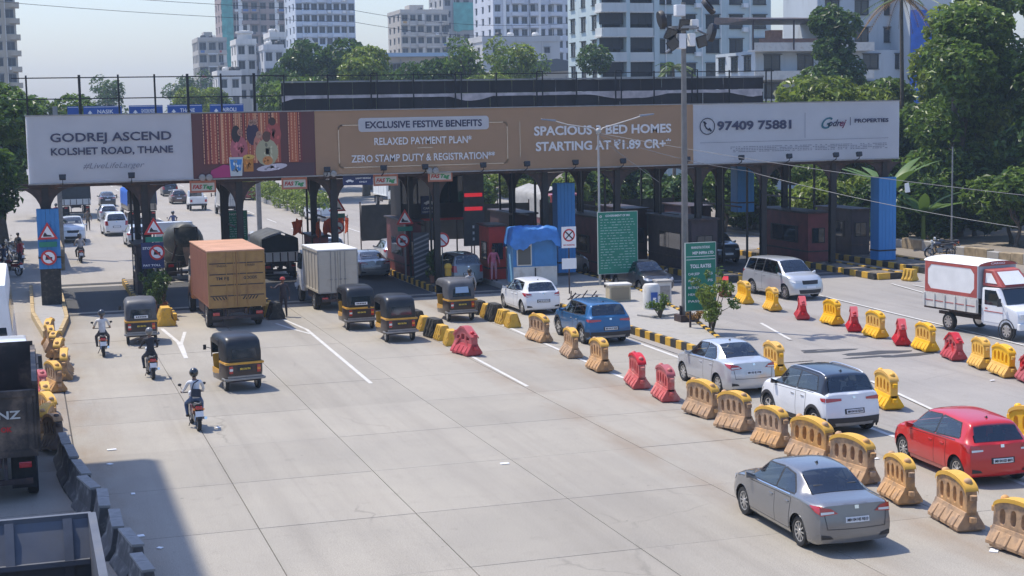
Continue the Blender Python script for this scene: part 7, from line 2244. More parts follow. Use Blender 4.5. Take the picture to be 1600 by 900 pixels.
# cables
def cable(name, pts, sag, r, label, m=None):
    P = []
    for a, b in zip(pts, pts[1:]):
        a, b = Vector(a), Vector(b)
        for i in range(14):
            t = i / 14
            P.append(a.lerp(b, t) + Vector((0, 0, -sag * 4 * t * (1 - t))))
    P.append(Vector(pts[-1]))
    return tag(MB().tube(P, r, 5).build(name, m or mat('cable_pale', (.24, .235, .23), .6), None, smooth=70), label, 'cable', 'cables strung across the toll plaza')
cable('cable', [(27.05, 71.6, 7.75), (43.5, 56, 4.55)], .25, .014, 'pale cable running from the street lamp across to the right edge, upper one')
cable('cable', [(27.05, 71.6, 7.7), (34.6, 70.6, 5.7), (41.5, 58, 3.4)], .2, .013, 'pale cable crossing the toll booths behind the silver people carrier, lower one')
cable('cable', [(27.05, 71.6, 7.6), (30.6, 72.4, 5.2)], .05, .013, 'short pale cable from the street lamp down to the beam behind the mast')
for i, (z0, z1) in enumerate(((22.0, 18.0), (20.4, 16.5))):
    cable('cable', [(-40, 180, z0 + 6), (42, 200, z1 + 4.5), (80, 215, z1 + 4)], 1.2, .03, 'thin dark overhead wire across the sky, %s' % ('upper' if i == 0 else 'lower'), M['ink'])
tag(MB().hexa([(-.12, 0, 0), (.14, 0, .02), (.14, .02, .02), (-.12, .02, 0), (-.16, 0, .42), (.05, 0, .46), (.05, .02, .46), (-.16, .02, .42)]).build('rag', M['white_paint'], None, loc=(39.2, 63.2, 4.78)), 'white rag caught on the upper cable before the dark trees', 'rag')

# cabinets and pots on the central island
o = thing('cabinet', 'low cream cabinet on the central island behind the blue SUV', 'cabinet', (25.5, 65.2, .24), R(-6))
o.scale = (.8, .8, .85)
MB().box(-.62, .62, -.45, .45, 0, .85).build('body', mat('cream', (.44, .38, .26), .6, var=.2), o, bevel=.02)
MB().box(-.68, .68, -.52, .52, .85, .95).build('lid', M['dirty_white'], o, bevel=.02)
MB().box(-.52, .52, -.475, -.451, .1, .75).build('door', mat('cream_dark', (.26, .22, .15), .6), o)
o = thing('utility_box', 'rounded grey utility box with blue label behind the blue SUV', 'utility box', (25.75, 61.9, .24))
MB().lathe([(.37, 0), (.38, .95), (.30, 1.08), (0, 1.12)], n=14).build('body', M['dirty_white'], o, smooth=50)
MB().box(-.17, .13, -.41, -.36, .05, .75).build('label', M['sign_blue'], o)
MB().box(-.09, .05, -.418, -.411, .28, .52).build('label_symbol', M['sign_white'], o)
o = thing('utility_box', 'square grey utility box between the mast and the charcoal saloon', 'utility box', (27.0, 63.6, .24), R(-5))
o.scale = (.8, .8, .8)
MB().box(-.40, .40, -.4, .4, 0, 1.2).build('body', M['dirty_white'], o, bevel=.02)
MB().box(-.46, .46, -.46, .46, 1.2, 1.3).build('cap', M['concrete'], o, bevel=.02)
MB().box(-.3, .3, -.42, -.401, .2, 1.0).build('door', M['grey_metal'], o)
o = thing('stone_slab', 'pale broken paving slab lying on the island by the mast', 'stone slab', (25.1, 59.7, .24), R(20))
MB().box(-.7, .7, -.5, .5, 0, .08).build('slab', M['concrete'], o, bevel=.02)
# scrap bicycle frame like tangle right of the white hatchback
o = thing('scrap_pile', 'tangle of scrap pipes between the white hatchback and the no parking sign', 'scrap', (24.0, 66.6, .02))
mb = MB()
for i in range(9):
    a = jit.uniform(0, PI)
    mb.tube([(-.8 + .2 * i, -.3 * math.cos(a), .05), (-.3 + .15 * i + .4 * math.cos(a), .3 * math.sin(a), jit.uniform(.2, .6))], .03, 5)
mb.build('pipe', M['dark_steel'], o)
# parked motorcycles on the left, and one on the right
cols = [(.03, .03, .035), (.25, .03, .03), (.05, .06, .12), (.30, .30, .31), (.02, .02, .022), (.12, .12, .13)]
spots = [(-1.9, 92, 20), (-.9, 94, 40), (-1.7, 97, 10), (-.7, 101, 30), (-2.6, 101, 60), (-1.6, 105, 15), (-.9, 109, 50), (-2.9, 95, 70)]
lbs = ['nearest the left blue post', 'second nearest the left blue post', 'behind the two nearest ones', 'beside the person in red', 'at the left edge, seen side on', 'farther up the left lane', 'farthest of the parked group', 'turned side on at the left edge']
for i, ((x, y, rz), lb) in enumerate(zip(spots, lbs)):
    motorcycle('parked motorcycle in the dark left crowd, ' + lb, (x, y, 0), R(rz), cols[i % 6], group='motorcycles parked beyond the left post')
for i, (x, y, lb) in enumerate(((3.2, 101.0, 'alone on the pale road'), (10.9, 122.0, 'between the second post and the far lorry'), (2.6, 140.0, 'by the tall loaded lorry'))):
    mo = motorcycle('small dark motorcycle far up the left lanes, ' + lb, (x, y, 0), R(3), cols[i], group='motorcycles far up the left lanes')
    person('person riding the far motorcycle ' + lb, mo.location, R(3), 'ride', ((.45, .42, .4), (.08, .1, .2), (.3, .06, .05))[i], (.04, .04, .05), helmet=(.03, .03, .033))
motorcycle('dark motorcycle parked side on before the trees at the right', (49.6, 76.5, .16), R(80), (.05, .05, .06), group='motorcycles parked at the right')
motorcycle('second dark motorcycle parked behind the first before the right trees', (50.8, 78.0, .16), R(70), (.03, .03, .03), group='motorcycles parked at the right')
# blue direction signs beyond
ds = thing('direction_sign', 'row of blue direction panels showing just above the white left panel', 'direction sign', (0, 104.0, 0))
MB().bar((2.2, .2, 0), (2.2, .2, 9.8), .3).bar((15.0, .2, 0), (15.0, .2, 9.8), .3).bar((2.2, .2, 8.9), (15.0, .2, 8.9), .2).build('support', M['grey_metal'], ds)
for i, (a, b, t_) in enumerate(((2.95, 3.65, ''), (3.95, 6.35, 'NASIK'), (6.8, 8.95, 'GHODBUNDER'), (9.25, 11.5, 'THANE'), (12.0, 14.2, 'AIROLI'))):
    p = MB().box(a, b, 0, .06, 8.3, 9.78).build('panel', M['sign_blue'], ds)
    MB().box(a + .04, b - .04, -.006, -.001, 9.70, 9.73).build('border', M['sign_white'], p)
    if t_:
        text('sign_lettering', t_, .34, M['sign_white'], p, (a + (b - a) * .36, -.01, 9.3), width=(b - a) * .42, thick=.006)
        MB().add([(a + .25, -.006, 9.3), (a + .4, -.006, 9.5), (a + .55, -.006, 9.3), (a + .46, -.006, 9.3), (a + .46, -.006, 8.9), (a + .34, -.006, 8.9), (a + .34, -.006, 9.3)], [tuple(range(7))]).build('arrow', M['sign_white'], p, fix=False)
# stone wall beside the far left road
o = thing('stone_wall', 'short tan stone wall beside the far left toll lane', 'stone wall', (2.0, 96, 0))
m_st = mat('stone_tan', (.30, .23, .14), .9, var=.3, scale=3, bump=.5)
for r in range(3):
    for q in range(9):
        MB().box(-.14 + .006 * (q % 2), .14 + .006 * (r % 2), q * 1.45 + .35 * (r % 2), q * 1.45 + 1.43 + .35 * (r % 2), r * .4, r * .4 + .39).build('stone', m_st, o, bevel=.02)
o = thing('block_wall', 'low rubble stone wall along the right pavement', 'stone wall', (51.4, 60, .16))
for q in range(22):
    hgt = jit.uniform(.45, .62)
    MB().box(-.25, .25, q * 1.1, q * 1.1 + 1.08, 0, hgt).build('stone', m_st if q % 3 else M['concrete'], o, bevel=.03)
# unseen slab added high on the left, shaped to shade the lower left corner
tag(MB().box(-7, 0, -16, 0, 0, .9).build('shadow_slab', M['concrete'], None, loc=(-6.9, 52.45, 30)), 'unseen concrete slab added at the upper left to cast the lower left shadow', 'shadow caster')
# litter
lm = MB().box(-.11, .11, -.07, .07, 0, .015).mesh('litter', M['sign_white'])
for i, (x, y) in enumerate(((11.2, 36.6), (1.75, 40.4), (2.1, 36.9), (2.3, 31.9), (1.9, 42.2), (17.9, 25.6), (20.0, 33.6), (24.4, 36.1), (29.2, 42.0), (4.95, 44.1), (2.0, 33.0))):
    o = link('litter', lm, None, (x, y, .006), i * .8)
    o.scale = (jit.uniform(.5, 1.2), jit.uniform(.5, 1.2), 1)
    tag(o, 'scrap of white paper litter lying flat on the concrete', 'litter', 'scraps of litter on the road')
o = thing('pole', 'thin pale pole standing before the dark trees at the right', 'pole', (52.3, 79.5, .16))
MB().tube([(0, 0, 0), (0, 0, 6.2)], [.06, .04], 6).build('shaft', M['grey_metal'], o)
MB().box(-.14, .14, -.14, .14, 0, .05).build('base_plate', M['dark_steel'], o)

# orange flags and bundles on the booths of the middle island
m_flag = mat('flag_orange', (.62, .10, .025), .6, var=.2, scale=4, translucent=.25)
for i, (x, y, z, lb) in enumerate(((14.5, 79.6, 2.55, 'orange cloth bundle on the roof of the maroon booth, left one'), (15.2, 80.4, 2.6, 'orange cloth bundle on the roof of the maroon booth, right one'), (16.4, 84.2, 2.5, 'orange flag beside the triangular sign'), (13.9, 82.6, 2.5, 'orange flag hanging over the tarpaulined lorry'), (17.2, 85.6, 2.3, 'orange red flag above the shaded white SUV'))):
    o = thing('flag', lb, 'flag', (x, y, z), i * .7, 'orange flags at the toll lanes')
    rows = [[(.09 * math.sin(q * 1.3 + j), -.35 + q * .1, .15 + j * .19 - .05 * abs(q - 3) + .04 * math.sin(q * 2.1 + j * 1.7)) for q in range(8)] for j in range(5)]
    MB().grid(rows).build('cloth', m_flag, o, smooth=60)
    MB().tube([(0, -.35, -2.3 if i > 1 else -.2), (0, -.35, 1.0)], .02, 5).build('stick', M['dark_steel'], o)
# ------------------------------------------------------------------ buildings beyond
win_me = {}
def window_mesh(w, h, fm, grille=False):
    k = (round(w, 2), round(h, 2), fm.name, grille)
    if k in win_me:
        return win_me[k]
    f = MB()
    t = min(.09, w * .08)
    f.box(-w / 2, -w / 2 + t, -.08, .0, -h / 2, h / 2).box(w / 2 - t, w / 2, -.08, .0, -h / 2, h / 2).box(-w / 2 + t, w / 2 - t, -.08, 0, h / 2 - t, h / 2).box(-w / 2 + t, w / 2 - t, -.08, 0, -h / 2, -h / 2 + t)
    f.box(-t / 2, t / 2, -.06, 0, -h / 2 + t, h / 2 - t).box(-w / 2 - .1, w / 2 + .1, -.42, -.081, h / 2 + .02, h / 2 + .10)
    if grille:
        for q in range(5):
            z = -h / 2 + t + (h - 2 * t) * (q + .5) / 5
            f.box(-w / 2 + t, w / 2 - t, -.20, -.17, z - .015, z + .015)
        f.box(-w / 2, w / 2, -.34, -.081, -h / 2 - .06, -h / 2)
    p = MB().quad((-w / 2 + t, -.03, -h / 2 + t), (w / 2 - t, -.03, -h / 2 + t), (w / 2 - t, -.03, h / 2 - t), (-w / 2 + t, -.03, h / 2 - t))
    win_me[k] = (f.mesh('window', fm), p.mesh('pane', m_pane, fix=False))
    return win_me[k]
m_pane = mat('far_glass', (0.035, 0.045, 0.055), .12, spec=.7, island=0)
m_core = mat('room_dark', (0.05, 0.052, 0.055), .8)
def facade(root, mb, origin, ux, width, h, bays, floors, ww, wh, fm, zmin=0, grille=False, skip=(), sill=.95, panes=True):
    """a wall with real openings; ux = +1 along x facing -y, or 'L' along y facing -x"""
    bw = width / bays
    fh = h / floors
    side = ux == 'L'
    def bx(a0, a1, z0, z1):
        if side:
            mb.box(origin[0], origin[0] + .28, origin[1] - a1, origin[1] - a0, origin[2] + z0, origin[2] + z1)
        else:
            mb.box(origin[0] + a0, origin[0] + a1, origin[1], origin[1] + .28, origin[2] + z0, origin[2] + z1)
    for b in range(bays + 1):
        a0 = 0 if b == 0 else b * bw - (bw - ww) / 2
        a1 = width if b == bays else b * bw + (bw - ww) / 2
        bx(a0, a1, 0, h)
    for b in range(bays):
        a0 = b * bw + (bw - ww) / 2
        zp = 0
        for f in range(floors):
            z0 = f * fh + sill * fh / 3
            if z0 + wh + origin[2] < zmin:
                continue
            if (b, f) in skip:
                continue
            bx(a0, a0 + ww, zp, z0)
            zp = z0 + wh
            fmesh, pmesh = window_mesh(ww, wh, fm, grille)
            if side:
                loc = (origin[0] + .16, origin[1] - (a0 + ww / 2), origin[2] + z0 + wh / 2)
            else:
                loc = (origin[0] + a0 + ww / 2, origin[1] + .16, origin[2] + z0 + wh / 2)
            w = link('window', fmesh, root, loc, -PI / 2 if side else 0)
            if panes:
                link('pane', pmesh, w)
        bx(a0, a0 + ww, zp, h)
rnd_ = random.Random(21)
cloths = [mat('laundry_%d' % i, c, .8) for i, c in enumerate(((.4, .08, .07), (.08, .15, .35), (.55, .5, .4), (.1, .1, .11), (.5, .3, .1)))]
def building(name, label, x0, x1, y0, depth, h, bays, floors, ww, wh, wallm, fm=None, sbays=2, zmin=0, cat='building', grille=False, roofm=None, group=None, sill=.95, bands=None, tank=True, panes=False, balc=(), balm=None):
    t = thing(name, label, cat, ((x0 + x1) / 2, y0, 0), 0, group)
    fm = fm or mat('frame_grey', (.14, .15, .16), .6)
    ww, wh = ww * 1.22, wh * 1.12
    w = x1 - x0
    mb = MB()
    facade(t, mb, (-w / 2, 0, 0), 1, w, h, bays, floors, ww, wh, fm, zmin, grille, sill=sill, panes=panes)
    facade(t, mb, (-w / 2, depth, 0), 'L', depth - .281, h, sbays, floors, ww, wh, fm, zmin, grille, sill=sill, panes=panes)
    mb.box(w / 2 - .28, w / 2, .281, depth, 0, h).box(-w / 2 + .281, w / 2 - .281, depth - .28, depth, 0, h)
    mb.build('wall', wallm, t)
    MB().box(-w / 2 + .3, w / 2 - .3, .3, depth - .3, 0, h - .1).build('room', m_core, t)
    MB().box(-w / 2 - .15, w / 2 + .15, -.15, depth + .15, h, h + .25).build('roof', roofm or wallm, t)
    MB().box(-w / 2 - .1, w / 2 + .1, -.1, .08, h + .251, h + 1.1).box(-w / 2 - .1, -w / 2 + .08, .081, depth, h + .251, h + 1.1).box(w / 2 - .08, w / 2 + .1, .081, depth, h + .251, h + 1.1).build('parapet', wallm, t)
    if bands:
        for f in range(1, floors):
            MB().box(-w / 2 - .08, w / 2 + .08, -.09, -.002, f * h / floors - .1, f * h / floors + .12).build('floor_band', bands, t)
    if balc:
        bw = w / bays
        for b in balc:
            for f in range(floors):
                z = f * h / floors
                if z < zmin:
                    continue
                xc = -w / 2 + (b + .5) * bw
                q = MB().box(xc - bw * .46, xc + bw * .46, -1.1, -.01, z - .08, z + .08).box(xc - bw * .46, xc + bw * .46, -1.1, -1.02, z + .081, z + .95).build('balcony', balm or wallm, t)
                if rnd_.random() < .45:
                    MB().box(xc - bw * .3, xc + bw * rnd_.uniform(-.1, .35), -1.16, -1.105, z + .3, z + .9).build('laundry', rnd_.choice(cloths), q)
                if rnd_.random() < .35:
                    MB().box(xc + bw * .1, xc + bw * .42, -.8, -.3, z + .9, z + h / floors - .15).build('enclosure', rnd_.choice([m_core, M['dirty_white'], M['grey_metal']]), q)
    for k in range(int(floors * bays * .12)):
        b, f = rnd_.randrange(bays), rnd_.randrange(floors)
        z = f * h / floors + .25
        if z > zmin:
            MB().box(-w / 2 + (b + .5) * w / bays - .45, -w / 2 + (b + .5) * w / bays + .45, -.42, -.012, z, z + .6).build('air_conditioner', M['white_paint'], t)
    for k in range(bays // 3 + 1):
        x = -w / 2 + w * (k + .5) / (bays // 3 + 1) + .35
        MB().tube([(x, -.1, 0), (x, -.1, h)], .09, 5).build('drain_pipe', rnd_.choice([M['dirty_white'], M['grey_metal']]), t)
    for k in range(3):
        x = rnd_.uniform(-w * .4, w * .4)
        MB().lathe([(.7, h + .25), (.72, h + 1.6), (.5, h + 1.9), (0, h + 1.95)], (x, depth * .3, 0), n=10).build('roof_tank', rnd_.choice([M['plastic_black'], M['dirty_white']]), t)
    if tank:
        MB().box(-w * .2, w * .1, depth * .4, depth * .75, h + .251, h + 2.8).build('water_tank', wallm, t)
    return t
def wall(n, c, v=.08):
    return mat('wall_' + n, c, .85, var=v, scale=.25, col2=tuple(q * .75 for q in c), scale2=.6, thr=.62, streak=True)
GB = 'apartment blocks beyond the toll gantry'
b1 = building('apartment_tower', 'tall beige tower cut by the left edge of the photo', -14, .3, 330, 14, 48, 6, 15, 1.3, 1.5, wall('beige', (.40, .35, .27)), sbays=5, zmin=15, group=GB)
for f in range(5, 15):
    MB().box(5.9, 7.9, -.8, 3.5, f * 3.2 - .1, f * 3.2 + .9).build('balcony', MATS['wall_beige'], b1)
building('apartment_tower', 'lower grey beige block left of the brown tower', 46.0, 53.5, 420, 14, 29.4, 3, 9, 1.5, 1.7, wall('greybeige', (.42, .39, .34)), sbays=4, zmin=9, group=GB, bands=M['white_paint'], balc=(0, 2))
b3 = building('apartment_tower', 'tall brownish tower with green netting down its left edge', 56.6, 77.0, 450, 18, 52, 8, 16, 1.4, 1.6, wall('mauve', (.34, .26, .23)), sbays=3, zmin=18, group=GB, balc=(2, 3, 6))
mb = MB()
for k in range(14):
    z0 = 12 + k * 3.0
    mb.grid([[(-10.6 + 3.2 * i / 5, -.45 - .25 * mnoise.noise((i * 1.3, k * .9, 2)), z0 + 2.98 * j) for i in range(6)] for j in range(2)])
mb.build('safety_net', mat('net_green', (.10, .36, .32), .8, var=.25, scale=.6), b3, smooth=40)
for x in (-5.2, 5.2):
    MB().box(x - .6, x + .6, -.12, -.002, 20, 49).build('pilaster', M['white_paint'], b3)
b4 = building('apartment_tower', 'tall pale blue white tower right of the brown one', 72.2, 88.5, 420, 18, 52, 8, 17, 1.3, 1.5, wall('paleblue', (.55, .60, .66)), sbays=3, zmin=22, group=GB)
for x in (-5.1, -1.0, 3.1):
    for f in range(8, 17):
        MB().box(x - 1.3, x + 1.3, -.7, -.002, f * 3.06 - .1, f * 3.06 + .75).build('balcony', MATS['wall_paleblue'], b4)
# cluster of low white houses with curved gables
for i, (x0, x1, y, h, lb) in enumerate(((43.0, 47.0, 322, 24.0, 'white house with rounded rooftop turret, left of the low cluster'), (47.5, 51.5, 315, 22.5, 'white house with dark awning in the middle of the low cluster'), (51.2, 54.6, 330, 25.8, 'pale block with bright upper wall rising behind the white houses'), (55.0, 60.2, 320, 21.8, 'white house with a curved gable at the right of the low cluster'), (38.5, 43.2, 318, 17.5, 'grey low house below the brown tower'))):
    t = building('house', lb, x0, x1, y, 9, h, 2, max(5, int(h / 3)), 1.1, 1.5, wall('white%d' % (i % 2), (.62, .60, .56) if i % 2 == 0 else (.55, .55, .55)), sbays=2, zmin=13, group='low white houses in front of the towers', tank=False)
    if i == 0:
        MB().lathe([(1.5, h), (1.5, h + 2.2), (1.8, h + 2.3), (1.8, h + 2.7), (0, h + 2.9)], (0, 2, 0), n=16).build('turret', MATS['wall_white0'], t, smooth=40)
    if i == 3:
        MB().prism([(-2.6, h + 1.1), (2.6, h + 1.1), (2.2, h + 1.7), (1.2, h + 2.2), (.5, h + 3.2), (0, h + 3.5), (-.5, h + 3.2), (-1.2, h + 2.2), (-2.2, h + 1.7)], -.35, -.11, 'Y').build('gable', MATS['wall_white1'], t)
    if i == 1:
        MB().hexa([(-2.4, -1.8, h - 5.6), (2.4, -1.8, h - 5.6), (2.4, -.01, h - 5.0), (-2.4, -.01, h - 5.0), (-2.4, -1.8, h - 5.4), (2.4, -1.8, h - 5.4), (2.4, -.01, h - 4.6), (-2.4, -.01, h - 4.6)]).build('awning', M['dark_steel'], t)
building('apartment_tower', 'cream stepped block right of the gap of sky', 103.6, 117.5, 430, 16, 37.5, 6, 12, 1.4, 1.5, wall('cream', (.50, .46, .40)), sbays=3, zmin=20, group=GB, bands=M['dirty_white'], balc=(0, 2, 5))
b6 = building('apartment_tower', 'grey tower with green construction netting at its top', 117.6, 131.5, 436, 16, 52, 5, 16, 1.4, 1.5, wall('grey', (.36, .36, .35)), sbays=3, zmin=20, group=GB)
MB().grid([[(-4 + 11 * i / 8, -.5 - .3 * mnoise.noise((i * .9, j * .7, 4)), 33 + 8 * j / 5 + (1.2 * mnoise.noise((i * .8, 9, 1)) if j == 0 else 0)) for i in range(9)] for j in range(6)]).build('safety_net', MATS['net_green'], b6, smooth=60)
b7 = building('apartment_tower', 'wide pale blue tower block behind the feathery tree', 115.6, 146.5, 380, 18, 52, 13, 17, 1.25, 1.5, wall('whiteblue', (.60, .62, .66)), sbays=3, zmin=18, group=GB, balc=(4, 11))
for x in (-12.5, -3.2, 5.0, 12.6):
    MB().box(x - .35, x + .35, -.5, -.002, 10, 52).build('pilaster', M['white_paint'], b7)
for x in (-9.0, 1.2, 8.6):
    for f in range(6, 17):
        MB().box(x - 1.6, x + 1.6, -.9, -.002, f * 3.06 - .1, f * 3.06 + .8).build('balcony', MATS['wall_whiteblue'], b7)
t = building('long_building', 'long low building with pale blue roof edge behind the trees', 46.0, 72.5, 262, 14, 18.5, 9, 6, 1.8, 1.2, wall('tan', (.40, .36, .31)), sbays=3, zmin=12, tank=False)
MB().box(-13.8, 13.8, -1.2, 14.5, 18.9, 19.5).build('roof_slab', mat('roof_blue', (.30, .42, .55), .6), t)
t = building('hall', 'low hall with a dark curved roof beside the pale blue tower block', 80.0, 95.0, 258, 14, 15.3, 5, 5, 1.8, 1.2, wall('hall', (.42, .41, .39)), sbays=3, zmin=11, tank=False)
MB().prism([(-8.4, 15.6), (-3, 17.6), (2, 18.2), (9.0, 17.0), (9.0, 16.4), (-8.4, 15.4)], -1.2, 15, 'Y').build('dark_roof', mat('roof_dark', (.06, .07, .08), .6), t)
building('hall_annex', 'white annex wall above the dark curved roof', 84.5, 100.0, 285, 10, 22.5, 3, 7, 1.0, 1.0, wall('annex', (.50, .49, .47)), sbays=2, zmin=17, tank=False)
# pale green apartments, close
m_mint = wall('mint', (.50, .585, .585), .05)
m_mintw = wall('mint_white', (.58, .60, .58), .06)
t = thing('apartment_block', 'pale green apartment block with stacked white balconies behind the mast', 'building', (80, 180, 0), 0, GB)
mb = MB()
facade(t, mb, (-4.6, 0, 0), 1, 16.2, 30, 5, 10, 1.9, 1.7, M['plastic_black'], 9, True)
facade(t, mb, (-11.5, 12, 0), 'L', 11.7, 30, 3, 10, 1.7, 1.7, M['plastic_black'], 9, True)
mb.box(11.3, 11.6, .281, 12, 0, 30).box(-11.2, 11.3, 11.7, 12, 0, 30)
mb.box(-4.6, -3.9, -.5, -.001, 0, 30).box(-8.4, -7.9, -.7, 1.4, 0, 30)
mb.build('wall', m_mint, t)
MB().box(-11.2, -4.6, 1.4, 1.6, 0, 30).box(-4.3, 11.3, .3, 11.69, 0, 29.5).build('room', m_core, t)
for f in range(3, 10):
    z = f * 3.0
    for x0, x1, nm in ((-11.6, -8.42, 1), (-7.88, -4.62, 0)):
        s = MB().box(x0 - (.25 if nm else 0), x1, -1.1 if nm else -.5, 1.39, z - .12, z + .06).build('balcony', M['dirty_white'], t)
        MB().box(x0 + .05, x1 - .05, -1.0 if nm else -.42, -.88 if nm else -.30, z + .061, z + 1.05).box(x0 - .1 if nm else x0, x0 + .06, -.87 if nm else -.29, 1.38, z + .061, z + 1.05).build('parapet', m_mintw, s)
        MB().box(x0, x1 - .1, .2, .3, z + 1.5, z + 2.86).build('shade', mat('recess_black', (.03, .03, .032), .7), s)  # black sheet standing in for the dark inside the balcony recess
        for k in range(3):
            MB().box(x0 + .3 + k * .95, x0 + .34 + k * .95, -.85 if nm else -.28, -.82 if nm else -.25, z + 1.05, z + 2.86).build('balcony_bar', M['black_metal'], s)
    for q in (1, 3):
        MB().box(-4.6 + 3.24 * q + 2.3, -4.6 + 3.24 * q + 3.0, -.75, -.1, z + .5, z + 1.05).build('air_conditioner', M['white_paint'], t, bevel=.03)
for x in (-2.9, 2.0, 4.6, 8.6):
    MB().tube([(x, -.12, 0), (x, -.12, 30)], .07, 6).build('drain_pipe', M['white_paint'], t)
MB().box(-11.8, 11.9, -.3, 12.2, 30, 30.4).build('roof', M['dirty_white'], t)
# grey white block with terraces, right
t = thing('apartment_block', 'grey white block with terraces and roof sheds behind the round tree', 'building', (85, 152, 0), 0, GB)
mb = MB()
facade(t, mb, (-9.5, 0, 0), 1, 20, 15, 5, 5, 2.0, 1.6, M['plastic_black'], 8, True)
facade(t, mb, (-9.5, 10, 0), 'L', 9.7, 15, 3, 5, 1.8, 1.6, M['plastic_black'], 8, True)
mb.box(10.2, 10.5, .281, 10, 0, 15).box(-9.2, 10.2, 9.7, 10, 0, 15)
facade(t, mb, (-1, 2, 15), 1, 11, 9, 3, 3, 1.8, 1.6, M['plastic_black'], 8, True)
mb.box(10.0, 10.3, 2.281, 10, 15, 24).box(-1, -.7, 2.281, 10, 15, 24)
mb.build('wall', wall('pale', (.50, .54, .56)), t)
MB().box(-9, 10, .3, 9.6, 0, 14.9).box(-.6, 9.9, 2.3, 9.8, 15, 23.9).build('room', m_core, t)
for z in (9.0, 12.0, 15.0):
    MB().box(-10.4, 4, -1.6, -.001, z - .12, z + .08).box(-10.35, 4, -1.6, -1.5, z + .081, z + .8).build('balcony', M['dirty_white'], t)
MB().hexa([(-11.5, -2.2, 18.1), (0, -2.2, 18.1), (0, 6, 18.1), (-11.5, 6, 18.1), (-11.5, -2.2, 18.25), (0, -2.2, 18.25), (0, 6, 18.9), (-11.5, 6, 18.9)]).build('roof_shed', M['dark_steel'], t)
for x in (-10.8, -6, -1):
    MB().box(x, x + .14, -2.0, -1.86, 15, 18.1).build('shed_post', M['dark_steel'], t)
MB().box(-9, -2, 0, .1, 15.1, 16.3).box(-7.6, -6.2, .11, 1.5, 16, 17.2).build('terrace_wall', mat('brick_pink', (.36, .20, .15), .8, var=.15), t)
MB().box(-1.5, 10.8, 1.2, 10.4, 24, 24.5).build('roof', M['dirty_white'], t)
t = thing('wrapped_building', 'narrow building wrapped in bright blue sheet at the upper right', 'building', (95.3, 150, 0))
MB().box(-2.2, 3, 0, 8, 0, 22).build('wall', MATS['wall_pale'], t)
rows = [[(-2.3 + 5.4 * i / 8 + .1 * mnoise.noise((i, j, 3.0)), -.2 - .35 * abs(mnoise.noise((i * .7, j * .5, 1.7))), 6 + 13.2 * j / 14) for i in range(9)] for j in range(15)]
MB().grid(rows).build('blue_sheet', M['tarp_blue'], t, smooth=50)
MB().box(-2.5, 3.2, -.3, 8.2, 22, 22.4).build('roof', M['dirty_white'], t)
# tin roofed shed at the left edge
t = thing('shed', 'shed with a pale tin roof under the trees at the left edge', 'shed', (-5.0, 93, 0))
MB().box(-3.5, 3.2, 0, 5, 0, 5.6).build('wall', mat('shed_wall', (.06, .06, .06), .8), t)
mb = MB()
for k in range(24):
    x = -4 + k * .33
    mb.add([(x, -1, 5.7 + k * .02), (x + .16, -1, 5.8 + k * .02), (x + .33, -1, 5.72 + k * .02), (x, 5.5, 6.9 + k * .02), (x + .16, 5.5, 7.0 + k * .02), (x + .33, 5.5, 6.92 + k * .02)], [(0, 1, 4, 3), (1, 2, 5, 4)])
mb.build('tin_roof', mat('tin', (.42, .34, .27), .6, var=.15), t)
# parapet with railing on the far right road
t = thing('railing', 'grey railing along the far side of the oncoming road, seen under the board', 'railing', (0, 128, 0))
MB().box(33, 62, 0, .25, 0, .7).build('plinth', M['concrete'], t)
for k in range(20):
    MB().box(33 + k * 1.5, 33.08 + k * 1.5, .08, .16, .7, 1.9).build('post', M['dark_steel'], t)
for z in (1.1, 1.5, 1.86):
    MB().box(33, 62, .09, .15, z, z + .05).build('rail', M['grey_metal'], t)
# ------------------------------------------------------------------ trees and plants
def leaves(mb, rnd, lobes, n, leaf, gap=.0, up=.5, fill=.5):
    tot = sum((a[3] * a[4] + a[4] * a[5] + a[3] * a[5]) for a in lobes)
    for cx, cy, cz, rx, ry, rz in lobes:
        k = int(n * (rx * ry + ry * rz + rx * rz) / tot)
        for _ in range(k):
            while True:
                d = Vector((rnd.uniform(-1, 1), rnd.uniform(-1, 1), rnd.uniform(-1, 1)))
                if .05 < d.length < 1:
                    break
            d.normalize()
            rr = rnd.random() ** (1 / (1 + 2 * (1 - fill))) if rnd.random() < .35 else rnd.uniform(.78, 1.06)
            p = Vector((cx + d.x * rx * rr, cy + d.y * ry * rr, cz + d.z * rz * rr))
            nz = mnoise.noise(p * (1.1 / max(.6, leaf * 3.2)))
            if nz < gap - .35 * rnd.random():
                continue
            s = leaf * rnd.uniform(.55, 1.3)
            nrm = (d * .55 + Vector((rnd.gauss(0, .5), rnd.gauss(0, .5), rnd.gauss(up, .45)))).normalized()
            a = nrm.orthogonal().normalized()
            a.rotate(Matrix.Rotation(rnd.uniform(0, 2 * PI), 3, nrm))
            b = nrm.cross(a)
            o = len(mb.v)
            q = nrm * s * .22
            mb.v += [tuple(p - a * s), tuple(p - b * s * .5 + q), tuple(p + a * s - q), tuple(p + b * s * .5 + q)]
            mb.f.append((o, o + 1, o + 2, o + 3))
            mb.m.append(0)
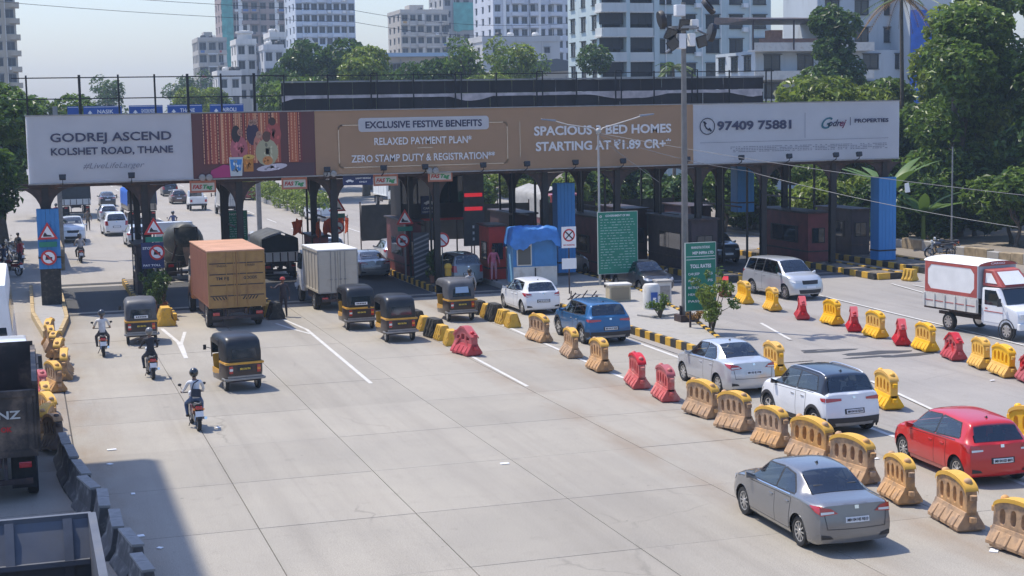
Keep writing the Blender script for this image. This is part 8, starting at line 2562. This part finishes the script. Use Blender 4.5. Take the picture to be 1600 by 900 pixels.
def trunk_mb(rnd, h, r, lobes, lean=.3):
    mb = MB()
    pts = [Vector((lean * math.sin(i * .8) * i / 5, lean * .6 * math.cos(i * 1.1) * i / 5, h * i / 5)) for i in range(6)]
    mb.tube(pts, [r * (1.25 if i == 0 else 1 - .11 * i) for i in range(6)], 9)
    for cx, cy, cz, rx, ry, rz in lobes:
        base = pts[rnd.choice([3, 4, 5])]
        e = Vector((cx, cy, cz))
        mid = base.lerp(e, .5) + Vector((rnd.uniform(-.3, .3), rnd.uniform(-.3, .3), .3))
        mb.tube([base, mid, e], [r * .5, r * .32, r * .1], 6)
        for q in range(3):
            d = Vector((rnd.uniform(-1, 1) * rx, rnd.uniform(-1, 1) * ry, rnd.uniform(-.2, 1) * rz)) * .8
            mb.tube([mid.lerp(e, .6), e + d], [r * .2, r * .05], 5, cap=False)
    return mb
PROTO = {}
def proto(kind, seed):
    k = (kind, seed)
    if k in PROTO:
        return PROTO[k]
    rnd = random.Random(seed * 17 + len(kind))
    L = []
    if kind == 'broad':      # about 11 m
        for i in range(11):
            a = rnd.uniform(0, 2 * PI)
            q = rnd.uniform(.2, 3.4)
            L.append((q * math.cos(a), q * math.sin(a), rnd.uniform(4.6, 9.6) - .35 * q, rnd.uniform(1.3, 2.2), rnd.uniform(1.3, 2.2), rnd.uniform(.9, 1.6)))
        h, r, n, lf = 5.5, .32, 11500, .255
    elif kind == 'tall':     # about 16 m, dense to the ground
        for i in range(17):
            a = rnd.uniform(0, 2 * PI)
            z = rnd.uniform(3.0, 15.2)
            q = rnd.uniform(.3, 3.2) * (1 - .5 * abs(z - 8) / 8)
            L.append((q * math.cos(a), q * math.sin(a), z, rnd.uniform(1.3, 2.3), rnd.uniform(1.3, 2.3), rnd.uniform(1.0, 1.9)))
        h, r, n, lf = 9, .38, 14500, .285
    elif kind == 'feather':  # airy
        for i in range(14):
            a = rnd.uniform(0, 2 * PI)
            z = rnd.uniform(3.5, 10.2)
            q = rnd.uniform(.2, 2.6)
            L.append((q * math.cos(a), q * math.sin(a), z, rnd.uniform(.7, 1.3), rnd.uniform(.7, 1.3), rnd.uniform(.8, 1.6)))
        h, r, n, lf = 6, .16, 4200, .2
    elif kind == 'bush':     # about 3.5 m
        for i in range(8):
            a = rnd.uniform(0, 2 * PI)
            q = rnd.uniform(.1, 1.5)
            L.append((q * math.cos(a), q * math.sin(a), rnd.uniform(.7, 2.7), rnd.uniform(.7, 1.1), rnd.uniform(.7, 1.1), rnd.uniform(.6, .9)))
        h, r, n, lf = 1.4, .1, 4200, .18
    t = trunk_mb(rnd, h, r, L).mesh('trunk', M['bark'], smooth=60)
    c = MB()
    leaves(c, rnd, L, n, lf, gap={'feather': .05}.get(kind, -.08))
    PROTO[k] = (t, {}, c)
    return PROTO[k]
def tree(label, x, y, kind, seed, leaf='leaf_mid', sc=(1, 1, 1), rz=0.0, group=None, name='tree', z=0.0, cat='tree'):
    t, cm, c = proto(kind, seed)
    if leaf not in cm:
        cm[leaf] = c.mesh('crown', M[leaf], fix=False)
    o = thing(name, label, cat, (x, y, z), rz, group)
    o.scale = sc
    link('trunk', t, o)
    link('crown', cm[leaf], o)
    return o
GT = 'trees along the right side of the road'
rt = [  # right hand wall of trees
    ('tall', 1, 59.6, 90, 'leaf_mid', 1.0, 'leafy tall tree right of the white panel end, behind the broad leaved plant'), ('tall', 2, 63.5, 86, 'leaf_dark', 1.08, 'dark tall tree behind the parked motorcycles at the right'),
    ('tall', 3, 68.3, 90, 'leaf_mid', 1.12, 'tall tree filling the upper right corner'), ('tall', 1, 66.4, 100, 'leaf_light', 1.06, 'lighter tall tree in the second row at the right'),
    ('tall', 2, 71.5, 103, 'leaf_mid', 1.2, 'tallest tree in the second row by the right edge'), ('tall', 3, 61.8, 95, 'leaf_mid', .6, 'shorter leafy tree between the board end and the right trees'),
    ('broad', 1, 55.8, 104, 'leaf_light', 1.14, 'light green spreading tree above the right end of the board'), ('broad', 2, 61.3, 108, 'leaf_light', 1.16, 'yellowish broad tree above the telephone number panel'),
    ('broad', 3, 66.2, 110, 'leaf_mid', 1.08, 'broad tree below the blue wrapped building'), ('tall', 2, 74.0, 131, 'leaf_dark', 1.16, 'dense round dark tree in front of the terraced block'),
    ('broad', 1, 48.5, 104, 'leaf_mid', .60, 'low broad tree seen under the right white panel'), ('broad', 2, 43.8, 114, 'leaf_light', .62, 'bright low tree seen under the board right of the mast'),
    ('broad', 3, 39.0, 120, 'leaf_light', .60, 'low tree seen under the brown panel, right of the street lamp'), ('broad', 1, 56.5, 112, 'leaf_dark', .75, 'dark low tree between the right gantry posts'),
    ('broad', 2, 52.6, 97, 'leaf_mid', .56, 'undergrowth tree behind the tall right blue post'), ('broad', 2, 62.6, 100, 'leaf_mid', 1.0, 'broad tree filling the gap below the blue wrapped building'), ('tall', 1, 66.0, 79, 'leaf_mid', .9, 'leafy tree overhanging the right edge'), ('tall', 3, 77, 112, 'leaf_mid', 1.2, 'tall tree behind the upper right corner')]
for i, (k, s, x, y, lf, sc, lb) in enumerate(rt):
    tree(lb, x, y, k, s, lf, (sc, sc, sc * (1.0 if k == 'broad' else .98)), i * 1.3, GT)
ub = [(47.2, 100), (50.8, 93), (55.0, 86.5), (59.3, 83.5), (63.5, 80), (45.0, 106), (41.0, 112), (36.0, 124), (61, 90), (53, 110), (56.5, 95), (50.0, 101), (57.5, 80.5), (61.0, 76.5), (54.0, 91), (33.5, 118), (38.5, 108), (46.5, 112), (51.5, 106), (57.0, 101), (43.0, 100)]
ubl = ['right of the short hanging blue sheet', 'just left of the tall right blue post', 'behind the parked motorcycles', 'beside the rubble wall', 'by the right edge', 'between two right gantry posts', 'right of the dark toll booth', 'under the brown panel', 'in the second row on the right', 'farther back below the right panel', 'behind the second broad leaved plant', 'left of the gantry end in the second row', 'before the dark tall tree', 'low at the right edge before the stone wall', 'below the leafy tall tree', 'under the brown panel left of the street lamp', 'between the mast and the dark booths', 'behind the short hanging blue sheet', 'in the third row under the right panel', 'behind the tall right blue post in the third row', 'beside the narrow dark booth']
for i, ((x, y), lb) in enumerate(zip(ub, ubl)):
    tree('bushy shrub under the trees, ' + lb, x, y, 'bush', 1 + i % 3, ('leaf_mid', 'leaf_light', 'leaf_dark')[i % 3], (1.5, 1.5, 1.4), i * 1.1, 'bushes below the right trees', 'shrub', cat='shrub')
# left trees
for i, (k, s, x, y, lf, sc, lb) in enumerate((('broad', 1, -5.4, 86, 'leaf_dark', 1.05, 'dark tree overhanging the service lane at the left edge'), ('broad', 2, -3.6, 100, 'leaf_dark', 1.16, 'large dark tree at the left edge above the shed'), ('broad', 3, -1.6, 120, 'leaf_mid', 1.14, 'green tree at the left behind the bare frame'), ('broad', 1, 2.0, 152, 'leaf_mid', 1.16, 'farther green tree left of the bare frame posts'),
                                              ('broad', 1, -7, 92, 'leaf_mid', 1.1, 'tree mostly cut by the left edge'), ('broad', 2, -4.6, 108, 'leaf_dark', .62, 'low dark tree behind the parked motorcycles'), ('broad', 3, -6.5, 118, 'leaf_dark', .9, 'dark tree behind the large one at the left edge'))):
    tree(lb, x, y, k, s, lf, (sc,) * 3, i * 2.1, 'trees at the left of the road')
# middle trees above the dark hoarding
for i, (k, s, x, y, lf, sc, lb) in enumerate((('broad', 1, 34.5, 190, 'leaf_dark', 1.55, 'wide dark green crown above the left end of the dark hoarding'), ('broad', 2, 28.6, 165, 'leaf_mid', 1.22, 'green tree left of the dark hoarding, behind the frame'), ('broad', 3, 36.5, 170, 'leaf_light', 1.25, 'light green tree over the dark hoarding, below the wide crown'),
                                              ('broad', 2, 44.5, 176, 'leaf_dark', 1.42, 'bluish dark round tree below the long pale blue roof'), ('feather', 1, 49.8, 172, 'leaf_mid', 1.55, 'tall feathery tree in the middle, left one of two'), ('feather', 2, 55.5, 178, 'leaf_light', 1.6, 'tall feathery tree in the middle, right one of two'),
                                              ('feather', 3, 61.0, 188, 'leaf_mid', 1.5, 'thin feathery tree before the pale blue tower block'), ('tall', 3, 63.6, 170, 'leaf_dark', 1.02, 'dark dense tree left of the pale green balconies'), ('broad', 1, 46.8, 160, 'leaf_light', 1.12, 'low light green tree over the middle of the dark hoarding'),
                                              ('broad', 3, 40.2, 184, 'leaf_light', 1.4, 'light green tree right of the wide dark crown'), ('broad', 2, 52.5, 165, 'leaf_light', 1.15, 'yellowish tree under the feathery pair'), ('broad', 1, 23.5, 200, 'leaf_light', 1.1, 'pale green tree behind the frame, right of the direction signs'),
                                              ('feather', 2, 13.5, 260, 'leaf_dark', 1.45, 'faint far tree left of centre behind the bare frame'), ('feather', 1, 31, 300, 'leaf_dark', 1.6, 'faint far tree between the blue direction signs and the grey block'))):
    tree(lb, x, y, k, s, lf, (sc, sc, sc * (1.2 if k == 'broad' else 1)), i * .9, 'trees between the gantry and the towers')
# distant low belt of trees that reads as one mass
mb = MB()
rnd = random.Random(99)
L = []
for i in range(150):
    x = rnd.uniform(-30, 330)
    L.append((x, rnd.uniform(470, 560), rnd.uniform(2, 6), rnd.uniform(3, 6), rnd.uniform(3, 5), rnd.uniform(2.5, 4.5)))
leaves(mb, rnd, L, 26000, .75, gap=-.2)
tag(mb.build('far_trees', M['leaf_dark'], None, fix=False), 'far belt of low trees along the horizon', 'trees', kind='stuff')
# hedge on the far median
mb = MB()
L = [(24.6 + rnd.uniform(-.5, .9), 132 + k * 1.6, rnd.uniform(.7, 1.5), 1.0, 1.2, rnd.uniform(.7, 1.1)) for k in range(48)]
leaves(mb, rnd, L, 12000, .2, gap=-.3)
hd = thing('hedge', 'bright green hedge along the far median, left of the striped posts', 'hedge', (0, 0, 0))
mb.build('foliage', M['leaf_light'], hd, fix=False)
MB().box(24.0, 26.2, 130, 210, 0, .4).build('planter_wall', M['concrete'], hd)
MB().bar((23.95, 130, .9), (23.95, 210, .9), .05).build('rail', M['grey_metal'], hd)
for k in range(18):
    MB().box(23.92, 23.98, 130 + k * 4.4, 130.06 + k * 4.4, .0, .9).build('rail_post', M['grey_metal'], hd)
# close plants
def plant(label, x, y, z, h, r, n, leaf, lm, seed, pot=None, name='plant'):
    rnd = random.Random(seed)
    o = thing(name, label, 'plant', (x, y, z))
    st, c = MB(), MB()
    L = []
    for i in range(9):
        a = rnd.uniform(0, 2 * PI)
        q = rnd.uniform(.1, r * .8)
        e = (q * math.cos(a), q * math.sin(a), rnd.uniform(h * .35, h * .88))
        st.tube([(0, 0, 0 if not pot else .3), (e[0] * .5, e[1] * .5, e[2] * .6), e], [.03, .02, .008], 5)
        L.append((*e, r * .36, r * .36, h * .16))
    leaves(c, rnd, L, n, leaf, gap=-.3, fill=.9)
    st.build('stem', M['bark'], o, smooth=60)
    c.build('foliage', M[lm], o, fix=False)
    if pot:
        MB().lathe([(.14, 0), (.20, .34), (.22, .34), (.22, .38), (.17, .38), (.16, .33), (0, .33)], n=12).build('pot', mat('pot_clay', (.30, .12, .07), .8, var=.2), o, smooth=40)
    return o
sh = plant('leafy green shrub on the island tip behind the silver saloon', 25.15, 54.3, .24, 2.0, .85, 1300, .085, 'leaf_light', 5, name='shrub')
mb = MB()
rnd = random.Random(12)
leaves(mb, rnd, [(-.75, 0, 2.0, .22, .2, .18), (.85, 0, 1.15, .25, .2, .15), (1.0, .1, .95, .2, .2, .15), (.35, .1, 2.3, .15, .15, .22), (-.2, 0, 2.25, .12, .12, .2)], 220, .08, gap=-.5)
mb.build('shoots', M['leaf_palm'], sh, fix=False)
MB().tube([(0, 0, .3), (-.4, 0, 1.3), (-.75, 0, 2.0)], [.02, .015, .006], 5).tube([(0, 0, .3), (.4, 0, .8), (1.0, .1, 1.0)], [.02, .015, .006], 5).tube([(0, 0, .5), (.2, .05, 1.5), (.35, .1, 2.3)], [.02, .015, .006], 5).build('shoot_stem', M['bark'], sh)
plant('small pale shrub beside the foot of the lamp mast', 24.9, 58.9, .24, 1.0, .6, 500, .07, 'leaf_mid', 8, name='shrub')
plant('dry brown plant at the foot of the lamp mast', 25.6, 56.7, .24, .6, .5, 260, .06, 'leaf_dry', 9)
for i, (x, y, lb) in enumerate(((5.3, 70.2, 'nearest on the left island'), (5.75, 71.0, 'second on the left island'), (5.4, 72.2, 'third on the left island'), (5.75, 73.2, 'by the warning sign on the left island'), (5.3, 74.2, 'beside the left gantry post'), (5.8, 75.2, 'deep in the shade of the left island'), (19.75, 76.4, 'by the striped board on the striped island'), (19.95, 77.0, 'behind the round sign on the striped island'))):
    plant('potted dark plant ' + lb, x, y, .24, 1.7 if i % 2 else 1.4, .4, 420, .09, 'leaf_dark', 20 + i, pot=True)
# palms
def frond(mb, base, d, ln, droop, w, n=9, lv=22):
    d = Vector(d).normalized()
    pts = [base + d * ln * t + Vector((0, 0, -droop * t * t)) for t in [i / n for i in range(n + 1)]]
    side = d.cross(Vector((0, 0, 1))).normalized()
    for i in range(lv):
        t = .12 + .88 * i / lv
        k = min(n - 1, int(t * n))
        p = pts[k].lerp(pts[k + 1], t * n - k)
        for s in (-1, 1):
            e = p + side * s * w * (1 - .6 * t) + d * w * .5 - Vector((0, 0, w * .45))
            o = len(mb.v)
            q = d * .045
            mb.v += [tuple(p - q), tuple(p + q), tuple(e)]
            mb.f.append((o, o + 1, o + 2)); mb.m.append(0)
    return pts
def palm(label, x, y, h, dry, seed, fl=2.6):
    rnd = random.Random(seed)
    o = thing('palm_tree', label, 'palm', (x, y, 0), 0, 'palms')
    MB().tube([(0, 0, 0), (.2, 0, h * .5), (.1, .1, h)], [.2, .16, .13], 9).build('trunk', M['bark'], o, smooth=60)
    g_, d_, r_ = MB(), MB(), MB()
    for i in range(22):
        a = 2 * PI * i / 22 * 2.4
        el = rnd.uniform(-.2, 1.0)
        isdry = i < dry
        if isdry:
            el = rnd.uniform(-.5, .1)
        pts = frond(d_ if isdry else g_, Vector((.1, .1, h)), (math.cos(a), math.sin(a), el), fl * rnd.uniform(.8, 1.1), 1.4 if not isdry else 2.4, .5)
        r_.tube(pts, [.03] * 5 + [.015] * 5, 4, cap=False)
    g_.build('fronds', M['leaf_palm'], o, fix=False)
    if dry:
        d_.build('dry_fronds', M['leaf_dry'], o, fix=False)
    r_.build('rachis', M['bark'], o)
    return o
palm('palm with hanging dry orange fronds at the top right', 65.6, 107.0, 17.2, 11, 3, 3.4)
palm('small spiky palm before the pale green flats, left of the mast', 62.0, 143, 13.0, 0, 5, 2.4)
# banana plants
def banana(label, x, y, h, n, seed):
    rnd = random.Random(seed)
    o = thing('banana_plant', label, 'plant', (x, y, 0), 0, 'broad leaved plants at the right')
    MB().tube([(0, 0, 0), (0, 0, h * .55)], [.16, .1], 8).build('stem', M['leaf_light'], o)
    mb = MB()
    for i in range(n):
        a = 2 * PI * i / n + rnd.uniform(-.3, .3)
        d = Vector((math.cos(a), math.sin(a), rnd.uniform(.7, 2.2))).normalized()
        s = Vector((-math.sin(a), math.cos(a), 0))
        ln = h * rnd.uniform(.5, .7)
        rows = []
        for j in range(8):
            t = j / 7
            c = Vector((0, 0, h * .5)) + d * ln * t + Vector((math.cos(a), math.sin(a), 0)) * ln * .35 * t * t - Vector((0, 0, ln * .35 * t * t))
            w = .34 * math.sin(PI * min(1, .08 + t * .92)) ** .7
            rows.append([c - s * w - Vector((0, 0, w * .3)), c, c + s * w - Vector((0, 0, w * .3))])
        mb.grid(rows)
    mb.build('leaf_blades', M['leaf_palm'], o, smooth=70)
    return o
banana('bright broad leaved plant right of the white panel end', 51.2, 84.5, 6.6, 9, 2)
banana('second broad leaved plant below the first, in shade', 52.6, 83.0, 4.2, 8, 4)
# ------------------------------------------------------------------ haze
hz = MB().box(-1500, 1500, -700, 1600, -1.2, 60).build('haze', mat('haze_tmp', (1, 1, 1)), None)
hz['kind'] = 'stuff'
hm = bpy.data.materials.new('haze')
hm.use_nodes = True
hn = hm.node_tree
hn.nodes.clear()
pv = hn.nodes.new('ShaderNodeVolumePrincipled')
pv.inputs['Color'].default_value = (0.62, 0.80, 1.0, 1)
pv.inputs['Density'].default_value = 0.00042
pv.inputs['Anisotropy'].default_value = 0.25
mo_ = hn.nodes.new('ShaderNodeOutputMaterial')
hn.links.new(pv.outputs[0], mo_.inputs['Volume'])
hz.data.materials.clear()
hz.data.materials.append(hm)
